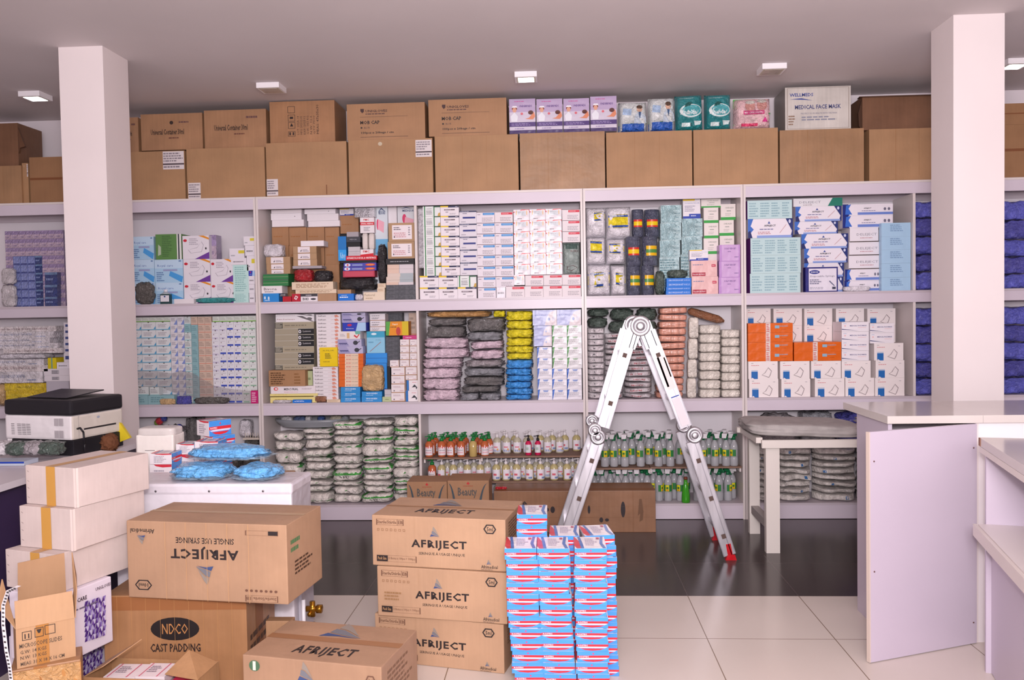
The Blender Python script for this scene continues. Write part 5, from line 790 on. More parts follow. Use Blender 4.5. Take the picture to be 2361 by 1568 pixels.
# ======== bottom row, compartment 1: green and white cotton bags
def cotton(w,d,h,cnt=[0]):
    cnt[0]+=1; k=cnt[0]; r=random.Random(k*5); mode=k%4
    fr=[]
    if mode==0: fr=[('r',.03,.55,.97,1,'2C9A2E'),('w',.15,.62,.85,.88,1,'D8E8D0'),('t','DAYAL',.3,.12,.4,.36,'2a2a2a',1)]
    elif mode==1: fr=[('r',.05,.0,.97,.3,'3C8E3A')]
    elif mode==2: fr=[('p',[(.55,.9),(.62,.9),(.5,.5),(.44,.5)],'4A9A40'),('r',.04,.0,.94,.22,'3C7E48')]
    else: fr=[('r',.05,.72,.96,1,'3A8A40')]
    mb=MB(); n=3; m_=mat('E6DED8','plas')
    # three-lobed soft roll
    seg=12; ns=16; vs=[];fs=[]
    for i in range(ns+1):
        s=i/ns; e=(1-abs(2*s-1)**9)**.5; lob=.9+.1*abs(math.sin(s*math.pi*(2+k%2)))
        for q in range(seg):
            a=2*math.pi*q/seg; nz=1+.1*noise.noise(Vector((s*4,math.cos(a)*1.3+k,math.sin(a)*1.3)))
            ca,sa=math.cos(a),math.sin(a); cr=abs(ca)**.4*(1 if ca>0 else -1); sr=abs(sa)**.45*(1 if sa>0 else -1)
            vs.append((s*w+.01*math.sin(k+q),d/2+d/2*cr*e*lob*nz,h/2+h/2*sr*e*lob*nz*1.02))
    lo=[min(v[i] for v in vs) for i in range(3)]; hi=[max(v[i] for v in vs) for i in range(3)]; sz=(w,d,h)
    vs=[tuple((v[i]-lo[i])/(hi[i]-lo[i])*sz[i] for i in range(3)) for v in vs]
    for i in range(ns):
        for q in range(seg): a=i*seg+q; b=i*seg+(q+1)%seg; fs.append((a,b,b+seg,a+seg))
    mb.raw(vs,fs,m_,True)
    def S(s,t,e2):
        e=(1-abs(2*s-1)**9)**.5; lob=.9+.1*abs(math.sin(s*math.pi*(2+k%2))); sa=max(-1,min(1,(2*t-1))); ca=(1-abs(sa)**2)**.5
        return (s*w,d/2-d/2*abs(ca)**.8*e*lob-.004-e2,h/2+h/2*abs(sa)**1.0*(1 if sa>0 else -1)*e*lob*.98)
    decals(mb,S,[x if x[0]!='r' else x[:6]+(7,) for x in fr],w,h,'plas')
    return mb.mesh('cotton_bag')
BAGS['@cot']=cotton
O=(590,940); SB=6.03; its=[]
C5=[[(1880,1205,1080-0,0)],]
cb=[(205,640,[(350,470),(475,620),(620,790),(790,960),(960,1130),(1130,1318)]),(625,1058,[(300,380),(380,450),(450,590),(590,700),(700,770),(770,880),(880,1020),(1020,1090),(1090,1200),(1200,1318)]),(1040,1468,[(195,315),(315,405),(405,510),(510,680),(680,790),(790,870),(870,1030),(1030,1110),(1110,1215),(1215,1318)]),(1448,1905,[(175,270),(270,400),(400,520),(520,690),(690,800),(800,930),(930,1030),(1030,1095),(1095,1200),(1200,1318)]),(1882,2275,[(130,270),(270,410),(410,540),(540,645),(645,740),(740,850),(850,990),(990,1095),(1095,1205),(1205,1318)])]
cn=['left end','second','middle','fourth','right end']
for ci,(a,b,rows_) in enumerate(cb):
    for k,(c,d) in enumerate(rows_): its.append((a+(k%3-1)*9,c-4,b+(k%2)*6,d+4,'@cot','cotton_bag','bag',f'green and white cotton bag, {ORD[k+1]} from top, {cn[ci]} pile',.02+.02*((k+ci)%2),.22))
R(0,O,SB,its)
# grey basin on the left piles
t=tag(link('basin',None,None,(0,0,0)),'grey plastic basin of wrapped packs lying on the cotton bags','basin')
a=PY(O[0]+215/SB,O[1]+150/SB,.1); b=PY(O[0]+1260/SB,O[1]+150/SB,.1); zb=PY(O[0]+700/SB,O[1]+275/SB,.1)[1]
mb=MB(); cx=(a[0]+b[0])/2; rx=(b[0]-a[0])/2; Mx=Matrix.Translation((cx,.19,zb))@Matrix.Diagonal((1,.45,1,1))
mb.lathe([(rx*.8,0),(rx*.95,.035),(rx,.06),(rx*.97,.06),(rx*.9,.035),(rx*.75,.006)],mat('8A8C92','gloss',.3),28,Mx,False); link('bowl',mb.mesh('bowl'),t)
for k,(cc,w_) in enumerate((('C9C4C8',.09),('4a5a80',.1),('C9C4C8',.05),('35508a',.06),('b8b0a0',.1),('8a8c94',.06))):
    me=blobmesh('packet',w_,.08,.07,mat(cc,'plas'),seed=k,amp=.12); o=link('packet',me,None,(a[0]+.05+k*.095,.15,zb+.012)); tag(o,f'packet in the grey basin, {ORD[k+1]} from the left','packet')
# ======== bottom row, compartments with bottles
def bottle_meshes():
    B={}
    def lb(r,z0,z1,c,c2=None,hot=()):
        mb=MB(); n=10; vs=[]
        for k in range(n+1):
            an=-math.pi/2-1.15+2.3*k/n
            for z in (z0,z1): vs.append(((r+.0008)*math.cos(an),(r+.0008)*math.sin(an),z))
        fs=[(2*k,2*k+2,2*k+3,2*k+1) for k in range(n)]; mb.raw(vs,fs,mat(c),True)
        for (q0,q1,a0,a1,cc) in hot:
            vs=[]
            for k in range(5):
                an=-math.pi/2+a0+(a1-a0)*k/4
                for z in (q0,q1): vs.append(((r+.0014)*math.cos(an),(r+.0014)*math.sin(an),z))
            mb.raw(vs,[(2*k,2*k+2,2*k+3,2*k+1) for k in range(4)],mat(cc),True)
        return mb.mesh('label')
    def body(r,h,neck,c,kind,cl=None,fill=1):
        mb=MB(); mb.lathe([(r*.9,0),(r,.004),(r,h*.8),(r*.75,h*.9),(neck,h*.97),(neck,h)],mat(c,kind,.12),14); return mb.mesh('body')
    def pump(neck,h,c,l=.03):
        mb=MB(); m_=mat(c,'gloss',.3); mb.lathe([(neck*1.25,h-.004),(neck*1.25,h+.014),(neck*.5,h+.016),(neck*.5,h+.03),(neck*1.1,h+.031),(neck*1.1,h+.037),(.002,h+.04)],m_,10); mb.bar((0,0,h+.034),(-l,-.012,h+.031),.009,.006,m_,(0,0,1)); return mb.mesh('pump')
    B['green']=(body(.031,.125,.012,'B8603A','gloss'),lb(.031,.015,.078,'E6DCE0',hot=[(.068,.08,-1.1,1.1,'D8342C'),(.03,.04,-.8,.8,'E0B0B8'),(.05,.056,-.8,.8,'a9a0a8')]),pump(.013,.125,'1E7A3C'))
    B['plain']=(body(.031,.125,.012,'BFA468','gloss'),None,pump(.013,.125,'1E7A3C'))
    B['clear']=(body(.031,.125,.012,'DCD4BE','clear'),lb(.031,.012,.085,'E2DCE4',hot=[(.015,.03,-.9,.9,'8a9cc0'),(.045,.055,-.6,.4,'D88090'),(.025,.04,.2,.6,'D8A060')]),pump(.01,.125,'E2DCE0'))
    B['yell']=(body(.031,.125,.012,'DFD09A','clear'),lb(.031,.012,.085,'E4DEE6',hot=[(.04,.055,-.6,.2,'D06070'),(.016,.03,.0,.9,'7a90b8')]),pump(.01,.125,'E8E2E6'))
    B['pink']=(body(.024,.11,.01,'C22452','gloss'),lb(.024,.02,.08,'D6D8DC',hot=[(.04,.06,-.4,.4,'a8b8b0')]),pump(.009,.11,'1c1a1e'))
    def spray():
        mb=MB(); m_=mat('CBCBD0','clear'); mb.lathe([(.028,0),(.031,.005),(.031,.06),(.029,.065),(.031,.07),(.031,.13),(.03,.15),(.022,.175),(.012,.19),(.012,.2)],m_,14); bd=mb.mesh('body')
        l=lb(.031,.075,.125,'2C7A3C',hot=[(.077,.123,-.5,.35,'E6D81C'),(.092,.11,-.4,.25,'2C6A34'),(.08,.088,-.35,.25,'D8502C')])
        mb=MB(); g=mat('1C6E44','gloss',.3); mb.lathe([(.014,.197),(.014,.215),(.009,.222)],g,10); mb.box(-.012,-.03,.222,.012,.022,.242,g); mb.bar((0,-.02,.222),(0,-.032,.2),.008,.006,g)
        mb.raw([(-.016,-.045,.214),(.016,-.045,.214),(.02,-.03,.246),(-.02,-.03,.246),(-.014,.02,.25),(.014,.02,.25)],[(0,1,2,3),(3,2,5,4)],mat('DCD8DC','gloss',.4)); tr=mb.mesh('trigger'); return (bd,l,tr)
    B['spray']=spray()
    mb=MB(); mb.lathe([(.025,0),(.028,.006),(.026,.05),(.018,.1),(.012,.125),(.011,.15)],mat('3E9A28','gloss',.08),12); bd=mb.mesh('body'); mb=MB(); mb.lathe([(.0125,.148),(.0125,.165)],mat('7a4030','gloss'),10); cp=mb.mesh('cap'); B['glass']=(bd,None,cp)
    return B
BT=bottle_meshes()
def bottle(kind,x,y,z,lb,sc=1,rz=0,grp=None,hmax=None):
    n={'green':'pump_bottle','plain':'pump_bottle','clear':'pump_bottle','yell':'pump_bottle','pink':'pump_bottle','spray':'spray_bottle','glass':'glass_bottle'}[kind]
    t=tag(link(n,None,None,(x,y,z),rz),lb,'bottle',grp); b,l,p=BT[kind]
    link('body',b,t); 
    if l: link('label',l,t)
    link('trigger' if kind=='spray' else 'cap' if kind=='glass' else 'pump',p,t); t.scale=(sc,sc,sc); return t
def insert(x0,x1,z,lb,dp=.34,c='8a6650'):
    t=tag(link('cardboard_shelf',None,None,(x0,.015,z-.012)),lb,'shelf'); mb=MB(); mb.box(0,0,0,x1-x0,dp,.012,mat(c,'card')); link('panel',mb.mesh('panel'),t)
    # side battens carry the panel on the side boards
    for s in (0,x1-x0-.012): mb=MB(); mb.box(s,.02,-.03,s+.012,dp,-.0005,LE); link('batten',mb.mesh('batten'),t)
insert(-1.22,-.79,.470,'cardboard covered inner shelf, upper left, carrying red labelled bottles'); insert(-.788,-.021,.478,'cardboard covered inner shelf, upper right, carrying clear bottles'); insert(-1.22,-.021,.288,'cardboard covered inner shelf, lower, carrying yellowish bottles')
insert(.021,.47,.383,'cardboard covered inner shelf, left half, carrying spray bottles'); insert(.472,1.138,.388,'cardboard covered inner shelf, right half, carrying spray bottles')
O=(920,940); SC4=5.227
def bx_(xz,row,z,kind,lb,sc=1,grp=None,jit=0):
    Y=.06 if row==0 else (.15 if row==1 else .24)
    x=PY(O[0]+xz/SC4,O[1]+520/SC4,Y)[0]; bottle(kind,x,Y+jit,z+.0008,lb,sc,random.uniform(-.5,.5),grp)
G1='green topped bottles on upper inner shelf'; G2='clear pump bottles on upper inner shelf'; G3='pump bottles on lower inner shelf'
sc1=1.02
for k,x in enumerate([365,515,625,750,1035]): bx_(x,0,.47,'green',f'red labelled bottle with green pump, front row, {ORD[k+1]} from left',.98)
bx_(893,0,.47,'plain','unlabelled amber bottle with green pump in front row',.98)
for k,x in enumerate([400,540,655,770,905,1000,1085]): bx_(x,1,.47,'green',f'red labelled bottle with green pump, middle row, {ORD[k+1]} from left',.98)
for k,x in enumerate([440,590,690,800,935,1080]): bx_(x,2,.47,'green',f'red labelled bottle with green pump, back row, {ORD[k+1]} from left',.98)
for k,x in enumerate([1185,1300,1425,1545,1790,1935]): bx_(x,1,.478,'clear',f'clear pump bottle on upper inner shelf, front row, {ORD[k+1]} from left')
for k,x in enumerate([1275,1400,1575,1705,1850,2000,2140]): bx_(x,2,.478,'yell',f'clear pump bottle on upper inner shelf, back row, {ORD[k+1]} from left')
bx_(1560,0,.478,'pink','small pink bottle with black pump, left of two'); bx_(1675,0,.478,'pink','small pink bottle with black pump, right of two')
bx_(395,0,.288,'green','red labelled bottle at the left end of lower inner shelf')
for k,x in enumerate([510,650,820,975,1170,1285,1415,1570,1700,1865,2020,2155]): bx_(x,0,.288,'yell',f'yellowish pump bottle on lower inner shelf, front row, {ORD[k+1]} from left')
for k,x in enumerate([580,740,900,1060,1230,1350,1500,1650,1780,1940,2090]): bx_(x,1,.288,'clear',f'pump bottle on lower inner shelf, back row, {ORD[k+1]} from left')
for k,x in enumerate([1175,1290,1425,1560,1700,1810,1960,2080]): bx_(x,1,.12,'clear',f'white topped bottle under the lower inner shelf, {ORD[k+1]} from left',.93)
O=(1340,940); SC5=4.238
def sp_(xz,Y,z,lb): x=PY(O[0]+xz/SC5,O[1]+400/SC5,Y)[0]; bottle('spray',x,Y,z+.0008,lb,.98,random.uniform(-.9,.9))
for k,x in enumerate([230,320,425,580,755,870,1190,1305,1415,1492]): sp_(x,.06,.387,f'spray bottle, upper shelf front row, {ORD[k+1]} from left')
for k,x in enumerate([270,370,495,665,800,960,1090,1245,1360,1460]): sp_(x,.15,.387,f'spray bottle, upper shelf second row, {ORD[k+1]} from left')
for k,x in enumerate([300,440,545,640,700,860,1260,1400]): sp_(x,.24,.387,f'spray bottle, upper shelf back row, {ORD[k+1]} from left')
for k,x in enumerate([120,205,350,430,540,640,755,845,965,1130,1255,1345,1430]): sp_(x,.095,.12,f'spray bottle, lower shelf front row, {ORD[k+1]} from left')
for k,x in enumerate([160,280,480,590,700,810,905,1020,1180,1300,1385,1470]): sp_(x,.17,.12,f'spray bottle, lower shelf back row, {ORD[k+1]} from left')
x=PY(O[0]+1069/SC5,O[1]+900/SC5,.03)[0]; bottle('glass',x-.035,.031,.1208,'green glass bottle with brown cap before the spray bottles',1.15)
# ======== bottom row right unit: stacked gown packs
def gown(w,d,h,cnt=[0]):
    cnt[0]+=1; k=cnt[0]; r=random.Random(k*3); s=r.uniform(.1,.8)
    return pillowmesh('gown_pack',w,d,h,'DDD5D0',[('p',[(s,.1),(s+.05,.1),(s+.06,.9),(s+.01,.9)],'2F8AB4')] if k%2 else [('p',[(s,.3),(s+.07,.35),(s+.06,.75),(s,.7)],'3A78B8')],'plas',n=5,amp=.35,seed=k,res=10)
BAGS['@gown']=gown
its=[]
for c,(a,b,nn_) in enumerate(((1724,1745,8),(1748,1790,8),(1794,1880,8),(1884,1985,8),(1989,2085,8))):
    for k in range(8):
        c0=1035+(1155-1035)*k/8; its.append((a,c0,b,c0+15.5,'@gown','gown_pack','pack',f'white gown pack with blue tag, {ORD[k+1]} down, {ORD[c+1]} pile behind couch',.03,.26))
its+=[(1850,948,1930,1034,'@smoke','plastic_bag','bag','grey clear bag behind the couch mattress, left',.12,.2),(1935,950,2080,1034,'@violetd','plastic_bag','bag','dark blue bag behind the couch mattress',.12,.2),(1750,952,1845,1034,'@cloudy','plastic_bag','bag','cloudy grey bag behind the couch mattress head',.12,.2)]
R(0,(0,0),1,its)
# ======== bottom row left unit: toys and wrapped things above the white appliance
its=[nb(1060,330,1400,700,'@cloudy','cloudy plastic bag of small goods behind white dispenser','plastic_bag','bag',.1,.24),nb(1405,262,1500,700,'@smoked','dark crumpled bag left of the red and blue boxes','plastic_bag','bag',.12,.22),nb(1820,420,1955,700,'@dark','dark bag under the white rack','plastic_bag','bag',.1,.2),nb(1800,290,1890,385,'@white','small crumpled white bag above the rack','plastic_bag','bag',.1,.1),nb(1505,520,1815,700,'@dark','dark bag hidden behind the red and blue boxes','plastic_bag','bag',.12,.2)]
R(0,(0,880),3.279,its)
tb=[(1205,300,.03,'B02030','red toy ball near the shelf top'),(1240,278,.026,'283888','blue toy ball near the shelf top'),(1190,310,.024,'7aA030','lime toy ball near the shelf top'),(1315,360,.024,'7AB030','lime toy ball right of the white dispenser'),(1355,345,.026,'2838A0','blue toy ball right of the white dispenser'),(1270,352,.024,'C02038','red toy ball behind the white dispenser'),(1330,400,.022,'8AB030','lowest lime toy ball by white dispenser'),(1160,352,.02,'5a3070','purple toy ball behind white dispenser')]
for x,y,r_,c,l in tb:
    q=PY(x/3.279,880+y/3.279,.05); mb=MB(); mb.lathe([(r_*math.sin(a*math.pi/8)+.0004,r_-r_*math.cos(a*math.pi/8)) for a in range(9)],mat(c,'plas'),14,None,False); tag(link('toy_ball',mb.mesh('toy_ball'),None,(q[0],.05,q[1]-r_)),l,'ball')
t=tag(link('wire_rack',None,None,(0,0,0)),'white plastic rack with upright pegs beside the unit side','rack')
a=PY(1835/3.279,880+440/3.279,.03); b=PY(1958/3.279,880+440/3.279,.03); mb=MB(); mb.box(a[0],.03,a[1],b[0],.09,a[1]+.012,mat('CFC4B8','gloss')); link('base',mb.mesh('base'),t)
for k in range(6): mb=MB(); x=a[0]+.015+(b[0]-a[0]-.03)*k/5; mb.cyl((x,.05,a[1]+.012),(x,.05,a[1]+.05),.003,mat('CFC4B8','gloss'),6); link('peg',mb.mesh('peg'),t)
# ======== aluminium folding ladder standing in front of the shelving
AL=mat('C9C6CC','metal'); ALD=mat('A9A6AE','metal'); HOLE=mat('5d4a44','',.8)
LD=tag(link('folding_ladder',None,None,(.33,-.75,0)),'folding aluminium ladder standing open in an A shape','ladder')
LI_=Vector((.33,-.75,0))
def lp(u,v,Y=-.99): q=PY(u,v,Y); return Vector((q[0],Y,q[1]))-LI_
Ln=lp(1383,1003); Rn=lp(1590,1003); An=lp(1476,752)
FR_=lp(1682,1283); FR_.z=.03; FL_=Ln+(Ln-An)*1.0; 
kz=(0.02-Ln.z)/( -1); d=(lp(1318,1200)-Ln); d=d*((Ln.z-.03)/-d.z); FL_=Ln+d
def rail(a,b,nm,Y,near):
    a=Vector((a.x,0,a.z));b=Vector((b.x,0,b.z)); off=Vector((0,Y+.75,0)); a+=off;b+=off
    mb=MB(); mb.bar(a,b,.078,.024,AL); n=Vector((0,-1,0)); dd=(b-a).normalized(); s=dd.cross(n)
    for sd in (-.036,.036,-.012): mb.bar(a+n*.013+s*sd,b+n*.013+s*sd,.005,.004,ALD)
    o=link(nm,mb.mesh(nm),LD)
    L=(b-a).length; k=max(2,round(L/.26))
    for i in range(k):
        p=a+(b-a)*((i+.5)/k)
        if near: mb=MB(); mb.bar(p+dd*.014+n*.0165,p-dd*.014+n*.0165,.026,.002,HOLE); link('rung_end',mb.mesh('rung_end'),o)
    return [a+(b-a)*((i+.5)/k) for i in range(k)]
def hinge(c,r,Y,ax):
    c=Vector((c.x,Y+.75,c.z)); mb=MB(); M=Matrix.Translation(c)@Matrix.Rotation(math.pi/2,4,'X')
    mb.lathe([(r,-.012),(r,.012),(r*.9,.018),(r*.62,.021),(r*.6,.017),(r*.38,.017),(r*.36,.024),(r*.2,.026)],AL,24,M); return link('hinge',mb.mesh('hinge'),LD)
offr=Vector((.052,0,0))
for Y,near in ((-.99,1),(-.54,0)):
    p1=rail(An-offr-Vector((0,0,.03)),Ln+Vector((.022,0,.05)),'upper_rail',Y,near); p2=rail(An+offr-Vector((0,0,.03)),Rn+Vector((-.022,0,.05)),'upper_rail',Y,near)
    p3=rail(Ln+Vector((-.012,0,-.04)),FL_,'lower_rail',Y,near); p4=rail(Rn+Vector((.015,0,-.04)),FR_,'lower_rail',Y,near)
    hinge(An,.066,Y,0); hinge(Ln+Vector((-.03,0,.03)),.045,Y,0); hinge(Ln+Vector((-.012,0,-.012)),.05,Y,0); hinge(Rn+Vector((.03,0,.0)),.052,Y,0)
    for f,s in ((FL_,-1),(FR_,1)):
        mb=MB(); q=Vector((f.x,Y+.75,0)); m_=mat('B80F1C','gloss',.35)
        mb.bar(q+Vector((-.01*s,0,.10)),q+Vector((.004*s,0,.02)),.03,.03,m_); mb.raw([tuple(q+Vector(v)) for v in ((-.028,-.02,0),(.04,-.02,0),(.04,.02,0),(-.028,.02,0),(-.016,-.018,.03),(.03,-.018,.034),(.03,.018,.034),(-.016,.018,.03))],[(3,2,1,0),(4,5,6,7),(0,1,5,4),(1,2,6,5),(2,3,7,6),(3,0,4,7)],m_); link('rubber_foot',mb.mesh('rubber_foot'),LD)
for sx in (-1,1):
    for Y in (-.99,-.54):
        mb=MB(); q=Vector((An.x,Y+.75-.008,An.z)); mb.bar(q+Vector((sx*.018,0,.02)),q+Vector((sx*.075,0,-.13)),.085,.014,AL); link('hinge_plate',mb.mesh('hinge_plate'),LD)
for p in p1+p2+p3+p4:
    mb=MB(); mb.bar((p.x,-.99+.75+.012,p.z),(p.x,-.54+.75-.012,p.z),.028,.028,AL,(0,0,1)); link('rung',mb.mesh('rung'),LD)
mb=MB(); a=An+offr; b=Rn+Vector((-.022,0,.05)); dd=(b-a); 
def lab(t0,t1,c,w_,off=0):
    p,q=a+dd*t0,a+dd*t1; mb.bar(Vector((p.x+off,-.2588,p.z)),Vector((q.x+off,-.2588,q.z)),w_,.001,mat(c,'',.5))
lab(.3,.62,'E6D8D6',.05); 
mb2=link('warning_label',None,LD)if 0 else None
lab(.31,.6,'E0A860',.012,-.018); lab(.31,.5,'E0A860',.008,.02); lab(.69,.7,'3A50A0',.05); lab(.71,.98,'DCD4DA',.05)
link('warning_label',mb.mesh('warning_label'),LD)
# ======== examination couch
WF=mat('D8D0CA','',.45)
CO=tag(link('examination_couch',None,None,(1.1,-.86,0)),'white framed examination couch with sagging grey mattress','couch')
for x,y in ((.0,.0),(.0,.46),(1.75,.0),(1.75,.46)):
    mb=MB(); mb.box(x,y,0,x+.085 if y==0 else x+.07,y+.05,.70 if y else .672,WF); link('leg',mb.mesh('leg'),CO)
mb=MB(); mb.box(-.03,-.0305,.672,1.85,-.0005,.722,WF); mb.box(-.08,.46,.70,1.85,.50,.735,WF); mb.box(-.06,.0,.7,-.02,.46,.735,WF); link('frame',mb.mesh('frame'),CO)
mb=MB(); mb.bar((.035,.05,.17),(.035,.46,.17),.05,.05,mat('A39A98','',.5),(0,0,1)); link('stretcher',mb.mesh('stretcher'),CO)
mt=mat('A8A2A0','cloth')
mb=MB(); me=blobmesh('mattress',.74,.5,.085,mt,n=6,amp=.05,res=14,seed=2); o=link('mattress',me,CO,(-.1,-.02,.742)); o.rotation_euler=(0,.035,0)
me=blobmesh('mattress',1.2,.5,.09,mt,n=6,amp=.06,res=14,seed=4); o=link('mattress',me,CO,(.66,-.02,.736))
# ======== counter with open gate panel at the right
LVc=mat('BFB3C2','board')
CT=tag(link('counter',None,None,(1.31,-2.26,0)),'lavender counter with pale top and open gate panel at right','counter')
WT=mat('C9C0BC','board',.12)
mb=MB(); mb.box(0.002,.0,0,.02,.40,1.012,LVc); link('side_panel',mb.mesh('side_panel'),CT)
mb=MB(); mb.box(-.012,-.03,1.012,.41,.56,1.047,WT); mb.box(.411,-.03,1.012,2.2,.56,1.047,WT); link('countertop',mb.mesh('countertop'),CT)
mb=MB(); mb.box(.385,-.012,0,.40,.0,1.011,LE); mb.box(.40,-.01,0,2.1,.005,1.011,mat('E2DADC','board')); link('front_panel',mb.mesh('front_panel'),CT)
mb=MB(); mb.box(.02,.39,0,2.1,.405,1.011,LI); link('back_panel',mb.mesh('back_panel'),CT)
A_=Vector((1.692,-2.272)); B2=Vector((1.135,-2.498)); an=math.atan2((B2-A_).y,(B2-A_).x)
mb=MB(); mb.box(0,-.009,.004,.60,.009,1.008,LVc); mb.box(.6005,-.0095,.004,.606,.0095,1.008,mat('C9B8AE','board')); o=link('gate_panel',mb.mesh('gate_panel'),CT,(.382,-.018,0)); o.rotation_euler=(0,0,an)
for x,z in ((.02,.9),(.02,.1),(.02,.5),(.58,.88),(.58,.4)): mb=MB(); mb.cyl((x,.0092,z),(x,.0105,z),.004,mat('6a4a48'),8); link('screw',mb.mesh('screw'),o)
# low display counter in front, open towards the aisle
P0_=Vector((1.585,-2.58)); P1_=Vector((1.43,-3.19)); dd=(P1_-P0_).normalized(); ang=math.atan2(dd.y,dd.x)
DC=tag(link('display_cabinet',None,None,(P0_.x,P0_.y,0),ang),'lavender cabinet with open compartment and knob at right edge','cabinet')
def db(nm,*a,m_=LVc,par=None):
    mb=MB(); mb.box(*a,m_); return link(nm,mb.mesh(nm),par or DC)
W_=1.5; D_=.5   # local x runs towards the camera, +y is away from the aisle
db('top_panel',-.01,-.02,.955,W_,D_,.99,m_=WT); db('top_edge',0,-.021,.93,W_,-.002,.954,m_=mat('D8CDC8','board'))
db('side_panel',0,0,0,.018,D_,.929); db('back_panel',.019,D_-.02,0,W_,D_,.929); db('shelf_panel',.019,-.03,.60,W_,D_-.021,.63,m_=mat('DDD3D2','board')); db('shelf_lip',.0,-.045,.575,W_,-.031,.625,m_=mat('D8CDC8','board'))
db('drawer_front',.019,.02,.004,W_,.038,.56)
o=db('inner_door',.1,.30,.64,.9,.318,.92); mb=MB(); M=Matrix.Translation((.23,.30,.77))@Matrix.Rotation(math.pi/2,4,'X'); mb.lathe([(.016,0),(.012,.008),(.018,.02),(.02,.03),(.012,.042),(.001,.045)],mat('B8B4B8','metal',.3),16,M); link('knob',mb.mesh('knob'),o)
mb=MB(); mb.box(-.012,-.022,.956,.018,-.0195,.989,mat('8A5634','card')); link('chipped_corner',mb.mesh('chipped_corner'),DC)
# ======== cartons standing on the floor
def OB(name,z,FLp,FRp,BRp,h,style=None,me=None,lb='',cat='box',bev=.004,depth=None,front=(),top=(),right=(),left=(),col='B4865A',kind='card',shr=1):
    a=PZ(*FLp,z); b=PZ(*FRp,z); w_=(b-a).length*shr; u=(b-a).normalized(); n=Vector((-u.y,u.x)); d=depth or abs((PZ(*BRp,z)-b).dot(n))
    o=link(name,boxmesh(name,w_,d,h,col,front,top,right,left,kind,bev),None,(a.x,a.y,z-h),math.atan2(u.y,u.x)); o['dims']=(w_,d,h); tag(o,lb,cat); return o
INK='2c2526'; BLU='3E4E78'
def tri(cx,cy,s,asp,flip=1):
    P=lambda l:[(cx+x*s/asp*flip,cy+y*s*flip) for x,y in l]
    return [('p',P([(-.5,-.5),(.0,-.42),(.55,-.5),(-.35,-.2)]),BLU),('p',P([(-.32,-.14),(.1,-.3),(.6,-.46),(.0,.12),(-.25,.2)]),'6f7078'),('p',P([(-.2,.26),(.05,.16),(.5,-.3),(.1,.45),(-.1,.7)]),'8a8078')]
def afr(sub,ml,packtxt=True):
    return [('t','AFRIJECT',.3,.35,.415,.2,INK,1.4),('t',sub,.355,.245,.345,.075,INK,.3)]+tri(.475,.7,.17,2.6)+[('o',[(.84,.81),(.862,.9),(.912,.9),(.934,.81),(.912,.72),(.862,.72)],.0045,INK),('t',ml,.866,.77,.044,.08,INK,.5),
     ('o',[(.035,.81),(.245,.81),(.245,.93),(.035,.93)],.003,'6a4a3c'),('r',.195,.81,.198,.93,'6a4a3c'),('t','Sterile/Stérile',.042,.84,.148,.065,'6a4a3c',.6),('t','EB',.203,.84,.036,.065,'6a4a3c',.6),
     ('t','Afrimedical',.82,.05,.12,.065,INK,.4)]+tri(.875,.17,.08,2.6)+[('w',.82,.02,.94,.04,1,'6a5a50'),('o',[(.035,.09),(.34,.09),(.34,.215),(.035,.215)],.003,'6a4a3c'),('r',.037,.095,.12,.21,INK),('t','Pack Size',.045,.125,.065,.06,'C89A6C',0),('t','10 Boites x 100pcs = 1000pcs',.125,.125,.205,.06,'6a4a3c',0)]+[('o',[(.043+.033*i,.7),(.06+.033*i,.7),(.06+.033*i,.745),(.043+.033*i,.745)],.0015,'8a6446') for i in range(7)]+[('r',.33,.5,.3305,1,'a37a50')]
side=[('w',.15,.5,.85,.9,7,'7a5a44'),('w',.3,.2,.7,.35,3,'7a5a44')]
tp=[('r',0,.47,1,.53,'9c7350'),('r',0,.498,1,.502,'7a5638'),('t','AFRIJECT',.28,.16,.44,.24,INK,1.4)]+tri(.46,.72,.28,1.3)
lbs=['lowest AFRIJECT 5ml carton'.replace('AFRIJECT ','syringe '),'middle','top']
for i,(fl,fr,br,vb) in enumerate([((864,1414),(1161,1441),(1187,1395),1554),((869,1305),(1168,1322),(1196,1265),1443),((857,1187),(1165,1199),(1198,1149),1319)]):
    z=(.214,.438,.664)[i]; h=(.214,.222,.225)[i]
    OB('syringe_carton',z,fl,fr,br,h-.0008,lb=f'brown 5ml syringe carton, {["lowest","middle","topmost"][i]} of the centre stack of three',depth=.36,front=afr('SERINGUE À USAGE UNIQUE','5ml')+([('w',.06,.33,.2,.52,3,'94704e')] if i==1 else []),top=tp if i==2 else (),right=side,col='B58A64')
OB('syringe_carton',.33,(559,1509),(879,1539),(954,1452),.3295,lb='low 2ml syringe carton in the foreground before the centre stack',front=[('t','AFRIJECT',.32,.58,.42,.16,INK,1.4),('t','SERINGUE À USAGE UNIQUE',.38,.48,.32,.05,INK,.3)]+tri(.46,.86,.18,1.6)+[('o',[(.89,.85),(.905,.9),(.945,.9),(.96,.85),(.945,.8),(.905,.8)],.004,'6a4a3c'),('t','2ml',.912,.83,.026,.04,'6a4a3c',.5),('e',.09,.89,.04,.06,'4a6a50'),('r',.078,.84,.1,.94,'D8D4C8'),('e',.09,.64,.045,.075,'344058'),('e',.18,.62,.045,.075,'344058'),('t','ISO',.065,.62,.05,.04,'C8C8D0',1),('t','ISO',.155,.6,.05,.04,'C8C8D0',1)],
  top=[('r',0,.48,1,.6,'93694a'),('t','AFRIJECT',.3,.1,.45,.25,INK,1.4)]+tri(.5,.78,.32,1.1),right=side+[('w',.5,.2,.9,.4,2,'4a7a50')],col='A87E5C')
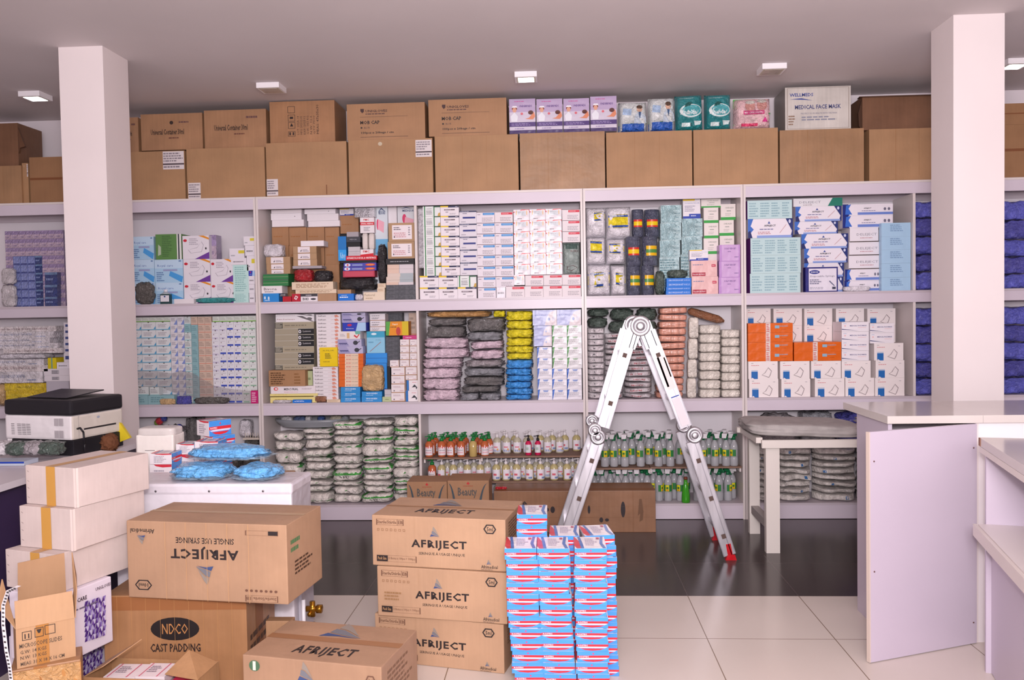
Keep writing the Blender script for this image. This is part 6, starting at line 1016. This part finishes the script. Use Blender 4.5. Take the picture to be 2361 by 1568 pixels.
OB('cast_padding_carton',.43,(236,1374),(567,1371),(619,1340),.4295,lb='worn cast padding carton wrapped in tape under the large carton',depth=.36,kind='cardworn',col='AA7440',front=[('e',.5,.68,.17,.11,'231d1e'),('t','NDCO',.41,.63,.18,.1,'B07A4A',.3),('t','CAST PADDING',.325,.46,.35,.08,'2c2020',1),('t','15cmx2.7m',.325,.3,.16,.05,'2c2020',.5),('t','Lot: 20230810',.52,.3,.2,.05,'2c2020',.5),('r',0,.86,1,.99,'94603A')]+[('r',.1+.1*i,0,.1015+.1*i,1,'B98A58') for i in range(9)],right=[('r',.3,0,.55,1,'8a5a38'),('w',.1,.4,.9,.6,2,'4a3428')])
o=OB('syringe_carton',.742,(291,1200),(660,1211),(703,1170),.311,lb='large syringe carton standing upside down on the cast padding carton',depth=.33,col='AC825E',front=[('t','AFRIJECT',.28,.53,.425,.165,INK,1.4,'u'),('t','SINGLE USE SYRINGE',.314,.73,.364,.075,INK,.5,'u'),('t','Afrimedical',.025,.84,.155,.06,INK,.5,'u'),('o',[(.045,.17),(.07,.235),(.13,.235),(.155,.17),(.13,.105),(.07,.105)],.004,INK),('t','10ml',.07,.145,.06,.05,INK,.5,'u'),('o',[(.74,.02),(.94,.02),(.94,.1),(.74,.1)],.003,'6a4a3c'),('r',.78,.02,.782,.1,'6a4a3c'),('t','Sterile/Stérile',.79,.04,.14,.04,'6a4a3c',.5,'u'),('t','EB',.745,.04,.03,.04,'6a4a3c',.5,'u'),('o',[(.75,.86),(.95,.86),(.95,.92),(.75,.92)],.003,'6a4a3c'),('r',.89,.865,.947,.915,INK)]+[('e',.75+.03*i,.16,.009,.016,'6a4a3c') for i in range(7)]+tri(.5,.35,.2,2,-1)+tri(.1,.77,.1,2,-1)+[('r',.25+.13*i,0,.252+.13*i,1,'C79A6C') for i in range(5)],
  top=[('r',0,.47,1,.56,'B39678'),('r',0,.512,1,.516,'7a5638')],right=[('w',.2,.3,.8,.5,4,'4a3428'),('w',.1,.6,.4,.8,2,'4a7a50')])
WB='CDB9B3'
def whitebox(z,FLp,FRp,BRp,h,lb,tape,dep=None):
    st=[('p',[(.035,t),(.07,t-.03),(.075,t-.02),(.04,t+.01)],'8a7a78') for t in (.85,.6,.42,.18)]
    return OB('white_carton',z,FLp,FRp,BRp,h,lb=lb,depth=dep,col=WB,bev=.003,front=st+[('r',tape,0 if h>.1 else .5,tape+.18,1,'C29046'),('r',.96,0,1,1,'E3CFC9')],top=[('r',tape,0,tape+.16,1,'BC9468')] ,right=[('r',0,0,.03,1,'E3CFC9')])
ztop=.985; p=PZ(174,1080,ztop); h1=ztop-ZV(p.x,p.y,1172)
whitebox(ztop,(58,1072),(174,1080),(304,1047),h1-.001,'pale carton with yellow tape, top of the stack by the desk',.42,.36)
z2=ztop-h1; p=PZ(167,1175,z2); h2=z2-ZV(p.x,p.y,1272); whitebox(z2,(44,1166),(167,1175),(294,1140),h2-.001,'pale carton with brown tape, second of the stack by desk',.42,.37)
z3=z2-h2; p=PZ(130,1280,z3); h3=z3-ZV(p.x,p.y,1370); whitebox(z3,(12,1266),(130,1280),(270,1234),h3-.001,'pale carton with torn tape, third of the stack by desk',.5,.38)
z4=z3-h3; tri_=[]
for i in range(6):
    for j in range(8):
        s0,t0=.44+.055*i,.18+.075*j; c=['4a2878','6a4a98','a89cc8'][(i*5+j*3+i*j)%3]; tri_.append(('p',[(s0,t0),(s0+.055,t0),(s0+.0275,t0+.075)],c)); tri_.append(('p',[(s0+.0275,t0+.075),(s0+.0825,t0+.075),(s0+.055,t0)],['8470b0','4a2878','c8c0dc'][(i+j)%3]))
OB('glove_carton',z4,(20,1362),(135,1376),(262,1325),z4/2-.001,lb='white glove carton with purple triangle pattern, upper of two',depth=.25,col='DAD0DC',kind='',right=tri_+[('t','UNIGLOVES',.6,.9,.3,.05,'5a5060',1),('t','CARE',.25,.84,.18,.06,'2c2436',1),('w',.2,.72,.9,.76,1,'6a6078')])
OB('glove_carton',z4/2,(20,1362+105),(135,1376+108),(262,1325+90),z4/2-.001,lb='white glove carton with purple triangle pattern, lower of two',depth=.25,col='DAD0DC',kind='',right=tri_+[('t','CARE',.25,.84,.18,.06,'2c2436',1),('w',.2,.72,.9,.76,1,'6a6078')])
# open microscope slide carton
FLp,FRp=PZ(36,1452,.52),PZ(172,1425,.52); u=(FRp-FLp).normalized(); w_=(FRp-FLp).length; an=math.atan2(u.y,u.x); hb=.52-.386
t=tag(link('open_carton',None,None,(FLp.x,FLp.y,.3865),an),'open microscope slides carton with raised flaps, at lower left','box'); cm=mat('B98A5A','card'); ci=mat('A87A4C','card'); dp_=.12
mb=MB(); mb.box(0,0,0,w_,.004,hb,cm); mb.box(0,dp_,0,w_,dp_+.004,hb,ci); mb.box(0,.0045,0,.004,dp_-.0005,hb,ci); mb.box(w_-.004,.0045,0,w_,dp_-.0005,hb,ci); mb.box(.0045,.0045,0,w_-.0045,dp_-.0005,.004,ci)
S=lambda s,t_,e:(s*w_,-e,t_*hb)
decals(mb,S,[('r',.33,.0,.55,1,'A87238'),('o',[(.1,.68),(.26,.68),(.26,.9),(.1,.9)],.002,INK),('r',.14,.72,.16,.84,INK),('r',.2,.72,.22,.84,INK),('o',[(.31,.7),(.46,.7),(.46,.94),(.31,.94)],.002,INK),('p',[(.34,.9),(.43,.9),(.4,.8),(.37,.8)],INK),('o',[(.48,.72),(.66,.72),(.66,.96),(.48,.96)],.002,INK),('t','MICROSCOPE SLIDES',.05,.5,.72,.11,'4a3c34',.3),('t','G.W: 14 KGS',.06,.35,.44,.09,'4a3c34',.3),('t','N.W: 13 KGS',.06,.21,.44,.09,'4a3c34',.3),('t','MEAS: 31 X 18 X 16 CM',.06,.06,.74,.09,'4a3c34',.3)],w_,hb); link('body',mb.mesh('body'),t)
def flap(pts,nm='flap',m_=cm,th=.003,par=t):
    mb=MB(); P=[Vector(p) for p in pts]; n=(P[1]-P[0]).cross(P[2]-P[0]).normalized()*th; Q=[p+n for p in P]; k=len(P)
    mb.raw(P+Q,[tuple(range(k))[::-1],tuple(range(k,2*k))]+[(i,(i+1)%k,(i+1)%k+k,i+k) for i in range(k)],m_); return link(nm,mb.mesh(nm),par)
flap([(0,.0,hb+.0005),(w_,.0,hb+.0005),(w_*.98,.012,hb+.092),(0,.012,hb+.092)]); flap([(.015,dp_,hb+.0005),(w_-.01,dp_,hb+.0005),(w_-.012,dp_+.005,hb+.20),(.02,dp_+.005,hb+.19)],m_=ci)
flap([(-.001,.005,hb),(-.001,dp_-.01,hb),(-.03,dp_*.8,hb+.15),(-.05,dp_*.3,hb+.08)],m_=ci); flap([(w_+.001,.0,hb),(w_+.001,dp_-.01,hb),(w_+.02,dp_*.9,hb+.12),(w_+.01,dp_*.95,hb+.2),(w_+.012,dp_*.3,hb+.09)],m_=ci)
OB('taped_carton',.386,(22,1548),(186,1520),(190,1500),.3855,lb='brown carton with shiny tape beneath the microscope slides carton',depth=.13,kind='cardworn',col='A5713F',front=[('r',.0,.7,1,.98,'B07A44'),('r',.33,0,.52,1,'9A6434')])
tb_=COL.objects[-1] if 0 else None
mb=MB(); fl=PZ(24,1551,.381); fr=PZ(184,1523,.381); uu=(fr-fl).normalized(); nn_=Vector((uu.y,-uu.x))
vs=[]
for i in range(13):
    for j in range(4): p=fl+(fr-fl)*(i/12)+nn_*(.004+.004*noise.noise(Vector((i*.7,j*.9,3)))); vs.append((p.x,p.y,.379-.09*j/3))
mb.raw(vs,[(i*4+j,i*4+j+1,(i+1)*4+j+1,(i+1)*4+j) for i in range(12) for j in range(3)],mat('B98C58','plas',.1),True); bpy.context.view_layer.update(); tc_=[o for o in COL.objects if o.name.startswith('taped_carton')][0]; o=link('packing_tape',mb.mesh('packing_tape'),tc_); o.matrix_parent_inverse=(Matrix.Translation(tc_.location)@tc_.rotation_euler.to_matrix().to_4x4()).inverted(); o['label']='crinkled shiny packing tape'
# printed strap at the left edge
mb=MB(); pts=[(40,1350),(14,1362),(3,1395),(3,1440),(10,1500),(18,1540),(22,1575)]; zs=[PZ(24,1551,.28)]; yy_=fl.y-.02
vs=[]
for u_,v_ in pts:
    q=PY(u_,v_,yy_); q2=PY(u_+9,v_+1,yy_+.006); vs+=[(q[0],yy_,q[1]),(q2[0],yy_+.006,q2[1])]
mb.raw(vs,[(2*i,2*i+1,2*i+3,2*i+2) for i in range(len(pts)-1)],mat('CFC8CC','gloss'),True)
for i in range(26):
    s=i/26*(len(pts)-1.4)+.4; k=int(s); f=s-k; a=Vector(vs[2*k])*(1-f)+Vector(vs[2*k+2])*f; b=Vector(vs[2*k+1])*(1-f)+Vector(vs[2*k+3])*f; a+=Vector((0,-.001,0)); b+=Vector((0,-.001,0)); c_1=a+(b-a)*.2; c_2=a+(b-a)*.8; mb.poly([c_1,c_2,c_2+Vector((0,0,-.006)),c_1+Vector((0,0,-.006))],mat('3a3638'))
tag(link('packing_strap',mb.mesh('packing_strap')),'white printed packing strap hanging at the far left edge','strap')
# open carton with packets in the foreground
z=.255; FLp,FRp=PZ(190,1562,z),PZ(452,1572,z); u=(FRp-FLp).normalized(); w_=(FRp-FLp).length; an=math.atan2(u.y,u.x); cw=mat('AD7B48','cardworn'); dp_=.17
t=tag(link('open_carton',None,None,(FLp.x,FLp.y,0.0005),an),'open torn carton holding white and pink packets, lower foreground','box'); h=z
mb=MB(); mb.box(0,0,0,w_,.004,h,cw); mb.box(0,dp_,0,w_,dp_+.004,h,cw); mb.box(0,.0045,0,.004,dp_-.0005,h,cw); mb.box(w_-.004,.0045,0,w_,dp_-.0005,h,cw); mb.box(.0045,.0045,0,w_-.0045,dp_-.0005,.004,cw); link('body',mb.mesh('body'),t)
flap([(0,.01,h),(0,dp_-.01,h),(.14,dp_-.02,h+.085),(.06,.03,h+.03)],m_=cw,par=t); flap([(w_,.01,h),(w_,dp_-.01,h),(w_-.09,dp_-.05,h+.06),(w_-.13,.02,h+.012)],m_=cw,par=t)
M_=Matrix.Rotation(an,3,'Z')
for k,(x,y,zz_,ww,c,l) in enumerate(((.06,.03,.215,.12,'E0D4D8','white packet with pink edge at the left in open carton'),(.185,.03,.222,.11,'DDD0D4','white packet with pink stripes in the middle of open carton'),(.3,.04,.19,.07,'C22A50','crimson packet end inside the open carton'))):
    me=boxmesh('packet',ww,.115,.03,c,top=[('r',.1,0,.14,1,'C86078'),('r',.7,0,.74,1,'C86078'),('w',.2,.3,.65,.8,4,'8a7a88')] if k<2 else (),kind='')
    p=M_@Vector((x,y,0)); o=link('packet',me,None,(FLp.x+p.x,FLp.y+p.y,zz_),an+.05); tag(o,l,'packet')
    me2=boxmesh('packet_pile',ww*.9,.10,zz_-.006,'CDBFC4',kind=''); 
    o=link('packet_pile',me2,None,(FLp.x+p.x+.003,FLp.y+p.y+.01,.005),an+.05); tag(o,f'packet pile inside open carton, {ORD[k+1]} from left','packets')
# cardboard scrap behind the low syringe carton
mb=MB(); a=PZ(612,1425,.36)
o=OB('cardboard_scrap',.322,(612,1432),(672,1432),(674,1418),.3215,lb='torn edge of small carton left of the centre syringe cartons',depth=.05,kind='cardworn',col='A87A4E')
# ======== beauty cartons and the long carton before the shelving
def plain(name,x0,x1,y0,y1,h,lb,front,top=(),col='A47348',kind='card',z=0,bev=.003,cat='box'):
    o=link(name,boxmesh(name,x1-x0,y1-y0,h,col,front,top,kind=kind,bev=bev),None,(x0,y0,z)); return tag(o,lb,cat)
bt=[('t','Beauty',.25,.72,.46,.17,'55504c',1),('p',[(.46,.95),(.5,.985),(.54,.95),(.5,.935)],'B83030'),('w',.38,.905,.62,.925,1,'9a4a30'),('w',.42,.62,.6,.68,2,'9a3a28'),('e',.45,.3,.05,.05,'B8662c'),('e',.57,.3,.05,.05,'B8662c')]
def arc(x0,y0,x1,y1,s): 
    P=[];Q=[]
    for i in range(9):
        t_=i/8; x=x0+(x1-x0)*math.sin(t_*1.57); y=y0+(y1-y0)*(1-math.cos(t_*1.57)); P.append((x,y)); Q.append((x+s*(.02+.06*t_),y-.01))
    return [('p',[P[i],P[i+1],Q[i+1],Q[i]],'3c4850') for i in range(8)]
bt+=arc(.01,.97,.16,.3,1)+arc(.99,.97,.78,.3,-1)
xa=PY(938,1112,-.62)[0]; xb=PY(1031,1112,-.62)[0]; xc=PY(1127,1109,-.62)[0]; hB=PY(985,1111,-.62)[1]
plain('banded_carton',xa,xb-.002,-.62,-.40,hB,'brown carton with curved grey bands, left of two before the shelving',bt); plain('banded_carton',xb+.001,xc,-.62,-.36,hB+.006,'brown carton with curved grey bands, right of two before the shelving',bt)
hL=PY(1350,1132,-.355)[1]; xl=xc+.01
W1=.465-xl
def bs(x,y,w_,h_): return ('e',x,y,w_,h_,'2a2024')
plain('long_carton',xl,.465,-.352,-.075,hL,'long low brown carton lying before the shelving behind the ladder',[('t','e',(PY(1203,1156,-.355)[0]-xl)/W1,.62,.035,.14,'2c2426',1),bs(.33,.55,.012,.05),bs(.365,.55,.014,.08),bs(.46,.3,.012,.12),bs(.8,.55,.014,.19),bs(.665,.3,.012,.06),bs(.7,.3,.012,.04),bs(.59,.55,.008,.1),('p',[(.9,.8),(.915,.8),(.925,.5),(.92,.3),(.9,.25),(.905,.45),(.89,.4)],'6a4a34'),('r',0,.36,1,.363,'6a4630'),('r',.25,.0,.252,1,'8a6040'),('r',.5,0,.502,1,'8a6040'),('r',.86,0,.862,1,'7a5234'),('r',0,.62,1,.622,'7a5638')],top=[('r',0,.0,1,.3,'8a5c3c')],kind='cardworn',col='94643F')
for k,uu_ in enumerate((1148,1161)):
    q=PY(uu_,1128,-.3); me=blobmesh('x',.045,.03,.022,mat('B01020','plas'),seed=k); tag(link('red_clip',me,None,(q[0]-.02,-.31,hL+.0008)),f'small red and black clip on the long carton, {["left","right"][k]}','clip')
# ======== stacks of red white and blue boxes
def rost(x,y,z,w_,d_,h_,rz,lb):
    k=('rostec',)
    if k not in MESHC: c,fr,o_=ST['rostec']; MESHC[k]=boxmesh('tissue_box',.128,.175,.0455,c,fr,o_['top'],o_['right'],o_['left'],'gloss',.0015)
    o=link('medical_box',MESHC[k],None,(x,y,z),rz); o.scale=(w_/.128,d_/.175,h_/.0455); return tag(o,lb,'box')
fx=[(1167,1240),(1241,1314),(1326,1400)]
rg=random.Random(5); hh=.0462
for row,(Y,n_,nm) in enumerate(((-2.845,(13,13,13),'front'),(-2.655,(14,13,13),'back'))):
    for c in range(3):
        for k in range(n_[c]+ (1 if row==1 and c<1 else 0)):
            z=k*hh; v=1560-0*k; u0=fx[c][0]+ (30*(1-row)) *0
            zt=z+hh; x=PY(fx[c][0]+[17,14,2][c]*(1-min(1,k/9.))+(28*row if c<2 else 26)*(row),1400,Y)[0]
            x+=rg.uniform(-.004,.004); y=Y+rg.uniform(-.003,.003); rz=rg.uniform(-.02,.03)+(0.12 if row and c==2 and k>10 else 0)
            fromtop=n_[c]+(1 if row==1 and c<1 else 0)-k
            rost(x,y,z+.0006,.128,.172,hh-.0012,rz,f'red and blue printed box, {ORD[min(fromtop,16)]} down, {["left","middle","right"][c]} {nm} column on the floor')
# ======== white metal appliance with brass valves
z=.80; FLp,FRp,BRp=PZ(262,1115,z),PZ(672,1114,z),PZ(704,1087,z); u=(FRp-FLp).normalized(); w_=(FRp-FLp).length; d_=abs((BRp-FRp).dot(Vector((-u.y,u.x)))); an=math.atan2(u.y,u.x)
AP=tag(link('white_appliance',None,None,(FLp.x,FLp.y,0),an),'white metal appliance cabinet with brass valves on its right side','appliance')
WM=mat('E2DCE4','gloss',.3)
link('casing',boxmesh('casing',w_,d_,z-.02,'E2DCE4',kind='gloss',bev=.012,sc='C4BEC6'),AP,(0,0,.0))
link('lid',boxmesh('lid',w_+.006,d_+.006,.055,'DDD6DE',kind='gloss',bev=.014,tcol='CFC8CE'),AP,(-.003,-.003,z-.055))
for i,x in enumerate((.2,.45,.7)): mb=MB(); mb.cyl((x,-.0035,z-.035),(x,-.006,z-.035),.005,mat('8a8488','metal'),8); link('screw',mb.mesh('screw'),AP)
mb=MB(); mb.box(w_+.001,.05,.1,w_+.016,d_-.05,.5,mat('B8B2BC','gloss',.4)); link('side_cover',mb.mesh('side_cover'),AP)
for k,zv in enumerate((.19,.09)):
    br=mat('B07A28','metal',.25); mb=MB(); x=w_+.016; y=.11
    mb.cyl((x,y,zv),(x+.05,y,zv),.014,br,12); mb.cyl((x+.03,y,zv-.035),(x+.03,y,zv+.035),.013,br,12); mb.cyl((x+.05,y,zv),(x+.075,y,zv),.02,br,6); mb.cyl((x+.02,y-.02,zv-.02),(x+.02,y+.02,zv-.02),.01,br,10); link('brass_valve',mb.mesh('brass_valve'),AP)
mb=MB(); mb.cyl((w_+.03,.03,.03),(w_+.03,.03,.26),.009,mat('E6E2E8','gloss'),10); link('pipe',mb.mesh('pipe'),AP)
MX=Matrix.Rotation(an,3,'Z')
def onap(x,y): p=MX@Vector((x,y,0)); return FLp.x+p.x,FLp.y+p.y
# blue bags lying on the appliance
for k,(u0,v0,u1,v1,Yo,hh_,rz,l) in enumerate(((383,1065,524,1118,0,.075,.06,'clear bag of blue caps lying at the front left on appliance'),(522,1062,634,1105,0,.07,-.06,'clear bag of blue caps at the right on appliance'),(415,1036,612,1075,1,.07,-.08,'clear bag of blue caps lying across the other two'))):
    yw=FRp.y+.03+.15*Yo; a=PY(u0,v1,yw)[0]; b=PY(u1,v1,yw)[0]; me=blobmesh('cap_bag',b-a,.24,hh_,mat('68B0E8','plas',.14),n=2.4,amp=.22,res=14,seed=k+3,fr=2.2)
    o=link('cap_bag',me,None,(a,yw-.02,z+.0008+(.068 if k==2 else 0)),rz); tag(o,l,'bag')
    me=blobmesh('sleeve',(b-a)*1.1,.26,.02,mat('B9D0E0','film'),n=2.6,amp=.3,res=12,seed=k+8,fr=3); link('sleeve',me,o,(-.02,-.01,.005))
# plain carton behind the appliance that carries the dispenser and boxes
yb_=BRp.y+.06; zc=.70
xL=PY(326,1090,yb_)[0]; xR=PY(560,1090,yb_)[0]
plain('brown_carton',xL-.1,xR+.1,yb_,yb_+.5,zc,'carton hidden behind the white appliance carrying dispenser and boxes',[],col='A87A4E')
t=tag(link('towel_dispenser',None,None,(PY(314,1050,yb_+.18)[0],yb_+.18,zc+.001)),'white plastic dispenser box standing behind the white appliance','dispenser')
wd=PY(401,1050,yb_+.18)[0]-t.location.x; hd=PY(360,994,yb_+.18)[1]-zc
link('case',boxmesh('case',wd,.13,hd-.02,'E6DED8',kind='gloss',bev=.01),t); link('lid',blobmesh('lid',wd,.13,.05,mat('D2CAC6','gloss',.3),n=6,amp=0),t,(0,0,hd-.035)); mb=MB(); mb.box(.05,-.004,.02,wd*.5,-.0005,hd*.62,mat('E9E2DE','gloss',.35)); mb.box(.05,-.0055,hd*.62,wd*.5,-.0005,hd*.63,mat('8a8284')); link('front_cover',mb.mesh('front_cover'),t)
def rb(u0,v0,u1,v1,Y,lb,rz=0,blue=.25,base=None):
    a=PY(u0,v1,Y); b=PY(u1,v1,Y); zt=PY((u0+u1)/2,v0,Y)[1]; zb=base if base is not None else a[1]; w_=b[0]-a[0]
    c,fr,o_=ST['rostec']
    me=boxmesh('medical_box',w_,.11,zt-zb-.001,'E4DCE0',[('w',.2,.15,.8,.8,5,'a39aa6'),('p',[(.2,1),(1,1),(1,.9),(.6,.88),(.3,.93)],'C83040')],o_['top'],fr,kind='gloss',bev=.0015)
    o=link('medical_box',me,None,(a[0],Y,zb+.0006),rz); tag(o,lb,'box'); return zt
Yb=yb_+.06
zA=rb(345,1071,396,1090,Yb-.02,'red and blue box before dispenser, lower of two',base=zc); rb(345,1046,396,1070,Yb-.02,'red and blue box before dispenser, upper of two',base=zA)
zA=rb(406,1048,448,1090,Yb+.1,'red and white box end right of the dispenser, lower',base=zc); rb(406,1024,448,1048,Yb+.1,'red and white box right of the dispenser, upper',base=zA)
zA=rb(449,1042,503,1090,Yb+.1,'red and white box under the angled stack, lowest',base=zc); zA=rb(449,1018,503,1042,Yb+.1,'red and white box just left of angled stack',base=zA); 
zq=zc
for k,(vt,du) in enumerate(((1050,0),(1026,3),(1003,8),(968,0))):
    a=PY(505-40*0,1030,Yb+.27)
    zt=PY(500,vt,Yb+.27)[1]; n=4
    w_=PY(505,1030,Yb+.27)[0]-PY(455,1030,Yb+.27)[0]
    me=boxmesh('medical_box',w_,.13,zt-zq-.001,'E4DCE0',[('w',.2,.15,.8,.8,5,'a39aa6'),('p',[(.2,1),(1,1),(1,.9),(.6,.88),(.3,.93)],'C83040')],ST['rostec'][2]['top'],ST['rostec'][1],kind='gloss',bev=.0015)
    o=link('medical_box',me,None,(PY(455+du,1030,Yb+.27)[0],Yb+.27,zq+.0006),-.62+.0); tag(o,f'angled red and blue box behind the blue bags, {["lowest","second up","third up","topmost"][k]}','box'); zq=zt
# ======== desk, printer and small things at the left edge
DK=tag(link('desk',None,None,(-4.0,-3.0,0)),'dark purple desk with pale top at the left edge','desk')
mb=MB(); mb.box(0,0,.82,1.42,1.55,.85,mat('CFC6CC','board')); link('desktop',mb.mesh('desktop'),DK)
mb=MB(); mb.box(1.33,.04,0,1.36,1.5,.819,mat('3A2C4C','board')); link('side_panel',mb.mesh('side_panel'),DK)
mb=MB(); mb.box(0,.04,0,1.33,.07,.819,mat('3A2C4C','board')); link('front_panel',mb.mesh('front_panel'),DK)
# printer
zp=.851; C1=PZ(171,1052,zp); L1=Vector(PZ(17,1046,zp)); R1=PZ(262,1028,zp)
u=(C1-L1).normalized(); w_=(C1-L1).length; an=math.atan2(u.y,u.x); dpr=.36; hp=ZV(C1.x,C1.y,924)-zp
PR=tag(link('printer',None,None,(L1.x,L1.y,zp),an),'white and black laser printer standing on the desk','printer')
PW=mat('E0DADC','gloss',.35); PB=mat('1d1b20','',.4)
link('paper_tray',boxmesh('paper_tray',w_-.035,dpr-.01,hp*.28,'1d1b20',bev=.004),PR,(.03,.003,.0)); link('tray_cover',boxmesh('tray_cover',.03,dpr-.02,hp*.28,'E0DADC',bev=.004,kind='gloss'),PR,(-.001,.003,0))
vent=[('r',.1,.2+.07*i,.15,.225+.07*i,'7a7478') for i in range(7)]+[('r',.2+.07*j,.2+.07*i,.26+.07*j,.225+.07*i,'7a7478') for i in range(7) for j in range(3)]+[('r',.76+.07*j,.1+.5*i,.82+.07*j,.4+.5*i,'A9A2A6') for i in range(2) for j in range(2)]
link('body',boxmesh('body',w_,dpr,hp*.44,'E0DADC',vent,kind='gloss',bev=.012,right=[('r',.22,.35,.85,.42,'2a2628'),('r',.12,.03,.13,.97,'B0A8A4'),('e',.5,.8,.03,.05,'9AA0B0')],sc='CFC6BC'),PR,(-.006,-.003,hp*.28+.0005))
link('top_rim',boxmesh('top_rim',w_+.004,dpr+.004,hp*.28,'1d1b20',bev=.014,top=[('r',.3,.15,.95,.9,'0e0c10')]),PR,(-.008,-.005,hp*.72+.001))
mb=MB(); mb.raw([(.1,.08,hp),(.6,.05,hp+.001),(.62,.3,hp+.02),(.12,.3,hp+.022),(.1,.08,hp+.004),(.6,.05,hp+.005),(.62,.3,hp+.026),(.12,.3,hp+.028)],[(0,3,2,1),(4,5,6,7),(0,1,5,4),(1,2,6,5),(2,3,7,6),(3,0,4,7)],PB)
for v in range(8): x,y,q=mb.v[v]; mb.v[v]=(x*w_/.75,y,q+.0035)
link('output_tray',mb.mesh('output_tray'),PR)
mb=MB(); pts=[(w_-.003,.03,hp*.48),(w_+.02,.025,hp*.5),(w_+.035,.03,hp*.42),(w_+.03,.04,hp*.2),(w_+.02,.05,0.01)]
for a,b in zip(pts,pts[1:]): mb.cyl(a,b,.005,PB,8)
link('cable',mb.mesh('cable'),PR)
# plastic bottles in a bag, blue edged tray, yellow sheet and brown brush
for k,(u0,u1,v,c,l) in enumerate(((18,75,1062,'@greenish','dark green clear bottle in bag beside the printer, left'),(60,108,1066,'@cloudy','grey clear bottle in bag before the printer, middle'),(92,150,1062,'@greenish','dark green clear bottle before printer, right'),(-20,25,1068,'@pale','clear plastic wrap at the left desk edge'))):
    yq=-2.12; a=PY(u0,v,yq); b=PY(u1,v,yq); me=BAGS[c](b[0]-a[0],.1,.075); tag(link('bottle_bag',me,None,(a[0],yq-.05,.872)),l,'bag')
plain('blue_tray',PY(-60,1080,-2.3)[0],PY(56,1080,-2.3)[0],-2.3,-2.19,.02,'flat pale tray with blue rim on the desk',[('r',0,.55,1,1,'24409C')],col='AEB6C8',z=.8508,bev=.001)
a=PZ(262,960,.9); me=MB(); q0=PY(262,955,-1.72); q1=PY(300,1010,-1.72); q2=PY(262,1030,-1.72)
me.raw([(q0[0],-1.72,q0[1]),(q1[0],-1.72,q1[1]),(q2[0],-1.72,.86),(q0[0],-1.70,q0[1]),(q1[0],-1.70,q1[1]),(q2[0],-1.70,.86)],[(0,2,1),(3,4,5),(0,1,4,3),(1,2,5,4),(2,0,3,5)],mat('D4BC2C','gloss')); tag(link('yellow_sheet',me.mesh('yellow_sheet')),'yellow plastic sheet corner beside the printer and pillar','sheet')
me=blobmesh('brush',.1,.1,.1,mat('6A4028','cloth'),n=2.2,amp=.35,seed=4,fr=5); q=PY(270,1040,-1.9); tag(link('fibre_bundle',me,None,(q[0]-.09,-1.95,.8508)),'brown fibre bundle between printer and pale carton','fibre')
# ======== repeats of one kind in one place share a group
def plural(n): n=n.replace('_',' '); return n+('es' if n.endswith(('x','s','sh')) else 's')
GP={}
for o in COL.objects:
    if o.parent or 'category' not in o or 'group' in o: continue
    x,y,z=o.location; base=o.name.split('.')[0]
    if y>-.05:
        tr_='bottom shelf' if z<.8 else 'middle shelf' if z<1.6 else 'upper shelf' if z<2.4 else 'top of the shelving'
        bay=''
        if z<2.4:
            for i,(l,h) in enumerate(CMP):
                if l-.02<x<h+.02: bay=', '+['far left','left','centre left','centre','ladder','right','far right'][i]+' bay'
        pl=f'on the {tr_}{bay}'
    elif z>3: pl='on the ceiling'
    else: pl='standing in the room before the shelving'
    GP.setdefault((base,pl),[]).append(o)
for (base,pl),L_ in GP.items():
    if len(L_)>1:
        for o in L_: o['group']=f'{plural(base)} {pl}'
